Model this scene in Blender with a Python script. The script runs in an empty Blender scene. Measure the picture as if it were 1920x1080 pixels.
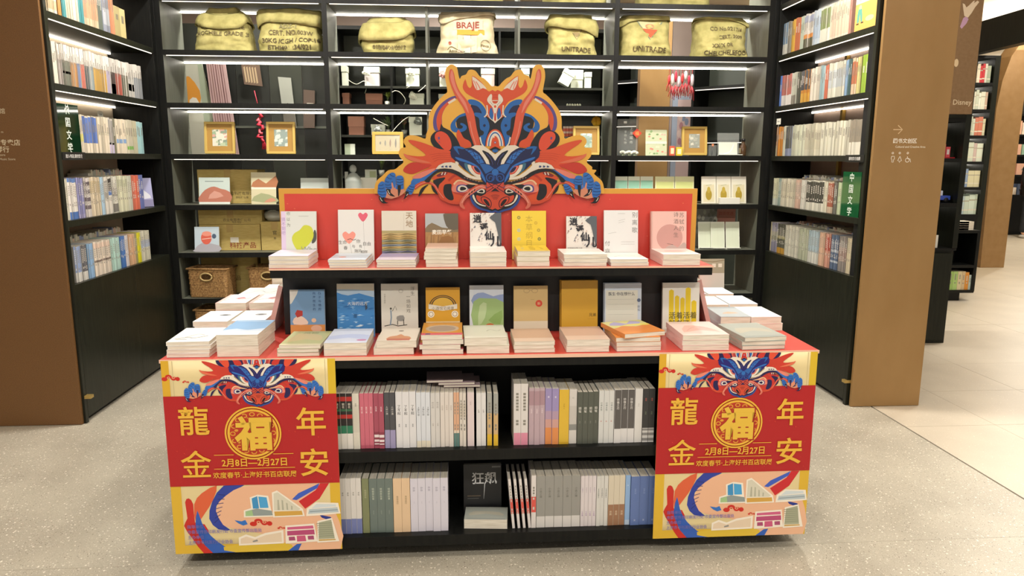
import bpy, bmesh, math, random
from mathutils import Vector, Matrix
from mathutils.geometry import tessellate_polygon
random.seed(7)
SC = bpy.context.scene
COL = SC.collection
PI = math.pi

# ------------------------------------------------------------------ camera, world, lights, exposure
F, YAW, PITCH, ROLL, CH = 1366.93, 0.0681, 0.1762, 0.0031, 1.5
cy, sy, cp, sp, cr, sr = math.cos(YAW), math.sin(YAW), math.cos(PITCH), math.sin(PITCH), math.cos(ROLL), math.sin(ROLL)
FW = Vector((sy * cp, cy * cp, -sp))
R0 = Vector((cy, -sy, 0)); U0 = R0.cross(FW)
RT = cr * R0 + sr * U0; UP = -sr * R0 + cr * U0
cd = bpy.data.cameras.new('camera'); cd.sensor_width = 36; cd.lens = F / 1920 * 36
cd.clip_start = .05; cd.clip_end = 100
cam = bpy.data.objects.new('camera', cd); COL.objects.link(cam)
M = Matrix((RT, UP, -FW)).transposed().to_4x4(); M.translation = (0, 0, CH)
cam.matrix_world = M
SC.camera = cam

w = bpy.data.worlds.new('world'); SC.world = w; w.use_nodes = True
w.node_tree.nodes['Background'].inputs[0].default_value = (1, .94, .86, 1)
w.node_tree.nodes['Background'].inputs[1].default_value = .46
SC.view_settings.view_transform = 'Standard'; SC.view_settings.look = 'None'
SC.view_settings.gamma = 1; SC.view_settings.exposure = -.1; SC.view_settings.use_curve_mapping = False
SC.cycles.use_denoising = True
SC.cycles.max_bounces = 6

def area(name, loc, size, power, color=(1, .95, .87), target=None, spread=PI):
    l = bpy.data.lights.new(name, 'AREA'); l.shape = 'DISK'; l.size = size; l.energy = power; l.color = color; l.spread = spread
    o = bpy.data.objects.new(name, l); COL.objects.link(o); o.location = loc
    if target:
        o.rotation_euler = (Vector(target) - Vector(loc)).to_track_quat('-Z', 'Y').to_euler()
    return o
# ceiling downlights: over the table, the walkway in front of it and the aisle on the right
for x, y, p in ((-2.4, -.5, 42), (-.9, -.5, 44), (.6, -.5, 44), (2.0, -.5, 42), (-2.2, 1.4, 26), (.1, 1.2, 14), (2.1, 1.4, 26), (-.9, 2.75, 7), (.3, 2.7, 8), (1.4, 2.8, 8),
                (-1.6, 4.3, 58), (-.4, 4.5, 36), (.7, 4.5, 36), (1.8, 4.3, 52), (3.3, 2.2, 18), (4.0, 4.0, 24), (5.3, 6.0, 44), (6.3, 7.0, 40), (8.8, 7.6, 46), (10.0, 11.8, 90),
                (-1.5, 6.25, 44), (-.3, 6.25, 52), (.7, 6.25, 52), (1.9, 6.25, 40), (0, 8, 36)):
    area('downlight', (x, y, 3.24), .16, p)

area('ceiling_fill', (7.5, 8.5, 2.95), 2.5, 80, target=(7.5, 8.5, 5)); area('ceiling_fill', (11, 13, 2.95), 2.5, 80, target=(11, 13, 5))  # unseen up-facing fill lamps, added to brighten the far ceiling
# ------------------------------------------------------------------ pixel helpers: a photo pixel on a plane of the world
def ray(px, py):
    return (RT * ((px - 960) / F) + UP * ((540 - py) / F) + FW)
def at(px, py, y):
    d = ray(px, py); t = y / d.y
    return Vector((d.x * t, y, CH + d.z * t))
def atz(px, py, z):
    d = ray(px, py); t = (z - CH) / d.z
    return Vector((d.x * t, d.y * t, z))
def yon(px, x, z):            # the y of the point on the line (x, *, z) that is seen at image column px
    lo, hi = 1.5, 14
    def sx(y):
        v = Vector((x, y, z - CH)); return 960 + F * v.dot(RT) / v.dot(FW)
    inc = sx(hi) > sx(lo)
    for _ in range(40):
        m = (lo + hi) / 2
        if (sx(m) < px) == inc: lo = m
        else: hi = m
    return lo

# ------------------------------------------------------------------ materials
def lin(c):
    c /= 255
    return c / 12.92 if c <= .04045 else ((c + .055) / 1.055) ** 2.4
def hx(c):
    if isinstance(c, str):
        c = c.lstrip('#'); c = tuple(int(c[i:i + 2], 16) for i in (0, 2, 4))
    return tuple(lin(v) for v in c) + (1,)
MATS = {}
def mat(c, rough=.5, metal=0, emit=0, spec=.5, coat=0, alpha=1, trans=0):
    key = (c, rough, metal, emit, spec, coat, alpha, trans)
    if key in MATS: return MATS[key]
    m = bpy.data.materials.new('paint_%s' % (c if isinstance(c, str) else '%02x%02x%02x' % tuple(c))); m.use_nodes = True
    b = m.node_tree.nodes['Principled BSDF']; I = b.inputs
    I['Base Color'].default_value = hx(c); I['Roughness'].default_value = rough; I['Metallic'].default_value = metal
    I['Specular IOR Level'].default_value = spec; I['Coat Weight'].default_value = coat; I['Coat Roughness'].default_value = .12
    I['Alpha'].default_value = alpha; I['Transmission Weight'].default_value = trans
    if emit:
        I['Emission Color'].default_value = hx(c); I['Emission Strength'].default_value = emit
    m.diffuse_color = hx(c)
    MATS[key] = m
    return m
def nodes(m):
    return m.node_tree.nodes, m.node_tree.links, m.node_tree.nodes['Principled BSDF']
def noise_mat(name, c0, c1, scale, rough=.5, metal=0, stretch=(1, 1, 1), bump=0, detail=4, lo=.35, hi=.65):
    m = bpy.data.materials.new(name); m.use_nodes = True
    N, L, b = nodes(m)
    tc = N.new('ShaderNodeTexCoord'); mp = N.new('ShaderNodeMapping'); mp.inputs['Scale'].default_value = stretch
    nz = N.new('ShaderNodeTexNoise'); nz.inputs['Scale'].default_value = scale; nz.inputs['Detail'].default_value = detail
    rp = N.new('ShaderNodeValToRGB'); rp.color_ramp.elements[0].position = lo; rp.color_ramp.elements[1].position = hi
    rp.color_ramp.elements[0].color = hx(c0); rp.color_ramp.elements[1].color = hx(c1)
    L.new(tc.outputs['Object'], mp.inputs[0]); L.new(mp.outputs[0], nz.inputs['Vector']); L.new(nz.outputs[0], rp.inputs[0]); L.new(rp.outputs[0], b.inputs['Base Color'])
    b.inputs['Roughness'].default_value = rough; b.inputs['Metallic'].default_value = metal
    if bump:
        bp = N.new('ShaderNodeBump'); bp.inputs['Strength'].default_value = bump; bp.inputs['Distance'].default_value = .004
        L.new(nz.outputs[0], bp.inputs['Height']); L.new(bp.outputs[0], b.inputs['Normal'])
    return m
BLACK = noise_mat('black_oak', '090a0a', '121310', 9, .45, stretch=(9, 9, .8), bump=.15)
BLACK2 = noise_mat('dark_olive_panel', '181a13', '21231a', 7, .36, stretch=(8, 8, .7), bump=.12)
for m_ in (BLACK, BLACK2): m_.node_tree.nodes['Principled BSDF'].inputs['Specular IOR Level'].default_value = .28
BRONZE = noise_mat('brushed_bronze', '9c7a4c', 'a28052', 6, .36, .25, stretch=(1, 1, .4))
BRONZED = noise_mat('dark_bronze', '72502e', '7f5b36', 220, .42, .3, stretch=(1, 1, 1), bump=.05)
CARD = noise_mat('kraft_cardboard', 'b49e5a', 'c0ab68', 20, .8, stretch=(1, 1, 6), bump=.05)
WICKER = noise_mat('wicker', '7d5a34', 'b08a56', 90, .7, bump=.3)
PAGE = noise_mat('paper_edges', 'cfc6b4', 'e6dfd0', 300, .85, stretch=(.05, 1, .05))
RED = noise_mat('red_card', 'ca3c30', 'd04236', 5, .42)
INN = noise_mat('led_lit_board', '5a5d52', '64675b', 8, .5, stretch=(6, 6, .6))  # black boards' insides, lightened: the LED glow is put into the colour
LED = mat('fff8ea', emit=15)
LED2 = mat('fff6e4', emit=6)
LEDS = mat('fff6e6', emit=1.6)
ALU = mat('b9b7ae', .35, .8)
GLASS = mat('f4fbf6', .05, alpha=.10, spec=.5)
rb = RED.node_tree.nodes['Principled BSDF'].inputs; rb['Coat Weight'].default_value = .5; rb['Coat Roughness'].default_value = .25
def burlap_mat(c0, c1):
    m = noise_mat('burlap', c0, c1, 14, .95)
    N, L, b = nodes(m)
    tc = N.new('ShaderNodeTexCoord'); h = None
    for d in ('X', 'Z'):
        wv = N.new('ShaderNodeTexWave'); wv.bands_direction = d; wv.inputs['Scale'].default_value = 75; wv.inputs['Distortion'].default_value = 1.2; wv.inputs['Detail'].default_value = 2
        L.new(tc.outputs['Object'], wv.inputs['Vector'])
        if h is None: h = wv.outputs['Fac']
        else:
            mx = N.new('ShaderNodeMath'); mx.operation = 'MULTIPLY'; L.new(h, mx.inputs[0]); L.new(wv.outputs['Fac'], mx.inputs[1]); h = mx.outputs[0]
    bp = N.new('ShaderNodeBump'); bp.inputs['Strength'].default_value = .5; bp.inputs['Distance'].default_value = .003
    L.new(h, bp.inputs['Height']); L.new(bp.outputs[0], b.inputs['Normal'])
    return m
BURLAP = burlap_mat('a0985c', 'bfb676')
BURLAP2 = burlap_mat('ccbf98', 'e0d6b4')
def terrazzo(name, base, base2, light, dark, k):
    m = noise_mat(name, base, base2, 3, .38)
    N, L, b = nodes(m)
    src = b.inputs['Base Color'].links[0].from_socket
    tc = N.new('ShaderNodeTexCoord')
    for sc, col, thr, seed in ((70, light, .20 * k, 0), (95, dark, .17 * k, 3.3), (190, light, .20 * k, 8), (230, dark, .2 * k, 5)):
        mp = N.new('ShaderNodeMapping'); mp.inputs['Location'].default_value = (seed, seed * .7, 0)
        v = N.new('ShaderNodeTexVoronoi'); v.inputs['Scale'].default_value = sc
        L.new(tc.outputs['Object'], mp.inputs[0]); L.new(mp.outputs[0], v.inputs['Vector'])
        lt = N.new('ShaderNodeMath'); lt.operation = 'LESS_THAN'; lt.inputs[1].default_value = thr * 1.35
        sep = N.new('ShaderNodeSeparateColor'); L.new(v.outputs['Color'], sep.inputs[0])
        ml = N.new('ShaderNodeMath'); ml.operation = 'MULTIPLY_ADD'; ml.inputs[1].default_value = .35; ml.inputs[2].default_value = 0
        L.new(sep.outputs[0], ml.inputs[0])
        ad = N.new('ShaderNodeMath'); ad.operation = 'ADD'; L.new(v.outputs['Distance'], ad.inputs[0]); L.new(ml.outputs[0], ad.inputs[1])
        L.new(ad.outputs[0], lt.inputs[0])
        mx = N.new('ShaderNodeMix'); mx.data_type = 'RGBA'; mx.inputs[7].default_value = hx(col)
        L.new(lt.outputs[0], mx.inputs[0]); L.new(src, mx.inputs[6]); src = mx.outputs[2]
    L.new(src, b.inputs['Base Color'])
    return m
TERR = terrazzo('grey_terrazzo', 'a39c8d', 'b0a999', 'dcd6c7', '6a6357', 1.1)
TILE = terrazzo('pale_terrazzo_tile', 'b9ae9c', 'c1b6a3', 'ddd3c0', 'a4998a', .8)

# ------------------------------------------------------------------ objects
def tag(o, label=None, cat=None, group=None, kind=None):
    for k, v in (('label', label), ('category', cat), ('group', group), ('kind', kind)):
        if v: o[k] = v
    return o
def link(name, me, parent=None, loc=None, rot=None):
    o = bpy.data.objects.new(name, me); COL.objects.link(o)
    if parent: o.parent = parent
    if loc is not None: o.location = loc
    if rot is not None: o.rotation_euler = rot
    return o
def empty(name, loc=(0, 0, 0), rz=0):
    o = bpy.data.objects.new(name, None); COL.objects.link(o); o.location = loc; o.rotation_euler = (0, 0, rz); o.empty_display_size = .1
    return o
class MB:                     # collects faces with materials into ONE mesh
    def __init__(s): s.v = []; s.f = []; s.m = []; s.mats = []; s.smooth = []
    def mi(s, m):
        if m not in s.mats: s.mats.append(m)
        return s.mats.index(m)
    def face(s, pts, m, smooth=False):
        n = len(s.v); s.v += [tuple(p) for p in pts]; s.f.append(tuple(range(n, n + len(pts)))); s.m.append(s.mi(m)); s.smooth.append(smooth)
    def mesh(s, verts, faces, m, smooth=False):
        n = len(s.v); s.v += [tuple(p) for p in verts]; k = s.mi(m)
        for f in faces: s.f.append(tuple(i + n for i in f)); s.m.append(k); s.smooth.append(smooth)
    def box(s, a, b, m, T=None):
        x0, y0, z0 = a; x1, y1, z1 = b
        P = [(x0, y0, z0), (x1, y0, z0), (x1, y1, z0), (x0, y1, z0), (x0, y0, z1), (x1, y0, z1), (x1, y1, z1), (x0, y1, z1)]
        if T: P = [T @ Vector(p) for p in P]
        s.mesh(P, [(0, 3, 2, 1), (4, 5, 6, 7), (0, 1, 5, 4), (1, 2, 6, 5), (2, 3, 7, 6), (3, 0, 4, 7)], m)
        return s
    def prism(s, pts, y0, y1, m):      # polygon in x,z extruded along y
        tri = tessellate_polygon([[Vector((p[0], p[1], 0)) for p in pts]])
        n = len(pts)
        s.mesh([(p[0], y0, p[1]) for p in pts], tri, m); s.mesh([(p[0], y1, p[1]) for p in pts], [t[::-1] for t in tri], m)
        for i in range(n):
            a, b = pts[i], pts[(i + 1) % n]
            s.face([(a[0], y0, a[1]), (b[0], y0, b[1]), (b[0], y1, b[1]), (a[0], y1, a[1])], m)
        return s
    def tube(s, pts, r, m, n=8, cap=True):
        pts = [Vector(p) for p in pts]; rr = r if isinstance(r, (list, tuple)) else [r] * len(pts); rings = []
        for i, p in enumerate(pts):
            d = (pts[min(i + 1, len(pts) - 1)] - pts[max(i - 1, 0)]).normalized()
            a = d.orthogonal().normalized() if i == 0 else (a - d * a.dot(d)).normalized()
            b = d.cross(a); rings.append([p + (a * math.cos(2 * PI * k / n) + b * math.sin(2 * PI * k / n)) * rr[i] for k in range(n)])
        V = [q for rg in rings for q in rg]; Fc = []
        for i in range(len(pts) - 1):
            for k in range(n): Fc.append((i * n + k, i * n + (k + 1) % n, (i + 1) * n + (k + 1) % n, (i + 1) * n + k))
        if cap: Fc += [tuple(range(n))[::-1], tuple(range((len(pts) - 1) * n, len(pts) * n))]
        s.mesh(V, Fc, m, True); return s
    def lathe(s, prof, m, n=24, c=(0, 0, 0)):
        V = []; Fc = []
        for r, z in prof: V += [(c[0] + r * math.cos(2 * PI * k / n), c[1] + r * math.sin(2 * PI * k / n), c[2] + z) for k in range(n)]
        for i in range(len(prof) - 1):
            for k in range(n): Fc.append((i * n + k, i * n + (k + 1) % n, (i + 1) * n + (k + 1) % n, (i + 1) * n + k))
        s.mesh(V, Fc, m, True); return s
    def ell(s, c, r, m, n=12, k=8):
        return s.lathe([(max(1e-4, math.sin(PI * i / k)) * 1, -math.cos(PI * i / k)) for i in range(k + 1)], m, n) if False else s._ell(c, r, m, n, k)
    def _ell(s, c, r, m, n, k):
        V = []; Fc = []
        for i in range(k + 1):
            a = PI * i / k
            V += [(c[0] + r[0] * math.sin(a) * math.cos(2 * PI * j / n), c[1] + r[1] * math.sin(a) * math.sin(2 * PI * j / n), c[2] - r[2] * math.cos(a)) for j in range(n)]
        for i in range(k):
            for j in range(n): Fc.append((i * n + j, i * n + (j + 1) % n, (i + 1) * n + (j + 1) % n, (i + 1) * n + j))
        s.mesh(V, Fc, m, True); return s
    def me(s, name):
        me = bpy.data.meshes.new(name); me.from_pydata(s.v, [], s.f)
        for m in s.mats: me.materials.append(m)
        me.polygons.foreach_set('material_index', s.m); me.polygons.foreach_set('use_smooth', s.smooth); me.update()
        return me
    def build(s, name, parent=None, bevel=0, loc=None, rot=None, weld=False):
        me = s.me(name)
        if weld or bevel:
            bm = bmesh.new(); bm.from_mesh(me); bmesh.ops.remove_doubles(bm, verts=bm.verts, dist=1e-5); bm.normal_update(); bm.to_mesh(me); bm.free()
        o = link(name, me, parent, loc, rot)
        if bevel:
            b = o.modifiers.new('bevel', 'BEVEL'); b.width = bevel; b.segments = 2; b.limit_method = 'ANGLE'
        return o
def box(name, a, b, m, parent=None, bevel=0):
    return MB().box(a, b, m).build(name, parent, bevel)

# ------------------------------------------------------------------ flat print: coloured polygons and lettering laid on a face
TXT = {}
fcu = bpy.data.curves.new('lettering', 'FONT'); fcu.size = 1; fcu.resolution_u = 2
fob = bpy.data.objects.new('lettering', fcu); COL.objects.link(fob)
def glyphs(s, bold=0):
    k = (s, bold)
    if k not in TXT:
        fcu.body = s; fcu.offset = bold
        dg = bpy.context.evaluated_depsgraph_get(); dg.update()
        me = bpy.data.meshes.new_from_object(fob.evaluated_get(dg))
        V = [(v.co.x, v.co.y) for v in me.vertices]; Fc = [tuple(p.vertices) for p in me.polygons]
        bpy.data.meshes.remove(me)
        TXT[k] = (V, Fc)
    return TXT[k]
def cr(pts, n=4, closed=True):     # Catmull-Rom through the points
    out = []; N = len(pts)
    for i in range(N if closed else N - 1):
        g = (lambda j: pts[j % N]) if closed else (lambda j: pts[max(0, min(N - 1, j))])
        p0, p1, p2, p3 = g(i - 1), g(i), g(i + 1), g(i + 2)
        for k in range(n):
            t = k / n
            out.append(tuple(.5 * (2 * b + (c - a) * t + (2 * a - 5 * b + 4 * c - d) * t * t + (3 * b - a - 3 * c + d) * t ** 3) for a, b, c, d in zip(p0, p1, p2, p3)))
    if not closed: out.append(tuple(pts[-1]))
    return out
class Pr:
    def __init__(s): s.L = []
    def poly(s, pts, c, smooth=0):
        s.L.append(('p', cr(pts, smooth) if smooth else list(pts), c)); return s
    def rect(s, x0, y0, x1, y1, c): return s.poly([(x0, y0), (x1, y0), (x1, y1), (x0, y1)], c)
    def ell(s, x, y, rx, ry, c, n=24, a0=0, a1=2 * PI):
        return s.poly([(x + rx * math.cos(a0 + (a1 - a0) * i / n), y + ry * math.sin(a0 + (a1 - a0) * i / n)) for i in range(n + (0 if a1 - a0 > 6.28 else 1))], c)
    def ring(s, x, y, rx, ry, wd, c, n=28):
        V = []; Fc = []
        for i in range(n):
            a = 2 * PI * i / n; V += [(x + rx * math.cos(a), y + ry * math.sin(a)), (x + (rx - wd) * math.cos(a), y + (ry - wd) * math.sin(a))]
            j = (i + 1) % n; Fc.append((2 * i, 2 * j, 2 * j + 1, 2 * i + 1))
        s.L.append(('m', (V, Fc), c)); return s
    def line(s, pts, wd, c, smooth=0, taper=False):
        if smooth: pts = cr(pts, smooth, False)
        V = []; n = len(pts)
        for i, p in enumerate(pts):
            a = pts[max(0, i - 1)]; b = pts[min(n - 1, i + 1)]; dx, dy = b[0] - a[0], b[1] - a[1]; l = math.hypot(dx, dy) or 1
            h = wd / 2 * ((1 - i / (n - 1) * .85) if taper else 1); V += [(p[0] - dy / l * h, p[1] + dx / l * h), (p[0] + dy / l * h, p[1] - dx / l * h)]
        s.L.append(('m', (V, [(2 * i, 2 * i + 1, 2 * i + 3, 2 * i + 2) for i in range(n - 1)]), c)); return s
    def text(s, t, x, y, h, c, bold=0, vert=False, anchor='c', pitch=1.08, sx=1, flip=1, rot=0):
        # h: em height; (x, y) the centre (or left end) of the line; flip=-1 when y runs downwards
        if vert:
            for i, ch in enumerate(t):
                if ch != ' ': s.text(ch, x, y - flip * (i - (len(t) - 1) / 2) * h * pitch, h, c, bold, sx=sx, flip=flip)
            return s
        V, Fc = glyphs(t, bold)
        if not V: return s
        x0 = min(v[0] for v in V); x1 = max(v[0] for v in V); off = (x0 + x1) / 2 if anchor == 'c' else x0
        cs, sn = math.cos(rot), math.sin(rot); out = []
        for a, b in V:
            a, b = (a - off) * h * sx, (b - .38) * h * flip
            out.append((x + a * cs - b * sn, y + a * sn + b * cs))
        s.L.append(('m', (out, Fc), c)); return s
    def mapped(s, fn):
        q = Pr()
        for k, d, c in s.L: q.L.append((k, [fn(p) for p in d] if k == 'p' else ([fn(p) for p in d[0]], d[1]), c))
        return q
    def clip(s, ymin=None, ymax=None, xmin=None, xmax=None):
        q = Pr()
        def cut(P, ax, lim, sg):
            out = []
            for i in range(len(P)):
                a, b = P[i - 1], P[i]; ia, ib = (a[ax] - lim) * sg >= 0, (b[ax] - lim) * sg >= 0
                if ia != ib:
                    t = (lim - a[ax]) / (b[ax] - a[ax]); out.append((a[0] + (b[0] - a[0]) * t, a[1] + (b[1] - a[1]) * t))
                if ib: out.append(b)
            return out
        for k, d, c in s.L:
            if k == 'p':
                tri = tessellate_polygon([[Vector((p[0], p[1], 0)) for p in d]]); polys = [[d[i] for i in f] for f in tri]
            else: polys = [[d[0][i] for i in f] for f in d[1]]
            V = []; Fc = []
            for P in polys:
                for ax, lim, sg in ((1, ymin, 1), (1, ymax, -1), (0, xmin, 1), (0, xmax, -1)):
                    if lim is not None and P: P = cut(P, ax, lim, sg)
                if len(P) > 2:
                    Fc.append(tuple(range(len(V), len(V) + len(P)))); V += P
            if Fc: q.L.append(('m', (V, Fc), c))
        return q
    def into(s, mb, fn, eps=6e-5, e0=1e-4, mk=None):
        mk = mk or (lambda c: mat(c, .42))
        for i, (k, d, c) in enumerate(s.L):
            h = e0 + eps * i
            if k == 'p':
                if len(d) < 3: continue
                mb.mesh([fn(p, h) for p in d], tessellate_polygon([[Vector((p[0], p[1], 0)) for p in d]]) if len(d) > 3 else [(0, 1, 2)], mk(c))
            else: mb.mesh([fn(p, h) for p in d[0]], d[1], mk(c))
        return mb
    def build(s, name, parent, fn, **kw):
        return s.into(MB(), fn, **kw).build(name, parent)
def plane(o, ux, uy, n):
    o, ux, uy, n = Vector(o), Vector(ux), Vector(uy), Vector(n)
    return lambda p, h: o + ux * p[0] + uy * p[1] + n * h

# ------------------------------------------------------------------ the setting
Z = [2.985, 2.6174, 2.2516, 1.8858, 1.5221, 1.1538, .7982, .4513, .10]     # tops of the shelf boards
ST = .036
YB, YB2 = 5.54, 5.96
def structure(o, label): return tag(o, label, kind='structure')
base = structure(box('floor', (-7, -2, -.08), (18, 18, -.012), mat('6f685c', .8)), 'floor of the shop under terrazzo slabs and pale tiles')
slab = box('terrazzo_slab', (-7, 2.5802, -.012), (2.50, 9, 0), TERR, base)
box('terrazzo_slab', (-7, -2, -.012), (2.50, 2.579, 0), TERR, base)
b = MB().box((2.497, -2, -.0119), (2.507, 18, -.003), mat('4a443b', .7)); b.build('expansion_joint', base)
ys = [-1.2, .1, 1.3, 2.55, 3.79, 4.40, 5.02, 6.26, 7.5, 8.75, 10, 11.3, 12.6, 14]
xs = [2.51, 3.045, 3.655, 4.9, 6.15, 7.4, 8.65, 9.9, 11.15, 12.4]
for i in range(len(ys) - 1):
    for j in range(len(xs) - 1):
        box('floor_tile', (xs[j] + .0012, ys[i] + .0012, -.012), (xs[j + 1] - .0012, ys[i + 1] - .0012, random.uniform(-.0004, 0)), TILE, base)
structure(box('ceiling', (-7, -2, 3.3), (18, 18, 3.4), mat('fdf0d6', .8)), 'cream plaster ceiling of the shop')
structure(box('wall_back', (-7, 8.9, 0), (3.4, 9.0, 3.3), mat('b8a69c', .6)), 'mauve grey wall behind the shelving')
structure(box('wall_far', (3.4, 15.2, 0), (18, 15.3, 3.3), mat('8e8373', .8)), 'pale wall at the far end of the shop')
structure(box('wall_left', (-7.1, -2, 0), (-7, 18, 3.3), mat('a89a84', .8)), 'cream wall on the left')

def pillar(name, x0, x1, y, m, me, label):
    r = structure(empty(name, ((x0 + x1) / 2, y, 0)), label)
    c = Vector(((x0 + x1) / 2, y, 0))
    p = box('cladding_sheet', (x0 - c.x, 0, .002), (x1 - c.x, .022, 3.298), m, r, .0015)
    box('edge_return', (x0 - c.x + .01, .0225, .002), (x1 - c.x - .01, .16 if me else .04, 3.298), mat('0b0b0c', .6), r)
    return r
pl = pillar('pillar', -3.2, -2.166, 4.10, BRONZED, 0, 'dark brown bronze pillar beside the left bookcase, with white shop names')
prr = pillar('pillar', 2.371, 2.806, 4.135, BRONZE, 1, 'golden brown bronze pillar beside the right bookcase, with white direction signs')
for r, dx in ((pl, .525), (prr, -.235)):
    box('brass_bracket', (dx - .02, .024, .145), (dx + .04, .06, .162), mat('b79b5a', .35, .6), r)
def at_l(r, px, py): v = at(px, py, r.location.y); return v - r.location
P = Pr(); wcol = 'eee6d6'
q = at_l(prr, 1673, 242)
def L_(px, py, r=prr): v = at_l(r, px, py); return (v.x, v.z)
P.line([L_(1675, 243), L_(1692, 243)], .005, 'd0b48c'); P.line([L_(1684, 235), L_(1692, 243), L_(1684, 251)], .005, 'd0b48c')
x, zz = L_(1697, 264); P.text('图书文创区', x, zz, .029, wcol, .015)
x, zz = L_(1707, 275); P.text('Cultural and Creative Area', x, zz, .0165, 'e6dac2', .012)
for px, kind in ((1674, 0), (1687, 1), (1702, 2)):
    x, zz = L_(px, 287); P.ring(x, zz, .0065, .0065, .003, wcol, 14)
    x, z2 = L_(px, 297)
    if kind == 0: P.line([(x - .008, z2 + .012), (x + .008, z2 + .012), (x + .010, z2 - .004), (x + .005, z2 - .006), (x + .004, z2 - .022), (x - .004, z2 - .022), (x - .005, z2 - .006), (x - .010, z2 - .004), (x - .008, z2 + .012)], .003, wcol)
    if kind == 1: P.line([(x, z2 + .013), (x + .012, z2 - .014), (x + .004, z2 - .014), (x, z2 - .024), (x - .004, z2 - .014), (x - .012, z2 - .014), (x, z2 + .013)], .003, wcol)
    if kind == 2: P.ring(x - .002, z2 - .01, .013, .013, .003, wcol, 18); P.line([(x - .004, z2 + .012), (x, z2 - .003), (x + .014, z2 - .003), (x + .019, z2 - .022)], .003, wcol)
P.build('lettering', prr, plane((0, 0, 0), (1, 0, 0), (0, 0, 1), (0, -1, 0)))
P = Pr()
for t, px, py, h, c in (('馆', 4, 208, .03, 'c4b294'), ('m', 4, 247, .016, 'c4b294'), ('琴专卖店', 13, 267, .034, 'd8c8a8'), ('琴行', 5, 280, .034, 'd8c8a8'), ('Store', 3, 290, .017, 'c4b294'), ('Music Store', 14, 298, .017, 'c4b294')):
    x, zz = L_(px, py, pl); P.text(t, x, zz, h, c, .01)
P.build('lettering', pl, plane((0, 0, 0), (1, 0, 0), (0, 0, 1), (0, -1, 0)))

# ------------------------------------------------------------------ bookcases
bc = tag(empty('bookcase', (0, YB, 0)), 'wide black open-back bookcase facing the camera, coffee sacks on its upper shelf', 'bookcase')
def bx(name, a, b, m=BLACK, parent=None, bev=.001): return box(name, a, b, m, parent, bev)
posts = [(-2.15, -2.11), (-.989, -.953), (1.127, 1.163), (2.29, 2.33)]
for x0, x1 in posts:
    MB().box((x0, 0, 0), (x1, .003, 3.1), BLACK).box((x0, .003, 0), (x1, .42, 3.1), INN).build('upright', bc)
for x0, x1 in ((-2.6, -2.151), (2.331, 2.8)): bx('corner_filler', (x0, .0, 0), (x1, .02, 3.1), BLACK, bc)
bays = [(-2.11, -.989), (-.953, 1.127), (1.163, 2.29)]
for a, b_ in bays:
    for i, z in enumerate(Z):
        sb_ = MB().box((a + .0005, 0, z - ST), (b_ - .0005, .003, z), BLACK).box((a + .0005, .003, z - ST), (b_ - .0005, .42, z), INN).build('shelf_board', bc)
        if i < 4:
            box('light_strip', (a + .004, .385, z - ST - .011), (b_ - .004, .40, z - ST - .0005), LED, sb_)
        if i < 5:
            box('light_strip', (a + .02, .003, z - ST - .005), (b_ - .02, .009, z - ST - .0005), LEDS, sb_)
    bx('plinth', (a, .04, 0), (b_, .06, .063), BLACK, bc)
for x0 in (-.258, .419):
    for i in range(4):
        bx('divider', (x0, .05, Z[i + 1] + .0005), (x0 + .016, .384, Z[i] - ST - .0005), INN, bc)

def side_case(name, sx, xf, ya, yb, label, backm):
    r = tag(empty(name, (xf, (ya + yb) / 2, 0)), label, 'bookcase')
    h = (yb - ya) / 2; D = .31
    X = lambda d: sx * d       # d: depth behind the front plane
    def bb(nm, d0, d1, y0, y1, z0, z1, m=BLACK2, bev=.001, par=None):
        a, b = sorted((X(d0), X(d1))); return bx(nm, (a, y0, z0), (b, y1, z1), m, par or r, bev)
    bb('end_panel', 0, D + .02, -h - .03, -h, 0, 3.1); bb('end_panel', 0, D + .02, h, h + .03, 0, 3.1, BLACK)
    for i, z in enumerate(Z[:6]):
        sh = bb('shelf_board', 0, D, -h + .0005, h - .0005, z - ST, z)
        if i < 4: bb('light_strip', .285, .3, -h + .01, h - .01, z - ST - .011, z - ST - .0005, LED2, 0, sh)
        if i < 4: bb('light_strip', .003, .008, -h + .02, h - .02, z - ST - .005, z - ST - .0005, LEDS, 0, sh)
    bb('shelf_board', 0.021, D, -h + .0005, h - .0005, Z[6] - ST, Z[6] - .001)
    bb('back_panel', D + .001, D + .02, -h, h, 0, 3.1, backm)
    bb('base_door', 0, .02, -h + .001, h * .12 - .001, .03, Z[6]); bb('base_door', 0, .02, h * .12 + .001, h - .001, .03, Z[6])
    bb('plinth', .03, .05, -h, h, 0, .029, BLACK)
    return r
lc = side_case('bookcase', -1, -2.153, 4.15, 5.48, 'tall black bookcase at the left side beside the dark brown pillar', mat('b9a993', .7))
rc = side_case('bookcase', 1, 2.353, 4.198, 5.498, 'tall black bookcase at the right side beside the golden brown pillar', noise_mat('mauve_panel', '8a7468', '9a8578', 4, .6))
box('brass_strip', (.285, .18, 1.17), (.308, .21, 2.2), mat('a8873f', .4, .5), rc)

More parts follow.
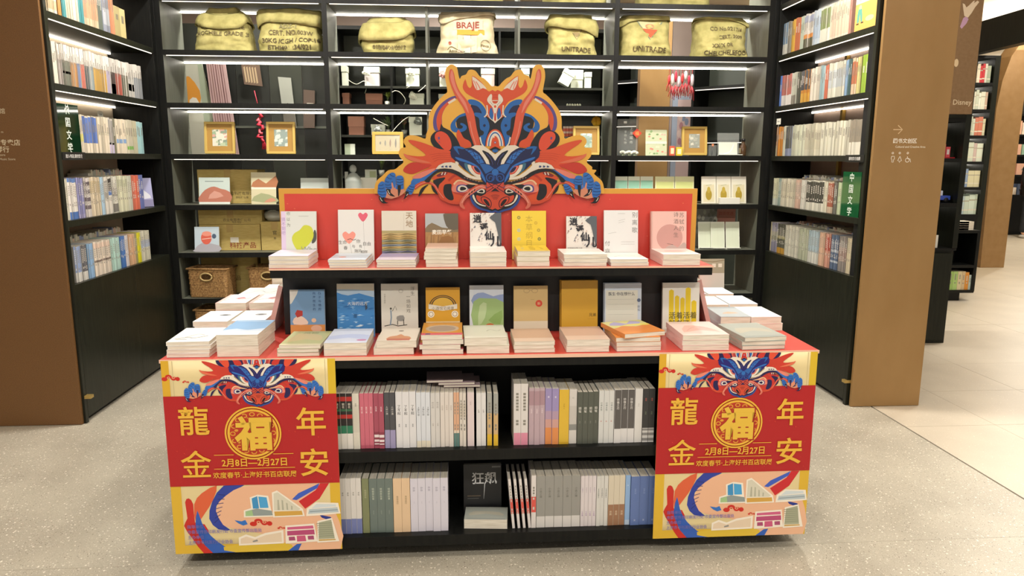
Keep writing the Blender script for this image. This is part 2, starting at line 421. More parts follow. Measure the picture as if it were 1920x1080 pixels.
# ------------------------------------------------------------------ display table
TX0, TX1, TY, TZ, TY2 = -1.062, 1.318, 2.552, .80, 3.92
tb = tag(empty('display_table', ((TX0 + TX1) / 2, TY, 0)), 'black tiered display table with red top, books all around it', 'table')
ox = -(TX0 + TX1) / 2
def tbx(name, x0, x1, y0, y1, z0, z1, m=BLACK, bev=.001, par=None): return bx(name, (x0 + ox, y0 - TY, z0), (x1 + ox, y1 - TY, z1), m, par or tb, bev)
tbx('tabletop', TX0, TX1, TY, TY2, .757, .795)
rc_ = tbx('red_cover', TX0 - .003, TX1 + .003, TY - .004, TY2 + .003, .7952, TZ, RED)
tbx('cover_edge', TX0 - .003, TX1 + .003, TY - .0062, TY - .0042, .788, TZ + .0004, mat('e3b9a0', .5), 0, rc_)
for z1 in (.10, .438):
    for y0, y1 in ((TY + .004, 2.93), (3.54, TY2)): tbx('shelf_board', TX0 + .045, TX1 - .045, y0, y1, z1 - .042, z1)
for y0, y1 in ((TY + .002, 2.93), (3.54, TY2)):
    for x0 in (TX0, TX1 - .04): tbx('side_panel', x0, x0 + .04, y0, y1, .058, .7568)
tbx('back_panel', TX0 + .0405, TX1 - .0405, 2.9305, 2.95, .058, .7565, mat('121213', .6)); tbx('back_panel', TX0 + .0405, TX1 - .0405, 3.52, 3.5395, .058, .7565, mat('121213', .6))
tbx('plinth', TX0 + .1, TX1 - .12, 2.70, 3.78, 0, .0575, mat('121213', .7))
RX0, RX1 = -.722, .972
tbx('riser_box', RX0 + .008, RX1 - .008, 2.905, 3.56, TZ + .0005, 1.0525, mat('131314', .5))
tbx('riser_shelf', RX0, RX1, 2.755, 3.71, 1.053, 1.0853, BLACK)
rc_ = tbx('red_cover', RX0 - .002, RX1 + .002, 2.752, 3.712, 1.0855, 1.0895, RED)
tbx('cover_edge', RX0 - .002, RX1 + .002, 2.7495, 2.7515, 1.0835, 1.0899, mat('e3b9a0', .5), 0, rc_)
tbx('socket_plate', .915, .945, 2.901, 2.9045, .995, 1.005, mat('2f2f2e', .5), 0)
UZ = 1.0898; UY = 3.0

# ------------------------------------------------------------------ the dragon (drawn once, on the card cut-out and on both posters)
YEL, ORG, RDK, BLU, BL2, NVY, INK, WHT, PNK, PUR = 'dba53e', 'd9512a', 'c93a28', '1f62ad', '2f6fc0', '161c46', '17181f', 'e8dccb', 'e58470', '5a4a8c'
def B1(p): return (360 + p[0] * .53333, 18 + p[1] * .53333)
def B2(p): return (36 + p[0] * .5, 504 + p[1] * .5)
def B3(p): return (468 + p[0] * .5, 504 + p[1] * .5)
AX = 858
D = Pr()          # page coordinates: x right, y down, mirror axis x = 858
def mir(f):
    return lambda p: (2 * AX - p[0], p[1])
def both(kind, tr, pts, *a, claw=0, **k):
    P0 = [tr(p) for p in pts]
    getattr(D, kind)(P0, *a, **k)
    getattr(D, kind)([(2 * AX - x - claw, y) for x, y in P0], *a, **k)
sil = [(AX, 183)] + [B1(p) for p in [(890, 315), (850, 270), (790, 215), (740, 190), (690, 125), (640, 105), (595, 115), (565, 165), (510, 185), (488, 222), (472, 180), (455, 90), (430, 55), (385, 40), (340, 55), (308, 110), (300, 200), (315, 290), (328, 385), (290, 420), (220, 490), (150, 580), (105, 660), (90, 760), (90, 850), (62, 920)]] + \
      [B2(p) for p in [(700, 72), (600, 38), (500, 25), (430, 58), (408, 120), (440, 185), (380, 198), (342, 255), (358, 320), (408, 385), (350, 440), (290, 485), (200, 500), (125, 570), (50, 635), (22, 700), (12, 770)]]
full = cr(sil, 3, False)
silR = [(2 * AX - x - (80 if y > 735 else 0) * min(1, (y - 735) / 40 if y > 735 else 0), y) for x, y in full][::-1]
SIL = full + [(B2((12, 770))[0], 911), (silR[0][0], 911)] + silR[:-1]
# outer crescents
both('poly', B1, [(435, 438), (350, 462), (250, 535), (180, 635), (150, 740), (155, 840), (190, 890), (250, 885), (262, 780), (262, 690), (295, 605), (350, 540), (440, 480)], PUR, 3)
both('poly', B1, [(432, 462), (370, 485), (290, 550), (230, 620), (195, 710), (195, 800), (215, 872), (245, 872), (258, 780), (260, 690), (293, 605), (350, 540), (436, 484)], ORG, 3)
both('poly', B1, [(335, 520), (350, 542), (440, 487), (425, 464)], WHT)
# crown
both('poly', B1, [(940, 384), (860, 382), (825, 356), (800, 310), (735, 240), (642, 182), (640, 300), (612, 338), (580, 300), (557, 226), (526, 300), (530, 352), (570, 405), (630, 442), (700, 480), (765, 512), (812, 580), (830, 640), (832, 705), (900, 760), (940, 760)], ORG, 2)
both('poly', B1, [(645, 190), (730, 250), (798, 310), (826, 356), (780, 338), (745, 355), (700, 362), (662, 290)], WHT, 2)
both('line', B1, [(690, 255), (720, 300), (745, 350)], 7, PNK); both('line', B1, [(660, 240), (690, 300), (705, 355)], 6, PNK)
# navy ground behind the horns, blue scrolls
both('poly', B1, [(480, 690), (560, 660), (640, 540), (760, 600), (815, 690), (940, 775), (940, 900), (880, 900), (800, 1090), (620, 1080), (520, 970), (465, 870), (440, 760)], INK, 2)
both('poly', B1, [(590, 490), (660, 484), (740, 518), (800, 585), (822, 645), (800, 695), (765, 665), (745, 610), (700, 565), (618, 545)], BLU, 3)
both('poly', B1, [(640, 560), (700, 570), (745, 610), (762, 655), (700, 640), (655, 640)], NVY, 2)
both('poly', B1, [(672, 650), (750, 656), (812, 700), (852, 770), (862, 840), (835, 925), (812, 1000), (800, 1080), (755, 1010), (742, 950), (782, 930), (790, 890), (748, 862), (738, 800), (728, 720), (680, 690)], BLU, 3)
both('poly', B1, [(565, 652), (480, 680), (410, 740), (372, 800), (376, 862), (420, 897), (500, 897), (562, 870), (576, 830), (546, 795), (500, 780), (494, 802), (526, 822), (510, 850), (462, 850), (436, 810), (440, 760), (482, 710), (566, 684)], BLU, 3)
both('poly', B1, [(800, 793), (816, 812), (798, 832), (780, 812)], NVY, 3)
# centre ornament and arch
both('poly', B1, [(940, 400), (896, 404), (890, 455), (905, 495), (940, 520)], ORG)
both('line', B1, [(905, 425), (940, 425)], 6, RDK); both('line', B1, [(903, 455), (940, 455)], 6, RDK)
both('poly', B1, [(868, 610), (892, 590), (912, 690), (900, 742), (862, 690)], BLU, 2); both('poly', B1, [(940, 660), (925, 660), (922, 740), (940, 775)], RDK)
both('poly', B1, [(882, 412), (842, 458), (834, 502), (868, 545), (900, 582), (916, 650), (910, 700), (903, 752), (940, 782), (940, 764), (922, 742), (926, 660), (940, 640), (940, 545), (912, 530), (892, 495), (896, 440)], WHT, 2)
D.ell(AX, 323, 8, 9, ORG); D.line([(AX - 20, 283), (AX + 20, 283)], 5, WHT)
for k in range(3): both('poly', B1, [(868 + k * 16, 510 + k * 17), (876 + k * 16, 510 + k * 17), (876 + k * 16, 524 + k * 17), (868 + k * 16, 524 + k * 17)], '8d8fa8')
both('line', B1, [(830, 555), (836, 640), (822, 680), (796, 706)], 8, WHT, 3); both('line', B1, [(840, 660), (862, 712), (905, 750)], 5, WHT, 3)
for rx, ry, c in ((64, 114, ORG), (55, 104, WHT), (47, 95, BLU), (40, 86, WHT), (28, 68, ORG)):
    D.poly([(AX + rx * math.cos(a), 590 + ry * math.sin(a)) for a in [PI + PI * i / 20 for i in range(21)]], c)
D.ell(AX - 8, 528, 4, 8, WHT, 10); D.ell(AX, 566, 8, 8, PUR, 14); D.ell(AX, 566, 4, 4, WHT, 10)
both('line', B1, [(742, 960), (760, 1040), (790, 1080)], 9, WHT)
# long horns
both('poly', B1, [(358, 115), (350, 200), (370, 290), (420, 420), (470, 500), (530, 590), (568, 690), (590, 800), (618, 920), (650, 1010), (680, 1085), (745, 1085), (732, 980), (702, 860), (682, 740), (660, 640), (610, 540), (560, 470), (480, 370), (432, 250), (412, 150), (385, 100)], 'd9593c', 3)
both('poly', B1, [(385, 112), (366, 190), (390, 290), (440, 400), (540, 560), (600, 660), (560, 520), (470, 390), (425, 270), (405, 160)], PNK, 3)
both('line', B1, [(612, 760), (640, 900), (690, 1060)], 7, PNK)
both('poly', B1, [(468, 865), (500, 905), (540, 972), (612, 1012), (628, 1082), (510, 1085), (460, 1000), (444, 920)], ORG, 3)
# ears
both('poly', B2, [(915, -130), (945, -82), (1030, -40), (1090, 20), (1152, 120), (1190, 240), (1180, 340), (1110, 384), (1060, 345), (1035, 290), (1040, 240), (960, 232), (900, 215), (820, 180), (776, 110), (778, 40), (830, -20), (895, -42)], INK, 2)
both('poly', B2, [(832, 25), (862, -16), (920, -26), (990, 10), (1038, 80), (1056, 170), (1030, 228), (960, 220), (890, 150), (838, 85)], 'e04f33', 3)
both('poly', B2, [(870, 60), (885, 45), (900, 62), (886, 90)], PUR, 2); both('poly', B2, [(880, 115), (890, 105), (902, 116), (890, 130)], '9b4a6a', 2)
# mane
both('poly', B2, [(470, 92), (560, 98), (700, 138), (830, 188), (900, 213), (1040, 240), (1062, 330), (1112, 386), (1000, 402), (870, 460), (830, 500), (720, 590), (640, 612), (525, 606), (572, 560), (680, 500), (770, 440), (640, 402), (520, 372), (440, 330), (408, 272), (460, 292), (600, 311), (712, 296), (620, 216), (520, 150)], 'dc5230', 2)
both('poly', B2, [(402, 502), (450, 430), (540, 390), (660, 408), (790, 430), (650, 502), (540, 547), (460, 540)], 'c8382a', 3)
both('poly', B2, [(440, 328), (408, 272), (470, 300), (600, 345), (790, 400), (620, 392), (520, 370)], 'e07050', 2)
for k in range(4): both('line', B2, [(1070 - k * 5, 270 + k * 30), (900, 270 + k * 26), (760 + k * 20, 290 + k * 30)], 3, 'c4422a', 3)
both('poly', B2, [(525, 604), (600, 545), (720, 500), (850, 470), (760, 545), (640, 606)], PNK, 2)
# arm and hair tufts
both('poly', B2, [(532, 618), (640, 606), (760, 542), (850, 488), (880, 505), (735, 618), (640, 655), (570, 702), (508, 690)], BL2, 2)
both('poly', B2, [(735, 690), (655, 735), (620, 800), (610, 852), (645, 825), (700, 740), (740, 700)], INK, 2); both('poly', B2, [(790, 690), (790, 740), (815, 790), (872, 830), (850, 760), (880, 720)], INK, 2)
both('poly', B2, [(560, 700), (650, 648), (690, 650), (640, 690), (560, 740)], ORG)
# cheeks
both('poly', B3, [(-80, 612), (0, 555), (120, 512), (250, 545), (350, 606), (430, 650), (640, 668), (660, 800), (560, 800), (480, 820), (420, 850), (330, 905), (240, 945), (120, 925), (40, 880), (10, 800), (20, 720), (30, 660)], ORG, 2)
both('poly', B3, [(-60, 640), (60, 598), (110, 602), (60, 660), (20, 700), (10, 780), (-20, 720)], INK, 2)
both('poly', B3, [(92, 702), (150, 682), (192, 690), (190, 760), (222, 880), (180, 905), (118, 870), (82, 800)], INK, 3)
both('poly', B3, [(230, 700), (330, 668), (450, 690), (470, 760), (400, 850), (300, 830), (220, 800)], 'b8382c', 3)
both('line', B3, [(150, 640), (230, 570), (330, 545)], 16, 'b83826', 3); both('poly', B3, [(-10, 566), (60, 530), (140, 530), (110, 560), (20, 590)], '7c2430', 2)
for k in range(2): both('line', B3, [(58 + k * 40, 562), (72 + k * 40, 525)], 7, WHT)
both('poly', B3, [(200, 780), (215, 700), (280, 655), (380, 668), (430, 720), (410, 790), (300, 800)], PNK, 3)
both('poly', B3, [(255, 770), (265, 710), (320, 690), (390, 700), (420, 745), (370, 790), (290, 796)], PUR, 3)
both('poly', B3, [(275, 762), (283, 722), (325, 702), (380, 712), (408, 755), (360, 786), (300, 784)], WHT, 3)
both('poly', B3, [(305, 748), (320, 722), (365, 725), (392, 750), (350, 770), (315, 770)], INK, 3)
both('poly', B3, [(385, 700), (430, 690), (520, 690), (490, 720), (440, 745), (420, 745)], INK, 2)
both('line', B3, [(222, 690), (270, 642), (340, 640), (440, 678), (545, 684)], 11, 'efc59a', 3)
both('line', B2, [(560, 745), (640, 688), (740, 662), (820, 700), (880, 790), (950, 880), (1040, 930), (1200, 940)], 17, 'cf4a2e', 4)
both('line', B2, [(560, 738), (640, 682), (740, 655), (820, 694), (885, 790), (950, 872)], 5, PNK, 4)
# jaw
both('poly', B3, [(780, 700), (600, 740), (470, 810), (440, 850), (470, 945), (545, 1015), (650, 1048), (780, 1060)], '2a4a94', 3)
both('poly', B3, [(780, 740), (560, 780), (462, 840), (505, 935), (580, 1000), (680, 1030), (780, 1036)], INK, 2)
both('poly', B3, [(492, 826), (530, 920), (600, 960), (655, 976), (640, 986), (565, 966), (508, 920), (472, 850)], WHT, 2)
both('poly', B3, [(530, 832), (590, 850), (660, 810), (780, 780), (780, 1012), (700, 1012), (640, 962), (565, 930), (528, 880)], 'cf4a30', 2)
both('poly', B3, [(585, 868), (630, 850), (700, 880), (735, 940), (722, 1002), (690, 1002), (640, 962), (600, 925)], '5a1420', 2)
both('poly', B3, [(598, 872), (630, 862), (690, 888), (722, 940), (712, 992), (690, 990), (645, 955), (608, 920)], 'cf4a30', 2)
both('poly', B3, [(622, 890), (655, 890), (690, 925), (708, 965), (700, 985), (670, 968), (636, 925)], '1c0d12', 2)
for k in range(4): both('line', B3, [(720 + k * 12, 845 + k * 16), (750 + k * 6, 833 + k * 17), (780, 830 + k * 18)], 4, '8c2a22', 2)
both('poly', B3, [(530, 790), (600, 745), (640, 770), (630, 805), (575, 805)], WHT, 2); both('poly', B3, [(555, 785), (605, 762), (622, 795), (580, 795)], INK, 2)
both('poly', B3, [(510, 730), (560, 706), (640, 720), (660, 760), (600, 745), (545, 760)], 'd9512a', 2)
# face
both('poly', B3, [(205, 172), (176, 265), (190, 322), (255, 372), (298, 420), (360, 482), (470, 560), (580, 606), (645, 690), (780, 690), (780, 290), (700, 232), (600, 200), (460, 192), (360, 205), (280, 172)], '18204e', 1)
both('poly', B3, [(215, 182), (300, 176), (372, 205), (330, 215), (270, 205), (300, 290), (262, 255)], BLU, 2)
both('poly', B3, [(240, 318), (330, 342), (450, 388), (545, 440), (600, 520), (640, 600), (655, 668), (600, 590), (540, 470), (420, 405), (320, 375), (262, 350)], BL2, 2)
both('poly', B3, [(368, 212), (480, 238), (560, 290), (632, 395), (562, 412), (500, 340), (440, 270)], BL2, 1)
for a, b_ in (((430, 262), (500, 238)), ((470, 310), (560, 290)), ((510, 360), (600, 345)), ((480, 240), (520, 330)), ((545, 290), (570, 400)), ((400, 240), (440, 215))): both('line', B3, [a, b_], 3.5, NVY)
both('poly', B3, [(450, 190), (510, 160), (620, 163), (700, 224), (780, 284), (780, 372), (740, 312), (690, 262), (612, 226), (652, 292), (690, 360), (706, 420), (662, 412), (618, 330), (566, 260), (500, 214)], WHT, 1)
both('poly', B3, [(602, 230), (684, 266), (742, 340), (772, 432), (738, 420), (690, 360), (642, 290)], INK, 2); both('line', B3, [(660, 270), (720, 340), (752, 425)], 6, '3a3f7a', 3)
D.poly([B3(p) for p in [(700, 222), (780, 180), (860, 222), (820, 232), (780, 270), (740, 232)]], INK); D.ell(AX, 622, 20, 11, BLU, 16); D.poly([B3(p) for p in [(720, 170), (780, 150), (840, 170), (860, 215), (780, 178), (700, 215)]], ORG)
both('poly', B3, [(362, 405), (420, 418), (436, 500), (480, 562), (395, 500)], '3d6f86', 2)
both('poly', B3, [(408, 424), (470, 440), (556, 512), (584, 600), (500, 572), (436, 508)], WHT, 2)
both('poly', B3, [(455, 438), (520, 448), (580, 515), (582, 556), (520, 542), (478, 490)], RDK, 2); both('poly', B3, [(470, 446), (525, 455), (578, 520), (576, 540), (522, 528), (488, 485)], PNK, 2)
both('poly', B3, [(495, 448), (545, 470), (582, 532), (540, 522), (508, 490)], NVY, 2)
both('poly', B3, [(572, 415), (622, 408), (702, 430), (772, 482), (738, 500), (652, 548), (610, 480)], '2a62ac', 1)
D.ell(AX, 766.5, 23, 23, '2b6cb8', 22); D.ring(AX, 766.5, 26, 26, 3, NVY)
for s in (-1, 1):
    D.ring(AX + s * 33, 802, 30, 30, 8, '2a55a0', 24); D.ring(AX + s * 28, 806, 15, 15, 5, '2a55a0', 18); D.ell(AX + s * 33, 818, 9, 4, INK, 12)
both('poly', B3, [(662, 660), (720, 676), (778, 690), (780, 790), (700, 790), (652, 822), (664, 740)], 'c8483a', 1)
for a, b_ in (((664, 740), (770, 690)), ((690, 668), (760, 740)), ((650, 800), (760, 730))): both('line', B3, [a, b_], 4.5, '2a1424')
both('poly', B3, [(780, 735), (740, 770), (720, 788), (780, 780)], INK)
# white brow sweep over the cheek with its dark underline
both('poly', B3, [(-174, 642), (-84, 560), (0, 495), (100, 478), (200, 488), (300, 528), (400, 596), (520, 640), (640, 660), (650, 690), (560, 688), (420, 646), (330, 606), (240, 548), (100, 515), (0, 532), (-80, 600), (-108, 660)], INK, 2)
both('poly', B3, [(-22, 482), (20, 430), (100, 396), (190, 390), (246, 405), (240, 380), (262, 378), (290, 400), (282, 432), (310, 462), (370, 512), (460, 572), (590, 602), (592, 628), (500, 622), (400, 592), (300, 522), (200, 480), (100, 472)], WHT, 1)
for k in range(3): both('poly', B3, [(50 + k * 52, 440 - (k == 0) * -8), (82 + k * 52, 432), (88 + k * 52, 462), (58 + k * 52, 462)], '46527c')
for k in range(6): both('line', B3, [(360 + k * 38, 596 + k * 11), (378 + k * 38, 602 + k * 10)], 3, 'd9a0a0')
# muzzle whiskers
both('poly', B3, [(660, 742), (620, 690), (560, 702), (450, 760), (350, 850), (300, 940), (312, 990), (358, 1020), (375, 1005), (345, 950), (400, 870), (500, 800), (580, 745)], 'd8705c', 2)
for k in range(3): both('line', B3, [(440 + k * 34, 800 - k * 30), (425 + k * 36, 832 - k * 28)], 8, INK)
both('line', B3, [(640, 735), (570, 715), (470, 770), (380, 850), (330, 940)], 4, 'f0a898', 3)
# claws
for pts, c, sm in (([(150, 655), (200, 640), (300, 690), (420, 760), (430, 790), (330, 860), (170, 870)], 'dc8f70', 2),
                   ([(70, 692), (110, 650), (150, 660), (166, 720), (182, 800), (166, 862), (130, 872), (85, 840), (60, 800), (64, 740)], BL2, 3),
                   ([(290, 542), (304, 600), (306, 700), (286, 742), (268, 690), (262, 640)], BL2, 2),
                   ([(160, 620), (200, 560), (250, 530), (292, 540), (300, 590), (262, 640), (246, 680), (252, 740), (210, 762), (165, 730), (154, 670)], BL2, 3),
                   ([(310, 590), (345, 570), (390, 575), (411, 612), (411, 690), (406, 750), (330, 756), (300, 740), (314, 680)], BL2, 3),
                   ([(500, 690), (562, 688), (556, 742), (522, 820), (480, 822), (438, 778)], BL2, 2),
                   ([(74, 848), (120, 868), (152, 858), (150, 900), (176, 930), (208, 940), (140, 946), (95, 915)], INK, 2),
                   ([(176, 750), (236, 758), (236, 800), (297, 852), (230, 840), (192, 800)], INK, 2),
                   ([(328, 708), (372, 704), (366, 790), (340, 856), (334, 790)], INK, 2),
                   ([(440, 778), (486, 800), (455, 852), (408, 892), (434, 830)], INK, 2)):
    both('poly', B2, pts, c, sm, claw=80)
for seg in ([(70, 740), (150, 735)], [(66, 780), (165, 780)], [(80, 700), (140, 690)], [(75, 820), (170, 825)], [(165, 640), (215, 655)], [(185, 590), (250, 612)], [(160, 690), (240, 690)], [(225, 550), (285, 580)], [(170, 725), (245, 725)],
            [(315, 620), (408, 615)], [(316, 655), (408, 650)], [(312, 690), (405, 690)], [(470, 735), (545, 760)], [(485, 705), (558, 722)], [(455, 765), (530, 790)]):
    a, b_ = seg; both('line', B2, [a, ((a[0] + b_[0]) / 2, (a[1] + b_[1]) / 2 + 10), b_], 3, NVY, 2, claw=80)
for pts in ([(95, 865), (110, 900), (125, 915)], [(195, 765), (210, 800), (228, 820)], [(470, 815), (450, 840)]): both('line', B2, pts, 4, WHT, claw=80)

def dim(c, k): return ''.join('%02x' % int(int(c[i:i + 2], 16) * k) for i in (0, 2, 4))
# ------------------------------------------------------------------ header board with the dragon cut-out
hb = tag(empty('display_header', (.122, UY, UZ)), 'red card header with gold border and blue and orange dragon cut-out on the display table', 'sign')
v0 = at(522, 352, UY); v1 = at(1308, 355, UY)
hx0, hx1, hz1 = v0.x - .122, v1.x - .122, (v0.z + v1.z) / 2 - UZ
box('backing_board', (hx0, 0, .0004), (hx1, .012, hz1), mat('e2b9a0', .5), hb)
def fr(p, h): return Vector((p[0], -h, p[1]))
P = Pr().rect(hx0, .0005, hx1, hz1, 'cf983c').rect(hx0 + .021, .0005, hx1 - .021, hz1 - .021, 'd2382c')
g = MB(); P.into(g, fr, eps=3e-4, e0=3e-4, mk=lambda c: RED if c == 'd2382c' else mat(c, .42))
random.seed(5)
for k in range(34):
    x, zz = random.uniform(hx0 + .03, hx1 - .03), random.uniform(.02, hz1 - .03)
    Pr().ell(x, zz, .0035, .002, 'd86a4a', 6).into(g, fr, e0=8e-4)
g.build('printed_face', hb)
def A2W(p):           # dragon page -> header board plane
    v = at(690 + p[0] / 3.6, 110 + p[1] / 3.6, UY - .014); return (v.x - .122, v.z - UZ)
m = MB(); m.prism([A2W(p) for p in SIL], -.014, -.0022, mat('cf9a3c', .42))
db_ = m.build('dragon_board', hb)
D.mapped(A2W).build('dragon_print', db_, lambda p, h: Vector((p[0], -.014 - h, p[1])), eps=2.2e-5, e0=2e-4, mk=lambda c: mat(dim(c, .87), .42))

# ------------------------------------------------------------------ the two posters
def poster(x0, x1, zt, zb, label, ua, tear):
    W, H = x1 - x0, zt - zb
    r = tag(empty('poster', (x0, TY - .0035, zb)), label, 'poster', 'festival posters on the table front')
    n = 12; m = MB()
    def bow(u, v): return -.003 - .006 * v
    def S(p, h): # u right, v down
        return Vector((p[0] * W, bow(p[0], p[1]) - h, (1 - p[1]) * H))
    m.mesh([S((i / n, j / n), 0) for j in range(n + 1) for i in range(n + 1)], [(j * (n + 1) + i, (j + 1) * (n + 1) + i, (j + 1) * (n + 1) + i + 1, j * (n + 1) + i + 1) for j in range(n) for i in range(n)], mat('dfcc98', .4), True)
    sh = m.build('sheet', r); sd = sh.modifiers.new('paper', 'SOLIDIFY'); sd.thickness = .0006; sd.offset = -1
    def z6(p):
        t = (p[1] - 55) / 877; l = 95 - 57 * t; rr = 860 - 90 * t; return ((p[0] - l) / (rr - l), t)
    A = Pr()
    A.rect(0, 0, .044, 1, 'd8a92c').rect(.955, 0, 1, 1, 'd8b52c').rect(0, .64, .06, 1, 'd9b032').rect(.94, .64, 1, 1, 'd9b032').rect(0, .955, 1, 1, 'd9b032')
    A.rect(.062, .002, .066, .177, 'c9b98c').rect(.938, .002, .942, .177, 'c9b98c')
    Q = Pr()
    Q.poly([(240, 730), (300, 652), (420, 618), (720, 618), (640, 700), (740, 735), (775, 800), (762, 932), (560, 932), (480, 865), (350, 830), (255, 800)], 'e8b592', 2)
    Q.poly([(380, 618), (290, 618), (230, 690), (206, 770), (238, 820), (292, 826), (262, 800), (240, 735), (262, 690), (330, 640)], '2c3f9c', 2)
    for k in range(7): Q.line([(225 + k * 6, 790 - k * 22), (250 + k * 7, 770 - k * 18)], 3, '1c2a6c')
    Q.poly([(260, 616), (190, 650), (150, 700), (146, 790), (190, 745), (236, 680)], 'd9603a', 2)
    Q.poly([(112, 690), (130, 672), (146, 700), (142, 785), (182, 795), (196, 850), (160, 880), (200, 932), (160, 932), (120, 860), (92, 800), (112, 765)], 'c62a22', 2)
    Q.poly([(160, 730), (142, 800), (152, 850), (200, 932), (312, 932), (252, 900), (202, 850), (172, 790)], '2e5cb4', 2)
    Q.poly([(755, 618), (702, 690), (632, 736), (608, 700), (690, 650), (715, 618)], 'c8252c', 1); Q.poly([(612, 662), (690, 628), (712, 618), (700, 640), (600, 694), (580, 690)], '3a5cc0')
    Q.poly([(690, 765), (740, 778), (745, 800), (700, 780)], '24348c'); Q.poly([(250, 905), (480, 880), (560, 932), (310, 934)], 'd9b83a', 2); Q.poly([(530, 932), (572, 902), (594, 900), (575, 932)], '2e5cb4')
    for x, y, s in ((430, 795, 1), (515, 822, .35), (130, 130, .8), (192, 147, .3)):
        for dx, dy, rx in ((-35, 5, 16), (-12, -8, 18), (14, 2, 15), (36, 5, 12)): Q.ell(x + dx * s, y + dy * s, rx * s, 11 * s, 'c8281e', 14)
        for dx in (-12, 14): Q.ring(x + dx * s, y - 2 * s, 8 * s, 6 * s, 2.5 * s, 'e8c89a', 12)
    Q.poly([(315, 780), (345, 786), (362, 780), (370, 800), (350, 806), (330, 795)], '2f6fc0')
    OUT = 'efe6d6'
    def bld(outl, fills):
        Q.poly(outl, OUT)
        for pts, c in fills: Q.poly(pts, c)
    bld([(358, 768), (362, 735), (395, 725), (396, 675), (432, 663), (478, 670), (482, 735), (492, 768)], [([(366, 762), (368, 740), (420, 728), (484, 740), (486, 762)], '8f9a98'), ([(403, 728), (404, 680), (430, 670), (430, 728)], '3d8fc4'), ([(434, 726), (434, 672), (470, 677), (472, 726)], '4aa2d6'), ([(366, 762), (368, 742), (398, 734), (400, 762)], '9fc08a')])
    bld([(486, 772), (496, 655), (520, 646), (560, 680), (622, 735), (626, 770)], [([(494, 740), (503, 660), (522, 655), (556, 686), (612, 736), (600, 742)], 'd5d0bc'), ([(494, 766), (494, 744), (616, 744), (618, 764)], 'd0a24a'), ([(510, 738), (516, 690), (522, 690), (520, 738)], 'b0ae9a'), ([(530, 738), (534, 690), (540, 694), (538, 738)], 'b0ae9a'), ([(550, 738), (552, 704), (558, 708), (557, 738)], 'b0ae9a'), ([(570, 738), (572, 718), (578, 722), (576, 738)], 'b0ae9a')])
    bld([(632, 770), (640, 735), (682, 706), (782, 712), (786, 762), (700, 768)], [([(642, 760), (650, 738), (776, 732), (778, 756)], 'b8c4c8'), ([(660, 735), (685, 714), (770, 718), (772, 728)], 'cfd8da'), ([(650, 748), (776, 742), (776, 746), (650, 752)], '8a9aa2')])
    bld([(318, 900), (322, 862), (356, 848), (394, 862), (440, 844), (522, 832), (516, 896), (420, 898)], [([(326, 892), (330, 868), (356, 858), (392, 872), (442, 854), (512, 843), (508, 888)], 'e2cdb2'), ([(380, 880), (402, 874), (404, 882), (382, 886)], '8a8a86')])
    bld([(524, 898), (534, 812), (662, 806), (666, 892)], [([(540, 832), (541, 820), (656, 815), (657, 830)], 'cc5f86'), ([(536, 860), (538, 838), (658, 834), (658, 858)], 'b64a76'), ([(575, 890), (577, 862), (615, 861), (616, 889)], 'c8587e'), ([(540, 884), (541, 866), (568, 865), (569, 884)], 'a84a72'), ([(625, 882), (625, 864), (652, 863), (652, 882)], 'a84a72')])
    bld([(664, 898), (678, 795), (745, 782), (762, 894)], [([(672, 880), (684, 802), (740, 790), (744, 880)], 'a3a68c')] + [([(675 - k * .5, 866 - k * 10), (742, 864 - k * 10), (742, 867 - k * 10), (675 - k * .5, 869 - k * 10)], '8c907a') for k in range(7)] + [([(672, 890), (672, 882), (746, 882), (748, 888)], 'c7a35a')])
    A.L += Q.mapped(z6).clip(None, 1).L
    A.rect(0, .177, 1, .64, 'b0191e')
    # dragon head over the red band
    def dm(p): return (ua + (p[0] - AX) * .000535, .231 + (p[1] - 1034) * .00047)
    A.L += D.mapped(dm).clip(.0, None, .0, 1).L
    A.L = [(k, d, {'d9512a': 'c8342c', 'dc5230': 'cc3a2c', 'd9593c': 'b83a3a', '161c46': '231c6c', '18204e': '201c72', '17181f': '22194e', 'dba53e': 'dba53e'}.get(c, c)) for k, d, c in A.L]
    m = MB(); A.into(m, S, eps=1.6e-5, e0=2.5e-4, mk=lambda c: mat(c, .35)); m.build('printed_artwork', sh)
    T = Pr(); G = 'e6b23c'; asp = W / H
    def tx(t, u, v, h, b=.0, sx=1): T.text(t, u, v, h, G, b, flip=-1, sx=sx / asp if False else sx)
    T.L = []
    X = Pr()     # lettering in units of the poster width
    for t, u, v in (('龍', .167, .302), ('金', .163, .525), ('年', .846, .316), ('安', .855, .528)): X.text(t, u, v / asp, .185, G, .005 if t == '金' else .013, flip=-1)
    X.ring(.505, .37 / asp, .165, .165, .010, G, 40); X.ell(.505, .37 / asp, .149, .149, G, 40); X.ell(.505, .37 / asp, .136, .136, 'b3321c', 40)
    for k in range(16):
        a = 2 * PI * k / 16; X.ring(.505 + .118 * math.cos(a), .37 / asp + .118 * math.sin(a), .017, .014, .006, 'd99a34', 10); X.ell(.505 + .098 * math.cos(a + .2), .37 / asp + .098 * math.sin(a + .2), .012, .008, 'd99a34', 8)
    X.text('福', .505, .37 / asp, .228, 'a62a18', .05, flip=-1); X.text('福', .505, .37 / asp, .218, 'e2b840', .034, flip=-1)
    for a, b_, v in ((.27, .385, .479), (.615, .735, .479), (.265, .74, .551)): X.rect(a, v / asp - .002, b_, v / asp + .002, G)
    X.text('2月8日—2月27日', .503, .519 / asp, .056, G, .02, flip=-1, sx=.93); X.text('欢度春节·上海好书百店联展', .503, .584 / asp, .041, G, .012, flip=-1, sx=.98)
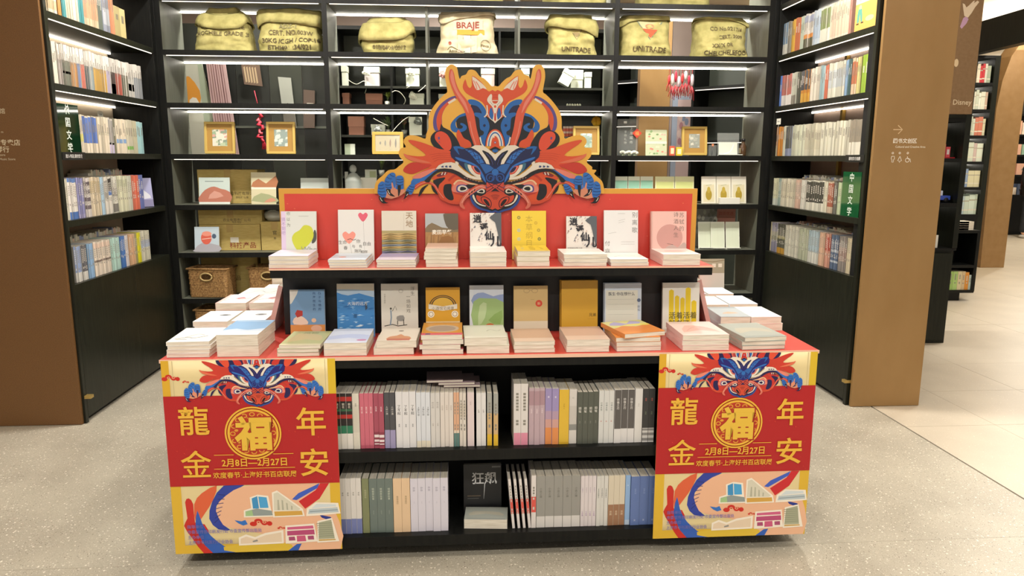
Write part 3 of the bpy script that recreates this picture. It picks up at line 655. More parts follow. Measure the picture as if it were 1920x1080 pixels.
    for i, t in enumerate(('指导单位', '市委宣传部印刷发行处·市委宣传部出版处', '主办单位', '上海市书刊发行行业协会')):
        X.text(t, .083, (.852 + i * .028) / asp, .026, '6f6ab0', .006, flip=-1, anchor='l', sx=.93)
    random.seed(11)
    for k in range(60):
        u, v = random.uniform(.03, .97), random.uniform(.19, .63); s = random.uniform(.003, .006); a = random.uniform(0, 3)
        X.poly([(u - s * math.cos(a), v / asp - s * math.sin(a)), (u + s * .5, v / asp - s * .4), (u + s * math.cos(a), v / asp + s * math.sin(a))], 'e2583a')
    X = X.mapped(lambda p: (p[0], p[1] * asp))
    m = MB(); X.into(m, S, eps=1.6e-5, e0=.0048, mk=lambda c: mat(c, .35)); m.build('lettering', sh)
    return r
poster(-1.060, -.457, .797, .066, 'red and gold dragon festival poster at the left end of the display table front', .547, 1)
poster(.7165, 1.3155, .795, .066, 'red and gold dragon festival poster at the right end of the display table front', .53, 0)

# ------------------------------------------------------------------ books
BK = {}
LABELS = {}
ORD = ['first', 'second', 'third', 'fourth', 'fifth', 'sixth', 'seventh', 'eighth', 'ninth', 'tenth', 'eleventh', 'twelfth']
NUM = ['no', 'one', 'two', 'three', 'four', 'five', 'six', 'seven', 'eight', 'nine', 'ten', 'eleven', 'twelve']
def book_me(W, H, T, cover, bands=(), text=None, art=None, pages=None, gloss=.38):
    # local frame: cover faces -y (x 0..W, z 0..H), spine is the x = 0 face, thickness along +y
    key = (round(W, 3), round(H, 3), round(T, 4), cover, tuple(bands), text, art, pages)
    if key in BK: return BK[key]
    c = mat(cover, gloss, spec=.5); t = min(.0012, T * .12); m = MB()
    m.box((0, 0, 0), (W, t, H), c); m.box((0, T - t, 0), (W, T, H), c); m.box((0, t, 0), (t, T - t, H), c)
    cov = m.me('book_cover')
    pg = MB().box((t, t, .0008), (W - .0008, T - t, H - .0008), PAGE if not pages else mat(pages, .8)).me('page_block')
    q = MB(); any_ = False
    sp_ = lambda p, h: Vector((-h, p[0], p[1]))
    P = Pr()
    for v0, v1, col in bands: P.rect(T * .02, H * v0, T * .98, H * v1, col)
    if text:
        for s, v, size, col in text:
            P.text(s, T / 2, H * v, min(size, T * .92), col, .01, vert=True)
    if not text and not art and T > .003:
        rs = random.Random(int(W * 1e4) + int(H * 1e4) + int(cover, 16))
        for v0, v1 in ((rs.uniform(.5, .6), rs.uniform(.8, .92)), (rs.uniform(.3, .36), rs.uniform(.4, .46))):
            n = int((v1 - v0) * H / .011)
            for k in range(n):
                cc = next((c_ for a_, b_, c_ in bands[::-1] if a_ <= v0 + (v1 - v0) * k / n <= b_), cover)
                lum = sum(int(cc[i:i + 2], 16) for i in (0, 2, 4)); P.rect(T * .32, H * (v0 + (v1 - v0) * k / n), T * .68, H * (v0 + (v1 - v0) * (k + .72) / n), '8a857c' if lum > 450 else 'c9c4ba')
    if P.L: P.into(q, lambda p, h: Vector((-h, T - p[0], p[1])), eps=3e-5, e0=6e-5, mk=lambda k: mat(k, gloss)); any_ = True
    if bands:      # a wrapper band also shows on the front cover
        F_ = Pr()
        for v0, v1, col in bands: F_.rect(0, H * v0, W, H * v1, col)
        if not art: F_.into(q, lambda p, h: Vector((p[0], -h, p[1])), e0=6e-5, mk=lambda k: mat(k, gloss))
    if art:
        F_ = Pr(); ART[art](F_, W, H); F_ = F_.clip(0, H, 0, W)
        F_.into(q, lambda p, h: Vector((p[0], -h, p[1])), eps=3e-5, e0=6e-5, mk=lambda k: mat(k, gloss)); any_ = True
    BK[key] = (cov, pg, q.me('cover_print') if any_ else None)
    return BK[key]
NB = [0]
def book(meshes, label, group, mtx):
    cov, pg, pr_ = meshes
    o = link('book', cov); o.matrix_world = mtx
    link('page_block', pg, o)
    if pr_: link('cover_print', pr_, o)
    tag(o, label, 'book', group); NB[0] += 1
    return o
def rz(a): return Matrix.Rotation(a, 4, 'Z')
def rxm(a): return Matrix.Rotation(a, 4, 'X')
def rym(a): return Matrix.Rotation(a, 4, 'Y')
def tr(*v): return Matrix.Translation(v)
def pos_words(i, n, side='left'):
    if n == 1: return ''
    if i == 0: return 'leftmost of %s ' % NUM[n] if n < 13 else 'leftmost '
    if n == 3 and i == 1: return 'middle of three '
    if i == n - 1: return 'rightmost of %s ' % NUM[n]
    return '%s from left of %s ' % (ORD[i], NUM[n])

# ---- cover artwork
ART = {}
def art(f): ART[f.__name__] = f; return f
@art
def who(P, W, H):
    P.rect(0, 0, W, H, 'd5d8d2').rect(0, 0, W * .13, H, 'd9c6e0').rect(0, 0, W, H * .14, 'cfc3e2')
    for k in range(5): P.text('猜不到吧', W * .065, H * .7, W * .12, 'a98fbb', 0, vert=True) if k == 0 else None
    P.text('你以为', W * .21, H * .84, W * .11, '70736c', 0, vert=True, pitch=1.5)
    P.poly([(W * .94, H * .62), (W * 1.0, H * .55), (W * .98, H * .40), (W * .86, H * .36)], '4c4f4a', 3)
    P.poly([(W * .30, H * .42), (W * .36, H * .55), (W * .52, H * .62), (W * .66, H * .72), (W * .86, H * .68), (W * .92, H * .52), (W * .84, H * .38), (W * .62, H * .24), (W * .44, H * .22)], 'c6cb3f', 3)
    P.text('Who', W * .78, H * .24, W * .22, '8d9088'); P.rect(W * .5, H * .9, W * .78, H * .905, '9a9d96')
def heart(P, x, y, s, c): P.poly([(x, y - s), (x - s * .8, y - s * .1), (x - s * .95, y + s * .5), (x - s * .5, y + s * .85), (x, y + s * .5), (x + s * .5, y + s * .85), (x + s * .95, y + s * .5), (x + s * .8, y - s * .1)], c, 3)
@art
def hearts(P, W, H):
    P.rect(0, 0, W, H, 'dedcd8')
    heart(P, W * .7, H * .86, W * .14, 'd95f74'); P.line([(W * .71, H * .8), (W * .73, H * .1)], .0006, '777777')
    heart(P, W * .3, H * .46, W * .19, 'e89484'); P.line([(W * .3, H * .4), (W * .38, H * .12)], .0006, '777777')
    for t, u, v, h in (('生命', .12, .36, .12), ('自由', .8, .33, .12), ('有', .62, .28, .1), ('春', .2, .25, .12), ('与', .42, .28, .1), ('你', .56, .38, .12), ('随风', .55, .19, .1), ('相伴', .72, .17, .1), ('而行', .62, .1, .1)):
        P.text(t, W * u, H * v, W * h, '55504c')
    P.line([(W * .25, H * .41), (W * .34, H * .43), (W * .42, H * .40), (W * .5, H * .42)], .002, '2c2a2a')
@art
def tiandi(P, W, H):
    P.rect(0, 0, W, H, 'd6cfc0').rect(0, .0, W, H * .60, 'a89a6a')
    for k in range(9):
        y = H * (.14 + .045 * k); P.poly([(0, y), (W * .25, y + H * .05), (W * .5, y + H * .01), (W * .75, y + H * .06), (W, y + H * .01), (W, y + H * .05), (0, y + H * .045)], ['6f7088', '8b8a6a', 'b79b5f', '7d8690', 'a58f58', '8f8f78', 'b89b60', 'c5a56a', 'bda36e'][k])
    P.rect(0, 0, W, H * .13, '8c86a2').text('天地', W * .8, H * .82, W * .22, '9c8468', .01, vert=True); P.line([(W * .64, H * .62), (W * .64, H * .95)], .0005, 'a89a8a')
@art
def field(P, W, H):
    P.rect(0, 0, W, H, 'a07a4c').rect(0, H * .66, W, H, 'a9aeb0')
    P.poly([(0, H * .68), (W * .2, H * .8), (W * .5, H * .7), (W, H * .66), (W, H * .6), (0, H * .6)], '7a6a50', 2); P.poly([(W * .55, H * .95), (W * .6, H), (W, H), (W, H * .66), (W * .7, H * .68), (W * .6, H * .8)], '5e5648', 2)
    for k in range(14): P.line([(W * k / 14, H * (.1 + .04 * (k % 3))), (W * (k / 14 + .05), H * (.5 + .03 * (k % 4)))], .0022, ['8a6238', 'b88c58', '755434'][k % 3])
    P.poly([(W * .35, H * .2), (W * .8, H * .26), (W * .85, H * .48), (W * .5, H * .5)], '8c6236', 2); P.text('麦田早餐', W * .5, H * .60, W * .15, 'efe8d8', .02); P.rect(0, 0, W, H * .14, '6d5238')
@art
def immortal(P, W, H):
    P.rect(0, 0, W, H, 'dcd6cf'); random.seed(3)
    for k in range(70):
        x, y = random.random() * W, H * (.3 + .7 * random.random()); s = random.uniform(.003, .010)
        P.poly([(x, y), (x + s, y + s * .4), (x + s * .7, y + s * 1.3)], random.choice(['b9a5a0', '8d8a92', 'c7b2a8', '6b6a74', 'cfc6c0', 'a78e86']))
    P.poly([(W * .62, H * .9), (W, H), (W, H * .3), (W * .9, H * .5), (W * .8, H * .8)], '565a60', 2)
    for t, u, v, h in (('逍', .24, .88, .27), ('遥', .44, .70, .27), ('仙', .60, .52, .30), ('儿', .82, .40, .36)): P.text(t, W * u, H * v, W * h, '23222a', .03)
    P.rect(W * .06, H * .16, W * .5, H * .2, 'efe9e0'); P.text('王晓梅长篇小说', W * .28, H * .25, W * .07, '4a4848')
@art
def herbs(P, W, H):
    P.rect(0, 0, W, H, 'dfc23e').rect(0, 0, W, H * .2, 'd8c06a')
    P.text('本草纲目', W * .5, H * .58, W * .22, 'b59a34', 0, vert=True)
    for u, v, c in ((.2, .86, '8d8440'), (.2, .6, 'a8b8b4'), (.2, .42, 'b4bdb0'), (.78, .6, 'b09a40'), (.8, .42, '7c7a40'), (.7, .75, 'c9a83a')): P.ring(W * u, H * v, W * .05, W * .05, W * .03, c, 12)
    for k in range(8): P.line([(W * .05, H * (.1 + k * .035)), (W * .95, H * (.1 + k * .035))], .0005, 'cbb13a')
@art
def song(P, W, H):
    P.rect(0, 0, W, H, 'dcdcdc').text('别离歌', W * .9, H * .75, W * .17, '6f6e6c', 0, vert=True, pitch=1.3).text('付', W * .1, H * .32, W * .16, '6f6e6c').text('麻', W * .1, H * .16, W * .16, '8a8987')
    for a, b_ in (((.42, .78), (.62, .82)), ((.42, .74), (.6, .77)), ((.12, .52), (.36, .55)), ((.4, .93), (.62, .93)), ((.5, .35), (.9, .35)), ((.5, .3), (.9, .3))): P.line([(W * a[0], H * a[1]), (W * b_[0], H * b_[1])], .0008, '8f8f8f')
@art
def poet(P, W, H):
    P.rect(0, 0, W, H, 'dfb5ac').rect(0, 0, W * .04, H, 'cfa79e'); P.ell(W * .52, H * .45, W * .37, W * .37, 'c4938c', 28)
    P.poly([(W * .38, H * .22), (W * .6, H * .30), (W * .75, H * .24), (W * .9, H * .34), (W, H * .3), (W, 0), (W * .3, 0)], 'b6a09a', 2); P.rect(0, 0, W, H * .17, 'd8b0a8')
    P.text('苏轼的', W * .86, H * .78, W * .15, '7f6a64', 0, vert=True, pitch=1.25); P.text('诗酒人生', W * .70, H * .72, W * .15, '7f6a64', 0, vert=True, pitch=1.25)
    P.line([(W * .45, H * .32), (W * .62, H * .30)], .0015, '5a4a48')
@art
def coast(P, W, H):
    P.rect(0, 0, W, H, '6f93b8'); P.poly([(0, H), (W * .25, H), (W * .12, H * .8), (0, H * .7)], 'd4cfc6', 2); P.rect(0, 0, W, H * .27, 'cf8a4a').ell(W * .75, H * .19, W * .16, H * .07, 'd9aa90', 16)
    P.poly([(W * .1, H * .28), (W * .1, H * .4), (W * .28, H * .46), (W * .46, H * .38), (W * .5, H * .28)], 'e0c4b4', 2); P.poly([(W * .14, H * .5), (W * .2, H * .58), (W * .36, H * .56), (W * .36, H * .46), (W * .2, H * .42)], 'a8352f')
    P.ell(W * .68, H * .36, W * .07, H * .045, 'd9b49a', 12); P.text('向海而生的', W * .7, H * .76, W * .09, '34507a', .01, vert=True, pitch=1.3); P.text('孩子与他的', W * .86, H * .76, W * .09, '34507a', .01, vert=True, pitch=1.3)
@art
def sea(P, W, H):
    P.rect(0, 0, W, H, '3f80bd').rect(0, H * .84, W, H, 'd2c6b0'); P.poly([(0, H * .84), (W * .3, H * .78), (W * .6, H * .82), (W, H * .74), (W, H * .86), (0, H * .9)], 'a9bdd0', 2); random.seed(9)
    for k in range(60):
        x, y = random.random() * W, random.random() * H * .72; s = random.uniform(.004, .014); P.poly([(x, y), (x + s, y + s * .35), (x + s * 2.2, y + s * .1), (x + s, y - s * .15)], random.choice(['86b4dc', '2b66a6', 'a9cbe6', '4f92cf', '2f74b6', 'd6e6f0' if y < H * .35 else '5a98d0']))
    P.poly([(W * .76, H * .5), (W * .82, H * .54), (W * .78, H * .66), (W * .75, H * .62)], '38465a'); P.text('大海的远方', W * .55, H * .63, W * .11, 'e6edf2'); P.text('潜', W * .48, H * .4, W * .12, '2a527c')
@art
def inkman(P, W, H):
    P.rect(0, 0, W, H, 'd5d0c4').text('浮生', W * .86, H * .86, W * .12, '6a655c', 0, vert=True).text('一场如戏', W * .74, H * .62, W * .12, '6a655c', 0, vert=True).text('往事与随想', W * .1, H * .72, W * .05, '9a9488', 0, vert=True)
    P.line([(W * .08, H * .2), (W * .3, H * .23), (W * .45, H * .2), (W * .7, H * .22)], .003, '3a3834'); P.line([(W * .26, H * .5), (W * .27, H * .36), (W * .24, H * .22)], .005, '7d8ea0'); P.ell(W * .26, H * .53, W * .03, W * .03, '4a4640', 10)
    P.line([(W * .3, H * .48), (W * .38, H * .58), (W * .42, H * .5)], .002, '4a4640'); P.poly([(W * .42, H * .38), (W * .6, H * .4), (W * .62, H * .3), (W * .44, H * .3)], '8d8a86', 2); P.line([(W * .44, H * .3), (W * .44, H * .22)], .003, '4a4640'); P.line([(W * .6, H * .32), (W * .61, H * .22)], .003, '4a4640'); P.ring(W * .54, H * .86, W * .06, W * .05, .0012, '8a857c', 10); P.rect(0, 0, W, H * .13, 'd9cabb')
@art
def arch(P, W, H):
    P.rect(0, 0, W, H, 'd9a02e').rect(0, H * .1, W, H * .3, 'e0c79a').rect(0, 0, W, H * .1, 'c9a05a')
    for rx, c in ((.40, '4a3a2a'), (.37, 'd9a02e'), (.345, '5a4630'), (.31, 'e6b848')): P.poly([(W * (.5 + rx * math.cos(PI * i / 18)), H * .62 + W * rx * .8 * math.sin(PI * i / 18)) for i in range(19)], c)
    P.poly([(W * .08, H * .56), (W * .5, H * .52), (W * .92, H * .56), (W * .92, H * .66), (W * .5, H * .61), (W * .08, H * .66)], 'ece4d2'); P.text('小酒馆见闻录', W * .5, H * .57, W * .11, '6a5434')
    for u in (.15, .85): P.ell(W * u, H * .45, W * .1, H * .07, 'efe6d4', 16); P.ring(W * u, H * .45, W * .07, H * .05, .002, '8a6a3a', 12)
    P.text('那些年我们遇到的故事', W * .5, H * .22, W * .075, '8d7040')
@art
def meadow(P, W, H):
    P.rect(0, 0, W, H, 'd4d9de').rect(W * .12, H * .12, W, H, 'cdd3dc'); P.poly([(W * .12, H * .8), (W * .4, H * .86), (W * .7, H * .78), (W, H * .82), (W, H * .6), (W * .12, H * .6)], '8fa0c8', 2); P.poly([(W * .12, H * .68), (W * .5, H * .74), (W, H * .66), (W, H * .15), (W * .12, H * .15)], '9cb878', 2)
    P.poly([(W * .3, H * .6), (W * .5, H * .64), (W * .45, H * .35), (W * .25, H * .2)], 'b9cc9a', 2); P.ell(W * .6, H * .18, W * .14, H * .06, 'c46a3a', 16); P.poly([(W * .55, H * .3), (W * .9, H * .22), (W * .95, H * .5)], '88a85e', 2); P.rect(0, 0, W, H * .13, 'dcdcd6')
@art
def glasses(P, W, H):
    P.rect(0, 0, W, H, 'cdb078').rect(0, 0, W, H * .28, 'd8ccb4')
    for u in (.38, .62): P.ring(W * u, H * .9, W * .09, H * .045, .0012, '8a7450', 16)
    P.line([(W * .47, H * .91), (W * .53, H * .91)], .0012, '8a7450'); P.ell(W * .74, H * .64, W * .1, W * .1, 'd2452e', 20); P.text('新', W * .74, H * .64, W * .1, 'e8c8a0'); P.line([(W * .5, H * .72), (W * .6, H * .72)], .0008, '8a7450')
@art
def ochre(P, W, H):
    P.rect(0, 0, W, H, 'c99a2e').text('兄弟', W * .86, H * .36, W * .1, '5a4416', .02); P.rect(W * .72, H * .28, W * .92, H * .283, '8a6a20').rect(0, 0, W, H * .14, 'bf9040')
@art
def doctor(P, W, H):
    P.rect(0, 0, W, H, 'c3cfdc').rect(W * .03, H * .12, W * .9, H * .86, 'd9d9cc'); P.text('医生·你在想什么', W * .46, H * .79, W * .1, '4a5058', .012)
    for k in range(4): P.line([(W * .08, H * (.68 - .1 * k)), (W * .8, H * (.68 - .1 * k))], .0007, 'a8aaa2')
    P.ell(W * .93, H * .66, W * .05, W * .05, '5a6a86', 14); P.text('新知', W * .93, H * .5, W * .08, '6a7484', 0, vert=True)
@art
def alive(P, W, H):
    P.rect(0, 0, W, H, 'dad8ce')
    for u0, u1, v1 in ((.17, .3, .84), (.33, .45, .72), (.48, .6, .68), (.62, .76, .88), (.78, .92, .62)): P.poly([(W * u0, H * .1), (W * u0, H * v1), (W * (u0 + u1) / 2, H * (v1 + .03)), (W * u1, H * v1), (W * u1, H * .1)], 'd9be22')
    P.text('活着活着', W * .55, H * .35, W * .19, '55502a', .012); P.text('就老了', W * .45, H * .19, W * .19, '55502a', .012)
@art
def storm(P, W, H):
    P.rect(0, 0, W, H, '17181a').text('狂飙', W * .55, H * .72, W * .34, 'cfcfcf', .012); P.line([(W * .56, H * .62), (W * .53, H * .3)], .004, 'bdbdbd', taper=True); P.rect(W * .1, H * .36, W * .45, H * .375, '6a5a4a').rect(W * .1, H * .31, W * .4, H * .322, '555555').rect(W * .75, H * .93, W * .98, H * .96, '6d6d6d')
@art
def bluesky(P, W, H):
    P.rect(0, 0, W, H, '86b0da').rect(0, 0, W, H * .3, 'dfe4ea'); P.poly([(0, H * .3), (W * .3, H * .4), (W * .6, H * .32), (W, H * .42), (W, H * .26), (0, H * .24)], 'c3d4e8', 2); P.rect(W * .04, H * .9, W * .96, H * .97, 'a9c6e2')
def plain(name, base, marks):
    def f(P, W, H):
        P.rect(0, 0, W, H, base)
        for m in marks:
            k = m[0]
            if k == 'r': P.rect(W * m[1], H * m[2], W * m[3], H * m[4], m[5])
            elif k == 'e': P.ell(W * m[1], H * m[2], W * m[3], H * m[4], m[5], 18)
            elif k == 'l': P.line([(W * a, H * b_) for a, b_ in m[1]], m[2], m[3], 3)
            elif k == 'p': P.poly([(W * a, H * b_) for a, b_ in m[1]], m[2], 2)
            elif k == 't': P.text(m[1], W * m[2], H * m[3], W * m[4], m[5])
    ART[name] = f
plain('c_lilac', 'd6cfe2', [('r', 0, 0, 1, .2, 'cbbde0'), ('l', [(.1, .7), (.4, .5), (.8, .75)], .004, 'efeaf4')])
plain('c_bluegrey', 'b9c6d4', [('r', 0, .7, 1, 1, 'c9d3de'), ('e', .3, .4, .1, .1, 'cc8a80')])
plain('c_violet', 'a89cc0', [('r', 0, 0, 1, .4, 'cfc6d6')])
plain('c_pinkpale', 'ead7d2', [('e', .5, .5, .3, .2, 'e2c6c0')])
plain('c_green', 'b9bb8a', [('p', [(.1, .2), (.5, .4), (.9, .3), (.8, .7), (.2, .8)], 'c9b98c'), ('t', '风物', .5, .85, .2, '7a7a4a'), ('r', 0, 0, 1, .08, 'd8d2b4')])
plain('c_ice', 'd8dff0', [('p', [(.0, .2), (.5, .35), (1, .2), (1, .5), (.5, .6), (0, .45)], 'c2cdec'), ('e', .85, .18, .12, .06, 'c98ab0')])
plain('c_fire', 'dcd2c4', [('p', [(.25, .05), (.28, .3), (.45, .38), (.55, .5), (.65, .36), (.8, .3), (.82, .05)], 'c98f6a'), ('r', .25, .03, .82, .16, 'b86a58'), ('e', .52, .75, .07, .05, '8a8078')])
plain('c_arch', 'c98f40', [('e', .5, .5, .42, .3, 'b8a48c'), ('e', .5, .5, .34, .22, '9c8c80'), ('r', 0, 0, 1, .15, 'c65a6a'), ('r', .1, .03, .22, .12, '5a5a7a')])
plain('c_mead', 'd3d2c2', [('l', [(.55, .5), (.65, .62), (.8, .5), (.9, .6)], .002, '6a6a60'), ('r', 0, .0, 1, .1, 'dcdacc')])
plain('c_tan', 'ccab98', [('r', 0, 0, 1, .3, 'd9c0ae')])
plain('c_rose', 'c8a78e', [('r', 0, 0, 1, .25, 'd8c0ac')])
plain('c_flow', 'd98a48', [('p', [(0, .45), (.3, .6), (.6, .5), (1, .7), (1, 1), (0, 1)], 'd6d08a'), ('p', [(.05, .7), (.3, .95), (.5, .75), (.7, .95), (.9, .8), (.6, .62)], 'a9a0c8'), ('p', [(0, .5), (.4, .62), (.9, .55), (1, .66), (.5, .7)], 'e2d46a')])
plain('c_pink', 'ecd2cc', [('p', [(.1, .2), (.5, .35), (.9, .2), (.7, .6), (.3, .7)], 'e4b8b0'), ('l', [(.2, .3), (.5, .6), (.8, .4)], .003, 'd99a98')])
plain('c_grey', 'a5aaa2', [('p', [(.1, .3), (.5, .45), (.9, .3), (.8, .6), (.2, .65)], 'b4b0a0'), ('r', .05, .03, .95, .1, '969c98')])
plain('c_ink', 'eceae4', [('l', [(.1, .2), (.35, .3), (.55, .25), (.8, .4)], .005, '4a4a4c'), ('l', [(.3, .3), (.5, .5), (.7, .45)], .003, '6a6a6c'), ('r', .15, .15, .4, .17, '3c3c3e')])
plain('c_redink', 'f0e8e4', [('l', [(.1, .3), (.4, .5), (.7, .4), (.9, .6)], .005, 'd0555a'), ('p', [(.4, .5), (.6, .7), (.75, .5)], 'b9808a'), ('r', 0, 0, .12, 1, 'e7b8b4')])
plain('c_eye', 'eceef0', [('e', .65, .6, .18, .08, '8f959c'), ('e', .65, .6, .08, .05, '555b60')])
plain('c_pattern', 'd9d6d2', [('l', [(.1, .2), (.3, .6), (.5, .3), (.7, .7), (.9, .4)], .004, '7a8088'), ('l', [(.1, .6), (.4, .8), (.8, .75)], .004, '949aa0')])
plain('c_slate', 'aeb6ba', [('p', [(.2, .3), (.5, .5), (.8, .35)], 'c2a890'), ('r', 0, .85, 1, 1, '9aa4aa')])
plain('c_white', 'f0ece6', [('l', [(.2, .4), (.5, .6), (.8, .5)], .003, 'd8b8a8')])
plain('c_pale', 'e6ecf4', [('r', 0, 0, 1, .3, 'dfe6f2')])

# ---- the two rows of standing books and the stacks before them
def standing(px0, px1, pyt, y, zf, a, name, cover, copies=1, T=.016, lean=.13, front=True, tiername=''):
    ztop = at((px0 + px1) / 2, pyt, y + .03).z; H = (ztop - zf) / math.cos(lean)
    x0 = at(px0, pyt, y + .02).x; x1 = at(px1, pyt, y + .02).x; W = (x1 - x0) / 1.0
    for i in range(copies):
        dy = i * (T + .0006) / math.cos(lean)
        lab = '%s standing on the %s' % (name, tiername) if i == 0 else '%s copy behind the standing %s' % (ORD[i - 1] if copies > 2 else 'spare', name)
        mtx = tr(x0 + i * random.uniform(-.002, .005), y + dy, zf + .0004 + T * math.sin(lean)) @ rxm(-lean)
        book(book_me(W, H * (1 - .004 * i), T, cover, (), None, a), lab, None, mtx)
LO, HI = 'lower step', 'upper step'
YU, YL = 2.952, 2.84
for px0, px1, pyt, a, nm, cov, n in (
        (526, 592, 397, 'who', 'white book with a lime green blob cover', 'd5d8d2', 1), (633, 700, 394, 'hearts', 'white book with two balloon hearts on its cover', 'dedcd8', 1),
        (715, 780, 396, 'tiandi', 'beige book with painted hills and two big characters', 'd6cfc0', 1), (797, 859, 401, 'field', 'brown wheat field picture cover book', '8d7048', 1),
        (881, 940, 400, 'immortal', 'book with big black scattered characters below dragon chin', 'd0cac2', 1), (960, 1024, 396, 'herbs', 'bright yellow book', 'd9bd3e', 1),
        (1062, 1119, 406, 'immortal', 'book with big black scattered characters beside plain white book', 'd0cac2', 1), (1133, 1197, 395, 'song', 'plain white book with vertical grey title', 'dcdcdc', 1),
        (1222, 1288, 397, 'poet', 'pink book with rose moon and hills', 'dfb5ac', 2)):
    standing(px0, px1, pyt, YU - (.014 if px0 == 881 else 0) if n == 1 else YU - .012, 1.0897, a, nm, cov, n, T=.013, tiername=HI)
for px0, px1, pyt, a, nm, cov, n in (
        (543, 608, 543, 'coast', 'blue book with red lantern and orange foot', '6f93b8', 1), (631, 701, 532, 'sea', 'blue sea painting book', '4f86b8', 1),
        (714, 783, 532, 'inkman', 'grey book with ink figure and goat', 'd5d0c4', 1), (798, 862, 539, 'arch', 'yellow book with dark arch and white ribbon', 'd9a02e', 1),
        (880, 944, 535, 'meadow', 'pale book with green meadow picture', 'd4d9de', 1), (963, 1027, 536, 'glasses', 'tan book with spectacles and red seal', 'cdb078', 1),
        (1053, 1121, 526, 'ochre', 'plain ochre book', 'c99a2e', 3), (1134, 1203, 531, 'doctor', 'pale blue book with lined page', 'b4c2d4', 2),
        (1243, 1312, 530, 'alive', 'white book with yellow raised hands', 'd8d6cc', 1)):
    standing(px0, px1, pyt, YL, .8002, a, nm, cov, n, T=.014, lean=.10, tiername=LO)
def stack(spec, where):
    # spec: (px of the front left edge, px of the front right edge, py top front, py bottom, y front, z foot, depth, tilt, [(cover, art, dx, dy, turn)]), bottom first
    px0, px1, pyt, pyb, y, z, dep, books = spec
    a = at(px0, pyb, y); b_ = at(px1, pyb, y); W = b_.x - a.x; n = len(books)
    Ht = at((px0 + px1) / 2, pyt, y).z - z; T = Ht / n - .0004
    for i, (cov, ar, dx, turn, nm) in enumerate(books):
        k = n - 1 - i
        ps = 'topmost' if k == 0 else ('bottom' if i == 0 else ('second from top' if k == 1 else '%s from top' % ORD[k]))
        lab = ('%s of %s, %s %s' % (ps, NUM[n], nm, where)) if n > 1 else '%s %s' % (nm, where)
        top = (k == 0)
        mtx = tr(a.x + dx + W / 2, y + dep / 2, z + .0003 + (i + 1) * (T + .0004)) @ rz(turn) @ tr(-W / 2, -dep / 2, 0) @ rxm(-PI / 2)
        book(book_me(W, dep, T, cov, (), None, ar), lab, None, mtx)
def uni(n, cov, ar, nm, j=.002, t=.02): return [(cov, ar, random.uniform(-j, j), random.uniform(-t, t), nm) for _ in range(n)]
random.seed(21)
B_U = 'before the %s, ' + HI; B_L = 'before the %s, ' + LO; UZS = 1.0899; LZS = .8004
stack((505, 579, 480, 503, 2.762, UZS, .19, uni(3, 'd8d6d8', 'c_lilac', 'pale lilac book', .002, .01)), B_U % 'lime blob book')
stack((617, 688, 487, 502, 2.76, UZS, .19, uni(3, 'd3d6d6', 'c_bluegrey', 'pale grey book', .003, .02)), B_U % 'hearts book')
stack((707, 780, 487, 502, 2.76, UZS, .19, uni(3, 'd6d2cc', 'c_violet', 'violet topped book')), B_U % 'painted hills book')
stack((797, 857, 466, 502, 2.765, UZS, .18, uni(5, 'd8d0c0', 'c_tan', 'cream book', .003, .03)), B_U % 'wheat field book')
stack((882, 950, 473, 501, 2.76, UZS, .19, uni(3, 'd9d4cc', 'c_white', 'white book', .002, .01)), B_U % 'character book below dragon')
stack((970, 1031, 471, 501, 2.765, UZS, .18, uni(3, 'd3ccb4', 'herbs', 'cream edged book', .002, .01)), B_U % 'bright yellow book')
stack((1056, 1137, 477, 500, 2.762, UZS, .18, uni(3, 'd9d4cc', 'c_white', 'white book', .003, .02)), B_U % 'second black character book')
stack((1145, 1216, 486, 500, 2.76, UZS, .19, uni(2, 'dcdad6', 'c_white', 'plain white book', .002, .02)), B_U % 'plain white book')
stack((1242, 1312, 477, 499, 2.762, UZS, .19, uni(2, 'e0c8c0', 'c_pinkpale', 'pale pink book', .002, .01)), B_U % 'pink moon book')
stack((522, 600, 647, 664, 2.568, LZS, .21, [('d8d2b4', 'c_green', -.006, .02, 'cream book'), ('9aa48c', 'c_green', -.003, -.01, 'grey green book'), ('d8d2b4', 'c_green', .006, -.03, 'olive patterned book')]), B_L % 'red lantern book')
stack((608, 688, 643, 664, 2.565, LZS, .22, uni(2, 'd8d4cc', 'c_ice', 'thick ice blue book', .003, .01)), B_L % 'blue sea book')
stack((703, 778, 639, 664, 2.57, LZS, .20, [('d4cabb', 'c_fire', -.006, .02, 'thick cream book'), ('d4cabb', 'c_fire', .008, -.02, 'cream book with fire picture')]), B_L % 'ink figure book')
stack((790, 867, 628, 664, 2.568, LZS, .20, uni(4, 'd0cac0', 'c_arch', 'grey edged book', .004, .03)), B_L % 'dark arch book')
stack((873, 953, 633, 664, 2.568, LZS, .20, [('d6d0bc', 'c_mead', .006, -.02, 'thick cream book'), ('d6d0bc', 'c_mead', -.006, .02, 'thick cream book with line drawing')]), B_L % 'green meadow book')
stack((964, 1040, 640, 662, 2.57, LZS, .20, uni(3, 'd6ccb8', 'c_rose', 'cream book', .003, .015)), B_L % 'spectacles book')
stack((1063, 1143, 637, 661, 2.568, LZS, .21, uni(2, 'd8d0c2', 'c_tan', 'thick white book', .002, .01)), B_L % 'ochre book')
stack((1156, 1240, 624, 660, 2.572, LZS, .20, [('d8cfc6', 'c_flow', -.006, .06, 'cream book'), ('d8b4a0', 'c_flow', -.004, .03, 'pinkish book'), ('d8a070', 'c_flow', -.006, .02, 'orange book'), ('d98a48', 'c_flow', -.004, .26, 'skewed orange and purple book')]), B_L % 'lined page book')
stack((1280, 1367, 628, 658, 2.565, LZS, .22, uni(3, 'ecd0ca', 'c_pink', 'pink patterned book', .003, .015)), B_L % 'yellow hands book')
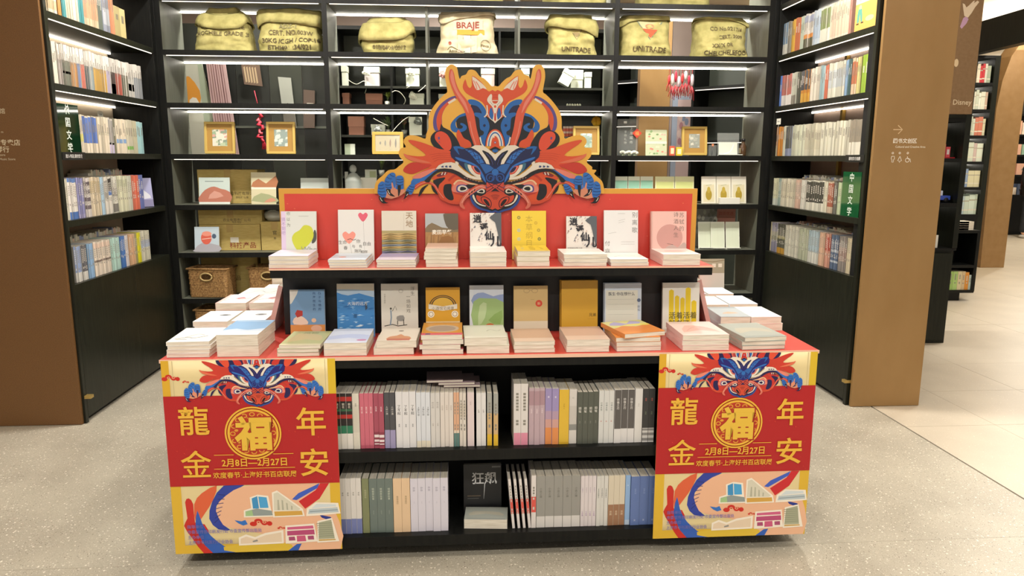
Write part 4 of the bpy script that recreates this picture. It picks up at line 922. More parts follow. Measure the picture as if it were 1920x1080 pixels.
stack((1387, 1469, 632, 657, 2.568, LZS, .23, [('a5aaa2', 'c_grey', 0, .06, 'grey book'), ('a5aaa2', 'c_grey', .004, .02, 'grey book'), ('a5aaa2', 'c_grey', .002, .10, 'grey book lifting its cover')]), 'at the right front corner of the table')
stack((312, 392, 641, 669, 2.575, LZS, .22, uni(4, 'ece9e4', 'c_ink', 'white book with ink brush cover', .004, .04)), 'at left front table corner')
stack((407, 485, 628, 667, 2.575, LZS, .24, [('dcd4c6', 'bluesky', 0, .01, 'thick cream book'), ('dcd4c6', 'bluesky', .002, -.01, 'thick cream book with blue sky cover')]), 'beside the white ink brush stack')
def sstack(x0, x1, y, dep, hts, wh, z=LZS):
    n = len(hts); h = 0; W = x1 - x0
    for i, (T, cov, ar, nm) in enumerate(hts):
        h += T + .0004; k = n - 1 - i
        ps = 'topmost' if k == 0 else ('bottom' if i == 0 else 'second from top' if k == 1 else '%s from top' % ORD[k])
        mtx = tr((x0 + x1) / 2 + random.uniform(-.004, .004), y + dep / 2, z + .0002 + h) @ rz(random.uniform(-.03, .03)) @ tr(-W / 2, -dep / 2, 0) @ rxm(-PI / 2)
        book(book_me(W, dep, T, cov, (), None, ar), '%s of %s, %s %s' % (ps, NUM[n], nm, wh) if n > 1 else '%s %s' % (nm, wh), None, mtx)
W_, PK, GR = 'ece9e6', 'e6c8c2', 'cfd2d4'
LS = 'on left side of table, '
sstack(-1.055, -.922, 2.865, .20, [(.022, W_, 'c_eye', 'white book'), (.022, W_, 'c_eye', 'white book'), (.02, W_, 'c_eye', 'white book')], LS + 'second back, outer')
sstack(-.914, -.785, 2.87, .20, [(.022, W_, 'c_eye', 'white book'), (.022, W_, 'c_eye', 'white book'), (.02, W_, 'c_eye', 'white eye picture book')], LS + 'second back, inner')
sstack(-1.05, -.922, 3.12, .20, [(.029, PK, 'c_redink', 'pink edged book')] * 3, LS + 'third back, outer')
sstack(-.914, -.786, 3.12, .20, [(.029, PK, 'c_redink', 'pink edged book')] * 3, LS + 'third back, inner')
sstack(-1.03, -.785, 3.37, .19, [(.025, PK, 'c_pattern', 'wide book'), (.025, PK, 'c_pattern', 'wide book'), (.025, PK, 'c_pattern', 'wide grey patterned book')], LS + 'fourth back')
sstack(-.99, -.76, 3.585, .16, [(.03, 'd8ccd0', 'c_white', 'thick pale book'), (.03, 'd8ccd0', 'c_white', 'thick pale book')], LS + 'fifth back')
sstack(-.98, -.75, 3.765, .15, [(.05, 'dcd6d8', 'c_pale', 'thick white book'), (.05, 'dcd6d8', 'c_pale', 'thick white book')], LS + 'farthest back')
RS = 'on right side of table, '
sstack(1.056, 1.18, 2.86, .20, [(.03, 'aab0b4', 'c_slate', 'thick slate book')] * 2, RS + 'second back, inner')
sstack(1.188, 1.315, 2.86, .21, [(.03, 'f0e2da', 'c_white', 'thick white book'), (.028, 'f0e2da', 'c_white', 'thick white book')], RS + 'second back, outer')
sstack(1.056, 1.18, 3.11, .20, [(.03, W_, 'c_white', 'white book')] * 2, RS + 'third back, inner')
sstack(1.188, 1.315, 3.12, .20, [(.03, 'e4eaf2', 'c_pale', 'pale blue book')] * 2, RS + 'third back, outer')
sstack(1.056, 1.17, 3.37, .17, [(.03, 'a9abb4', 'c_violet', 'grey violet book')] * 2, RS + 'fourth back, inner')
sstack(1.178, 1.30, 3.37, .17, [(.03, W_, 'c_pale', 'white book')] * 2, RS + 'fourth back, outer')
sstack(1.0, 1.16, 3.57, .17, [(.032, 'ecc8c0', 'c_white', 'white and pink book')] * 3, RS + 'fifth back')
va, vb = at(1311, 487, 3.86), at(1357, 487, 3.86)
plain('c_album', 'a9a48e', [('r', 0, 0, 1, .52, 'd5d3cc'), ('r', .5, .72, .65, .84, 'e6e2d4'), ('r', .75, .72, .9, .84, 'e6e2d4'), ('l', [(0, .95), (.5, .9), (1, .96)], .004, '8a7a5c')])
book(book_me(vb.x - va.x, va.z - LZS + .004, .02, 'a9a48e', (), None, 'c_album'), 'tall olive and grey album standing at the far right corner of the table', None, tr(va.x, 3.83, LZS + .003) @ rxm(-.12))
for i, y in enumerate((2.915, 3.15)):   # books leaning against the riser
    cov, nm = (('d9a8a0', 'pink book'), ('e0b4aa', 'rose book'))[i]; sd = ('nearer', 'farther')[i]
    book(book_me(.20, .20, .018, cov, (), None, 'c_pinkpale'), '%s leaning on the left side of the riser, %s one' % (nm, sd), None, tr(-.7145 - .20 * math.sin(.27) - .002, y, LZS + .0003) @ rym(.27) @ rz(PI / 2))
    book(book_me(.20, .21, .018, cov, (), None, 'c_pinkpale'), '%s leaning on the right side of the riser, %s one' % (nm, sd), None, tr(.9645 + .21 * math.sin(.26) + .018 * math.cos(.26) + .002, y, LZS + .0004 + .018 * math.sin(.26)) @ rym(-.26) @ rz(PI / 2))

# ---- spines on the table's open shelves
YS = TY + .035
def shelf_row(runs, zs, pyb, where, y=YS):
    for n, px0, px1, pyt, nm, cov, bands, text in runs:
        xa = at(px0, (pyt + pyb) / 2, y).x; xb = at(px1, (pyt + pyb) / 2, y).x; T = (xb - xa) / n - .0007
        H = at((px0 + px1) / 2, pyt, y).z - zs
        me = book_me(.145, H, T, cov, tuple(bands), tuple(text) if text else None)
        for i in range(n):
            book(me, '%s%s %s' % (pos_words(i, n), nm, where), nm + 's ' + where, tr(xa + (i + 1) * (T + .0007), y + random.uniform(-.002, .003), zs + .0003) @ rz(PI / 2))
V = lambda s, v, c, h=.010: (s, v, h, c)
UL, UR, LL, LR = 'in upper left row', 'in upper right row', 'in bottom left row', 'in bottom right row'
shelf_row([
    (3, 627, 661, 738, 'black, red and green spine with white foot', 'e6e0d8', [(.28, 1, '2a2424'), (.28, .42, '2f7a5a'), (.55, .62, 'b8302c'), (.86, .94, 'b8302c'), (.68, .72, '3a6a4a')], [V('朝花', .78, 'd8cfc0')]),
    (1, 661.5, 674, 738, 'cream spine with thin grey lines', 'd9d2c4', [(.3, .8, 'cfc8ba')], [V('目送', .8, '6a655c', .006)]),
    (3, 674.5, 700, 738, 'rose pink spine', 'c9697a', [(0, .06, 'b85a6c')], [V('我的小姨', .7, 'efd8d8', .006)]),
    (2, 700.5, 720, 738, 'dark rose spine with white blossoms', 'a54e60', [(.04, .3, '8a3a4c'), (.12, .16, 'e8d8d8'), (.2, .25, 'e8d8d8'), (.07, .09, 'e8d8d8')], [V('花间集', .72, 'f0d8dc', .006)]),
    (2, 720.5, 741, 736, 'charcoal spine with lavender foot', '4c4c50', [(0, .33, '9c94b8')], [V('人间小满', .68, 'c9c4c0', .008)]),
    (3, 741.8, 780, 735, 'thick white spine with brush lettering', 'dcdadb', [], [V('了不起', .68, '4a4a4c', .012), V('重聚', .4, '8a8a8c', .006)]),
    (3, 780.5, 807, 736, 'pale blue white spine with grey title', 'd5d8de', [(0, .12, 'dcd4c0')], [V('上海繁华', .66, '56585e', .0085)]),
    (2, 807.5, 825, 737, 'grey white spine with faint title', 'd0ccc8', [], [V('她们的', .78, '98928c', .008), V('故事', .42, 'a09a94', .005)]),
    (3, 825.5, 850, 736, 'cream white spine with pink tint', 'd9d0c8', [], [V('四时花', .72, 'a8968c', .006)]),
    (2, 850.5, 861, 736, 'thin orange spine with teal foot', 'd9c6b4', [(.3, 1, 'd9a888'), (0, .25, '5a7c78')], None),
    (2, 861.5, 874, 737, 'slim cream spine', 'd8cfc4', [(.55, .8, 'cfc4b4')], None),
    (1, 876, 889, 736, 'thick pinkish white spine', 'd9c9c8', [], [V('长安', .8, 'b09a9a', .007)]),
    (2, 893, 911, 737, 'white spine with small dark title', 'd9d6d4', [], [V('城堡', .66, '8a8684', .006)]),
    (1, 913, 922.5, 738, 'tan and yellow spine with grey head', 'a0a09a', [(.22, .62, 'c9a878'), (0, .22, 'd9b030')], None),
    (1, 925, 934, 738, 'tan and yellow spine with grey head, set apart', 'a0a09a', [(.22, .62, 'c9a878'), (0, .22, 'd9b030')], None)], .438, 840, UL)
shelf_row([
    (2, 963, 990, 720, 'tall white spine with pink foot', 'd8d2ce', [(0, .2, 'd88aa0')], None),
    (3, 991.5, 1021.5, 728, 'mauve spine', 'b8a0a8', [(.7, .95, 'a88890')], [V('红楼影', .6, 'e0d0d4', .006)]),
    (2, 1022, 1047.5, 729, 'purple to orange spine', '9a8cb8', [(0, .3, 'd98a50'), (.3, .45, 'c99a90'), (.45, .6, 'b094a8')], [V('夏', .85, 'e0d8e8', .008)]),
    (1, 1048, 1066.5, 731, 'thick yellow spine', 'd9b23a', [(.0, .04, 'c9a02e')], [V('大地上', .7, 'a8842a', .007)]),
    (1, 1067, 1081.5, 731, 'grey landscape spine with white foot', 'cfcac4', [(.25, .36, '8a8a86'), (.36, .7, 'c2bdb6')], [V('山', .85, '8a857e', .007)]),
    (4, 1082, 1122, 735, 'dark green grey spine with white label', '55584f', [], [V('旧址', .66, 'e4e0d8', .011), V('王小', .42, 'a8a69c', .005)]),
    (3, 1122.5, 1151, 733, 'pale spine with handwritten title', 'cfcfcc', [], [V('行到水穷', .7, '6a7472', .008), V('处', .42, 'b85a50', .006)]),
    (3, 1151.5, 1189.5, 731, 'dark grey spine with white foot', 'd9d6d4', [(.27, 1, '5a5654')], [V('彷徨之刃', .74, 'dcd8d4', .0105)]),
    (1, 1190, 1204, 729, 'plain white spine', 'd9d6d2', [], [V('文心', .7, 'a09a94', .006)]),
    (2, 1204.5, 1227, 729, 'black spine with chequered foot', '3a3a3a', [(0, .27, 'd0cecb'), (.03, .08, '8a8886'), (.13, .18, '8a8886'), (.22, .26, '8a8886')], [V('暗夜', .8, 'b85a50', .006), V('与光', .55, '8a9a7a', .006)])], .438, 832, UR)
shelf_row([
    (4, 638, 678, 897, 'white spine with blue foot', 'ddd8d2', [(0, .27, '7680b4')], [V('寻味', .72, '8a867e', .007)]),
    (1, 679, 692, 898, 'olive green spine', '7f8460', [], [V('明朝那些', .72, 'b0ae8c', .008)]),
    (3, 692.5, 737, 898, 'grey green spine', '6c7872', [(.0, .03, '5e6a64')], [V('明朝那些事', .72, 'b8bfae', .009), V('全新版本', .38, '9aa498', .004)]),
    (2, 737.5, 769, 897, 'peach spine', 'dfc09c', [], [V('忽如远行', .6, '8a7458', .008)]),
    (5, 769.5, 840, 897, 'white lavender spine', 'd3cfda', [], [V('静静', .8, 'a8a4b4', .009), V('生长', .55, 'b4b0bc', .004)])], .10, 1000, LL)
shelf_row([
    (1, 996, 1005, 892, 'slim white spine with coral band, upright', 'ddd6d2', [(.3, .6, 'd9584e')], None),
    (5, 1005.5, 1088, 893, 'thick grey spine with white foot', '97958f', [(0, .22, 'd4d0cc')], [V('小说之神', .68, '6c6a64', .010)]),
    (4, 1088.5, 1117.5, 893, 'pinkish white spine with purple print', 'd8cfd0', [], [V('海的女儿', .72, 'a08aa0', .005), V('下半场', .25, '8a5a9a', .006)]),
    (3, 1118, 1139.5, 893, 'grey white spine with black print', 'd4d2cc', [], [V('不存在的骑士', .66, '6a6a68', .006)]),
    (3, 1140, 1171.5, 892, 'cream spine with brown foot', 'd4c9b4', [(0, .42, '9c7458')], [V('悲剧', .25, 'd8c4a8', .009)]),
    (1, 1172, 1181.5, 892, 'light blue spine', '8fb0d8', [(0, .1, 'b8c8dc')], [V('蓝', .8, 'c8d8e8', .006)]),
    (3, 1182, 1232, 893, 'thick blue spine', '6379ae', [], [V('在海边', .7, '8fa2cc', .007), V('文', .1, 'c8d0e4', .008)])], .10, 988, LR)
me = book_me(.145, .20, .0098, 'ddd6d2', ((.3, .6, 'd9584e'),))
for i in range(4):
    x = at(960.5 + i * 10, 985, YS).x
    book(me, '%sslim white spine with coral band, leaning left' % pos_words(i, 4), None, tr(x + .0105, YS, .1004 + .0014) @ rym(-.085) @ rz(PI / 2))
book(book_me(.15, .20, .02, '1c1d1f', (), None, 'storm'), 'black book with white brush title facing out on the bottom shelf', None, tr(at(870, 985, YS + .1).x, YS + .12, .103) @ rxm(-.13))
stack((872, 953, 974, 989, YS + .004, .1003, .10, [('cfcac0', 'c_grey', 0, -.08, 'thick grey topped book')]), 'lying flat before the black book on the bottom shelf')
for i, (px0, px1, py, nm) in enumerate(((832, 900, 711, 'bottom'), (822, 890, 705, 'middle'), (800, 868, 698, 'top'))):
    a = at(px0, py, YS + .06); b_ = at(px1, py, YS + .06)
    book(book_me(b_.x - a.x, .12, .008, 'b9a0a4', (), None), '%s thin mauve book of three lying across the upper left row' % nm, None, tr(a.x, YS + .05, .438 + .2145 + i * .0095 + .0085) @ rz(0.02 * i) @ rxm(-PI / 2))

# ------------------------------------------------------------------ books in the two side bookcases
def side_row(sx, zi, hdef, runs, where, stuff=None, d=.022):
    # runs: (n, px from, px to, description, cover, bands, height or None); px along the foot of the row
    x = -2.153 - d if sx < 0 else 2.353 + d
    z = Z[zi] + .0004
    for n, pa, pb, nm, cov, bands, h in runs:
        ya, yb = sorted((yon(pa, x, z), yon(pb, x, z))); T = (yb - ya) / n - .0014; H = h or hdef
        if stuff is not None:
            for i in range(n):
                y = ya + i * (T + .0014); hh = H * random.uniform(.955, 1.0); dj = random.uniform(0, .007); kk = random.choice((.84, .92, 1)); x1 = x + (-.14 if sx < 0 else .14); xq = x + sx * dj; a, b_ = sorted((xq, x1))
                stuff.box((a, y, z), (b_, y + T, z + hh), mat(dim(cov, kk), .4))
                lum = sum(int(cov[q:q + 2], 16) for q in (0, 2, 4)); v = random.uniform(.5, .62); xx = xq - sx * .0006
                for q in range(int(random.uniform(5, 9))):
                    z0 = z + hh * (v + .036 * q); stuff.face([(xx, y + T * .3, z0), (xx, y + T * .7, z0), (xx, y + T * .7, z0 + hh * .026), (xx, y + T * .3, z0 + hh * .026)][::-sx], mat('7d786e' if lum > 430 else 'cfcac0', .4))
                stuff.box((a + .002 + (.001 if sx < 0 else 0), y + T * .14, z + hh), (b_ - .002, y + T * .86, z + hh + .0006), PAGE)
                for v0, v1, c in bands:
                    xx = xq - sx * .0003
                    stuff.face([(xx, y, z + hh * v0), (xx, y + T, z + hh * v0), (xx, y + T, z + hh * v1), (xx, y, z + hh * v1)][::-sx], mat(dim(c, kk), .4))
            continue
        mes = [book_me(.14, H * hk, T, dim(cov, kk), tuple((v0, v1, dim(c, kk)) for v0, v1, c in bands), None) for kk, hk in ((1, 1), (.9, .985), (.96, .975), (.85, .995))]
        for i in range(n):
            me = mes[(i * 3 + n) % 4 if n > 1 else 0]
            # counted from the pillar end of the shelf, which is the nearer end
            if n == 1: w_ = ''
            elif i == 0: w_ = 'nearest pillar of %s ' % NUM[n]
            elif n == 3 and i == 1: w_ = 'middle of three '
            elif i == n - 1: w_ = 'farthest from pillar of %s ' % NUM[n]
            else: w_ = '%s from pillar of %s ' % (ORD[i], NUM[n])
            dx = random.uniform(0, .005)
            mtx = tr(x - dx, ya + i * (T + .0014) + T, z) @ rz(PI) if sx < 0 else tr(x + dx, ya + i * (T + .0014), z)
            book(me, '%s%s %s' % (w_, nm, where), nm + 's ' + where, mtx)
W1, CR, GY = 'ddd8cc', 'd6cbb6', '8d9090'
L4, L5 = 'on left bookcase fourth shelf', 'on left bookcase lowest shelf'
R4, R5 = 'on right bookcase fourth shelf', 'on right bookcase lowest shelf'
side_row(-1, 5, .23, [
    (2, 129, 133, 'slim cream spine', 'dcd9c6', [], None), (4, 133.5, 150, 'blue ended white spine', 'e2dcd4', [(0, .18, '4f74b4'), (.9, 1, '5f80b8')], None), (4, 150.5, 163, 'violet blue spine', '8c8cb8', [(.0, .1, 'a09cc0')], None),
    (3, 163.5, 174, 'white spine with dark dots', 'cfc8c4', [(.2, .3, '6a6068'), (.4, .5, '6a6068'), (.6, .7, '6a6068'), (.8, .9, '5a5058')], None), (5, 174.5, 193, 'tan cream spine', 'd2c4aa', [(.6, .9, 'c4b28e')], None),
    (2, 193.5, 200, 'light blue spine', 'a9c6da', [], None), (2, 200.5, 207, 'pale spine with grey middle', 'd9d4c8', [(.4, .9, '9a9690')], None), (2, 207.5, 214, 'black, blue and white spine', 'd9d4c8', [(.5, .62, '4f74b4'), (.62, .95, '3a3634')], None),
    (3, 214.5, 225, 'white spine with grey foot', 'd8d6c8', [(.02, .25, '7d7a74'), (.45, .7, '9a968e')], None), (5, 225.5, 243, 'cream spine with green tint', 'd5d4b8', [(.7, .9, 'c2c4a4')], None), (2, 243.5, 251, 'pale grey spine', 'c9c8b8', [], None),
    (3, 251.5, 264, 'coral red spine', 'd9745c', [], None), (2, 264.5, 273, 'royal blue spine', '6a77b4', [(.6, .7, '8d98c8')], None)], L4)
side_row(-1, 6, .205, [
    (3, 145, 157, 'blue spine with white foot', 'd6d3cc', [(.27, 1, '8fa2c8')], None), (3, 157.5, 168, 'charcoal spine with white foot', 'd6d3cc', [(.25, 1, '66666c')], None), (3, 168.5, 180, 'sky blue spine', '8fb2d6', [], None),
    (8, 180.5, 212, 'dotted pinkish cream spine', 'ddd0c0', [(.4, .46, '7a6a62'), (.8, .95, 'e0c6b4')], None), (5, 212.5, 229, 'pale aqua spine', 'b0d0c6', [], None), (3, 229.5, 239, 'strong blue spine', '4a78bc', [], None),
    (2, 239.5, 245, 'white lilac spine', 'd6d0d2', [], None), (3, 245.5, 256, 'apricot spine', 'd9b08a', [], None), (2, 256.5, 261, 'olive brown spine', 'a39a70', [], None), (2, 261.5, 267, 'lemon yellow spine', 'd9d22c', [], None),
    (5, 267.5, 284, 'cream spine with blue block', 'd0cdb8', [(.45, .7, 'a9b6cc')], None)], L5)
side_row(1, 5, .205, [
    (2, 1441, 1446, 'white spine with blue foot', 'd9d9cc', [(0, .3, '6a78b0')], None), (3, 1446.5, 1456, 'pale yellow spine', 'd3d3b4', [(0, .25, 'c8d0c4')], None), (2, 1456.5, 1462, 'grey green spine', '8fa29a', [], None),
    (7, 1462.5, 1488, 'cream grey spine', 'cfc9b4', [(.3, .9, 'c6bfa8')], None), (3, 1488.5, 1499, 'rose tinted spine', 'ccaa98', [(.4, .9, 'c8b0a0')], None), (3, 1499.5, 1508, 'white spine', 'd3d0c4', [], None),
    (8, 1508.5, 1541, 'black topped white spine', 'd3d0c0', [(.27, .96, '3b3a36')], None), (2, 1541.5, 1548, 'cream spine', 'd6d2bc', [], None), (3, 1548.5, 1559, 'red and cream striped spine', 'c9b49c', [(.2, .95, 'a8604c')], None),
    (2, 1559.5, 1566, 'dark grey spine', '6d6c64', [], None), (3, 1566.5, 1577, 'pale green spine', 'bcc8a4', [], None), (2, 1577.5, 1587, 'pink spine with red dots', 'd9b8a4', [(.5, .9, 'c88878')], None)], R4, d=.03)
side_row(1, 6, .225, [
    (3, 1435, 1443, 'cream yellow spine', 'd6cba4', [], None), (4, 1443.5, 1455, 'violet grey spine', '8d8a9c', [(.4, .7, '9a9884')], None), (5, 1455.5, 1468, 'black and yellow spine', '5a5a4e', [(0, .2, 'c0923c'), (.5, .6, 'a09a6a')], None),
    (9, 1468.5, 1494, 'white grey spine', 'd0cdbc', [(.1, .9, 'c9c6b6')], None), (6, 1494.5, 1512, 'sage grey spine', 'b0b49c', [], None), (7, 1512.5, 1532, 'white footed pale blue spine', 'd3d3c8', [(.35, 1, 'a9bcc4')], None),
    (3, 1532.5, 1543, 'salmon and cream spine', 'd9b296', [], None), (3, 1543.5, 1553, 'red and pink spine', 'cf9a86', [(.5, .9, 'b8584a')], None), (5, 1553.5, 1568, 'white marked dark blue spine', '5f6f88', [(.2, .26, 'b9c0c8'), (.5, .58, 'b9c0c8'), (.75, .8, '8d98a8')], None),
    (5, 1568.5, 1583, 'mauve grey spine', '8d8680', [(.3, .7, 'a08a80')], None), (3, 1583.5, 1593, 'cream spine', 'd3c6a8', [], None), (1, 1593.5, 1598, 'light green spine', 'a8bc80', [], None)], R5, d=.03)
st = MB()
side_row(-1, 4, .218, [
    (2, 153, 160, 'cream spine with yellow mark', CR, [(.3, .5, 'd8d27a')], None), (5, 161, 187, 'blue spine with white foot', CR, [(.27, .97, '5572b4')], None),
    (5, 188, 208, 'plain cream spine', CR, [(.5, .6, 'c4bba6')], None), (2, 209, 216, 'grey and lilac spine', 'bdb8b0', [(.25, .95, '8e8b88'), (0, .3, 'b9aecb')], None),
    (1, 217, 221, 'dark olive spine', '6b6a58', [], None), (5, 222, 241, 'cream spine with small blue mark', CR, [(.3, .42, '7d9cc4')], None), (3, 242, 252, 'cream spine with green stamp', 'd9d2bc', [(.12, .22, '7cbf58')], None),
    (2, 253, 260, 'cream yellow spine', 'd9d3b4', [], None), (3, 261, 272, 'pale teal spine', '9cc3c6', [], None)], '', st)
side_row(-1, 2, .25, [(6, 88, 110, '', CR, [(.1, .3, 'c0a884')], None), (2, 110.5, 118, '', 'b8864e', [], None), (4, 118.5, 126, '', '5aa0a4', [(.5, 1, '5a4c40')], None), (6, 126.5, 150, '', 'd0c6b0', [(.6, 1, '6a5e50')], None), (2, 150.5, 160, '', '4f9aa0', [], None),
                      (8, 160.5, 186, '', 'd0bfa0', [(.2, .7, 'cfa080')], None), (3, 186.5, 196, '', '6f7a70', [], None), (4, 196.5, 210, '', '8d92a0', [(.2, .6, 'b0b4bc')], None), (2, 210.5, 217, '', 'c88a6a', [], None), (2, 219, 240, '', 'd0c088', [], .19)], '', st)
side_row(-1, 3, .225, [(2, 103, 113, '', 'd9d4c4', [], None), (3, 113.5, 122, '', 'd9d0c4', [(0, .62, 'a39a94')], None), (4, 122.5, 136, '', 'd9d4cc', [(0, .62, '6a6c60'), (.3, .36, 'a09a60')], None), (4, 136.5, 149, '', 'd9d4cc', [(0, .62, 'b0855a')], None), (2, 149.5, 155, '', 'd9d4cc', [(0, .62, '6f7a98')], None),
                       (3, 155.5, 164, '', 'd9d4cc', [(0, .62, 'b8685a')], None), (2, 164.5, 170, '', 'd9d4cc', [(0, .62, '55585a')], None), (3, 170.5, 180, '', 'd9d4cc', [(0, .62, '8f9a9a')], None), (6, 180.5, 203, '', 'd9d4cc', [(0, .62, 'b8944e')], None), (2, 203.5, 211, '', 'd9d4cc', [(0, .62, 'a298ac')], None),
                       (2, 211.5, 220, '', 'd9d4cc', [(0, .62, '4a3c38'), (0, .3, 'b86a5a')], None), (3, 220.5, 232, '', 'd9d4cc', [(0, .62, 'a8584a')], None), (3, 232.5, 243, '', 'd9d4cc', [(0, .62, '6a6a5a')], None), (3, 243.5, 254, '', 'd9d4cc', [(0, .62, 'c9c6c0'), (.2, .4, '6a6a6a')], None), (4, 254.5, 269, '', 'd9d4cc', [(0, .62, '8d9298')], None)], '', st)
side_row(1, 2, .235, [(4, 1459, 1474, '', 'd3d3c8', [(.35, 1, '7d94ac')], None), (2, 1474.5, 1480, '', '8d8a80', [], None), (2, 1480.5, 1488, '', 'c8a04a', [], None), (2, 1488.5, 1497, '', 'b0684a', [], None), (2, 1497.5, 1504, '', 'b4c0b0', [], None), (7, 1504.5, 1522, '', 'c9c4bc', [(0, .3, '5a5a4c'), (.3, .42, 'd08a4a'), (.75, .95, '98a0b8')], None),
                      (4, 1522.5, 1535, '', 'b9c4cc', [(.2, .8, 'a0b0c0')], None), (5, 1535.5, 1553, '', 'd0cfc0', [(.4, .95, '7d8a5c')], None), (10, 1553.5, 1588, '', 'cfc0ac', [(.1, .9, 'c4b29c')], None), (2, 1588.5, 1592, '', 'd0a090', [], None)], '', st, .03)
side_row(1, 3, .225, [(2, 1455, 1463, '', '5f80c0', [], None), (4, 1463.5, 1481, '', 'd3cec8', [(.35, 1, 'b06a60')], None), (3, 1481.5, 1490, '', 'c9cab8', [(0, .3, '8a8478')], None), (3, 1490.5, 1499, '', '55564c', [], None), (5, 1499.5, 1515, '', 'c88a3c', [(.4, 1, '4a4e54'), (0, .3, 'd8a84a')], None), (6, 1515.5, 1534, '', 'd3ccbc', [], None), (3, 1534.5, 1543, '', '9fbcc0', [], None),
                      (2, 1543.5, 1549, '', 'b0624a', [], None), (8, 1549.5, 1580, '', 'cfcdbc', [(.3, .8, 'b8bfc0')], None), (2, 1580.5, 1586, '', '8fb0d0', [], None), (2, 1586.5, 1592, '', '4f6a6a', [], None), (3, 1592.5, 1602, '', 'd0b89a', [(.3, .9, 'b06a4a')], None), (3, 1602.5, 1611, '', 'c0b87a', [], None), (2, 1611.5, 1623, '', '8fae3c', [], None), (2, 1623.5, 1633, '', '7db04a', [(0, .5, 'd0d0b8')], None)], '', st, .03)
side_row(1, 4, .218, [(3, 1446, 1456, '', 'd0a07a', [(0, .35, 'd0c8a0')], None), (3, 1456.5, 1465, '', 'c9883c', [], None), (2, 1465.5, 1470, '', 'd0d0bc', [], None), (4, 1470.5, 1481, '', '8d94ac', [(.25, 1, '55584f')], None), (8, 1481.5, 1506, '', 'c9cbb4', [], None), (8, 1506.5, 1534, '', 'd0cbb4', [(.2, .8, 'c6c0a8')], None), (8, 1534.5, 1562, '', 'cdcbb8', [], None), (6, 1562.5, 1588, '', 'd3d0bc', [], None), (7, 1588.5, 1620, '', 'd3d0c0', [(.38, 1, '8d8474')], None)], '', st, .03)
random.seed(4)
for sx, zi, ya, yb, h in ((-1, 5, 4.75, 5.2, .27), (-1, 6, 4.4, 5.1, .245), (1, 5, 4.6, 5.3, .235), (1, 6, 4.4, 5.35, .25)):      # the second rows behind
    y = ya; x = -2.153 if sx < 0 else 2.353
    while y < yb:
        T = random.uniform(.012, .03); a, b_ = sorted((x + sx * .165, x + sx * .29))
        st.box((a, y, Z[zi] + .0004), (b_, y + T, Z[zi] + h * random.uniform(.9, 1)), mat(random.choice(['d3d0bc', 'c9c6b0', 'b0b4a8', 'd8d4c8', '8d98b8', 'd3b8a8']), .45)); y += T + .0006

# signs and cards on the side bookcases
def acrylic(name, sx, px0, px1, zi, H, text, label, glow):
    x = -2.153 - .012 if sx < 0 else 2.353 + .012
    ya, yb = sorted((yon(px0, x, Z[zi] + .1), yon(px1, x, Z[zi] + .1)))
    r = tag(empty(name, (x, (ya + yb) / 2, Z[zi] + .0005)), label, 'sign'); h = (yb - ya) / 2
    m = mat('0c2a18' if glow else '1d5a34', .06, spec=.8, alpha=1 if glow else .86)
    box('plate', (-.002, -h, 0), (.002, h, H), m, r)
    a, b_ = sorted((-sx * .002, sx * .05)); box('foot', (a, -h, 0), (b_, h, .004), m, r) if False else None
    P = Pr().text(text, 0, H / 2, min(h * .7, .055), 'dfe6dc', .01, vert=True, pitch=1.25)
    P.build('lettering', r, plane((-sx * .0025, 0, 0), (0, -sx * -1 if sx < 0 else -1, 0), (0, 0, 1), (-sx, 0, 0)))
    return r
acrylic('shelf_sign', -1, 106, 150, 4, .262, '外国文学', 'dark green glossy acrylic sign with vertical white characters, left bookcase', True)
acrylic('shelf_sign', 1, 1578, 1612, 5, .27, '中国文学', 'bright green glossy acrylic sign with vertical white characters, right bookcase', False)
def strip(sx, px0, px1, zi, text, label):
    x = -2.153 + .0012 if sx < 0 else 2.353 - .0012
    ya, yb = sorted((yon(px0, x, Z[zi] - .02), yon(px1, x, Z[zi] - .02)))
    r = tag(empty('shelf_label', (x, (ya + yb) / 2, Z[zi] - ST - .004)), label, 'label'); h = (yb - ya) / 2
    box('plate', (-.0008, -h, 0), (.0008, h, .044), mat('121212', .4), r)
    Pr().text(text, 0, .022, .022, 'd8d8d4', .012).build('lettering', r, plane((-sx * .0009, 0, 0), (0, -1 if sx > 0 else 1, 0), (0, 0, 1), (-sx, 0, 0)))
strip(-1, 117, 160, 4, '进入书店,请勿饮食', 'black shelf edge label with white characters on left bookcase')
strip(1, 1585, 1620, 4, '请勿饮食拍摄', 'black shelf edge label with white characters on right bookcase')
for px, py, sx, lab in ((188, 215, -1, 'small white price card above the blue spines on the left bookcase'), (199, 322, -1, 'small white price card on the fourth shelf of the left bookcase'), (1460, 228, 1, 'small white price card on the right bookcase third shelf')):
    x = -2.36
    v = ray(px, py); t = x / v.x; p = Vector((x, v.y * t, CH + v.z * t)) if sx < 0 else at(px, py, 5.46)
    zi = 4 if p.z > 1.5 else 5
    r = tag(empty('price_card', (p.x, p.y, Z[zi] + .0005)), lab, 'card')
    box('card', (-.001, -.035, p.z - Z[zi] - .022), (.001, .035, p.z - Z[zi] + .022), mat('efeee2', .5), r); box('stem', (-.002, -.003, 0), (.002, .003, p.z - Z[zi] - .022), ALU, r)
    Pr().rect(-.02, p.z - Z[zi] - .003, .02, p.z - Z[zi] + .003, '9a9a94').build('print', r, plane((-sx * .0012, 0, 0), (0, -1, 0), (0, 0, 1), (-sx, 0, 0)))
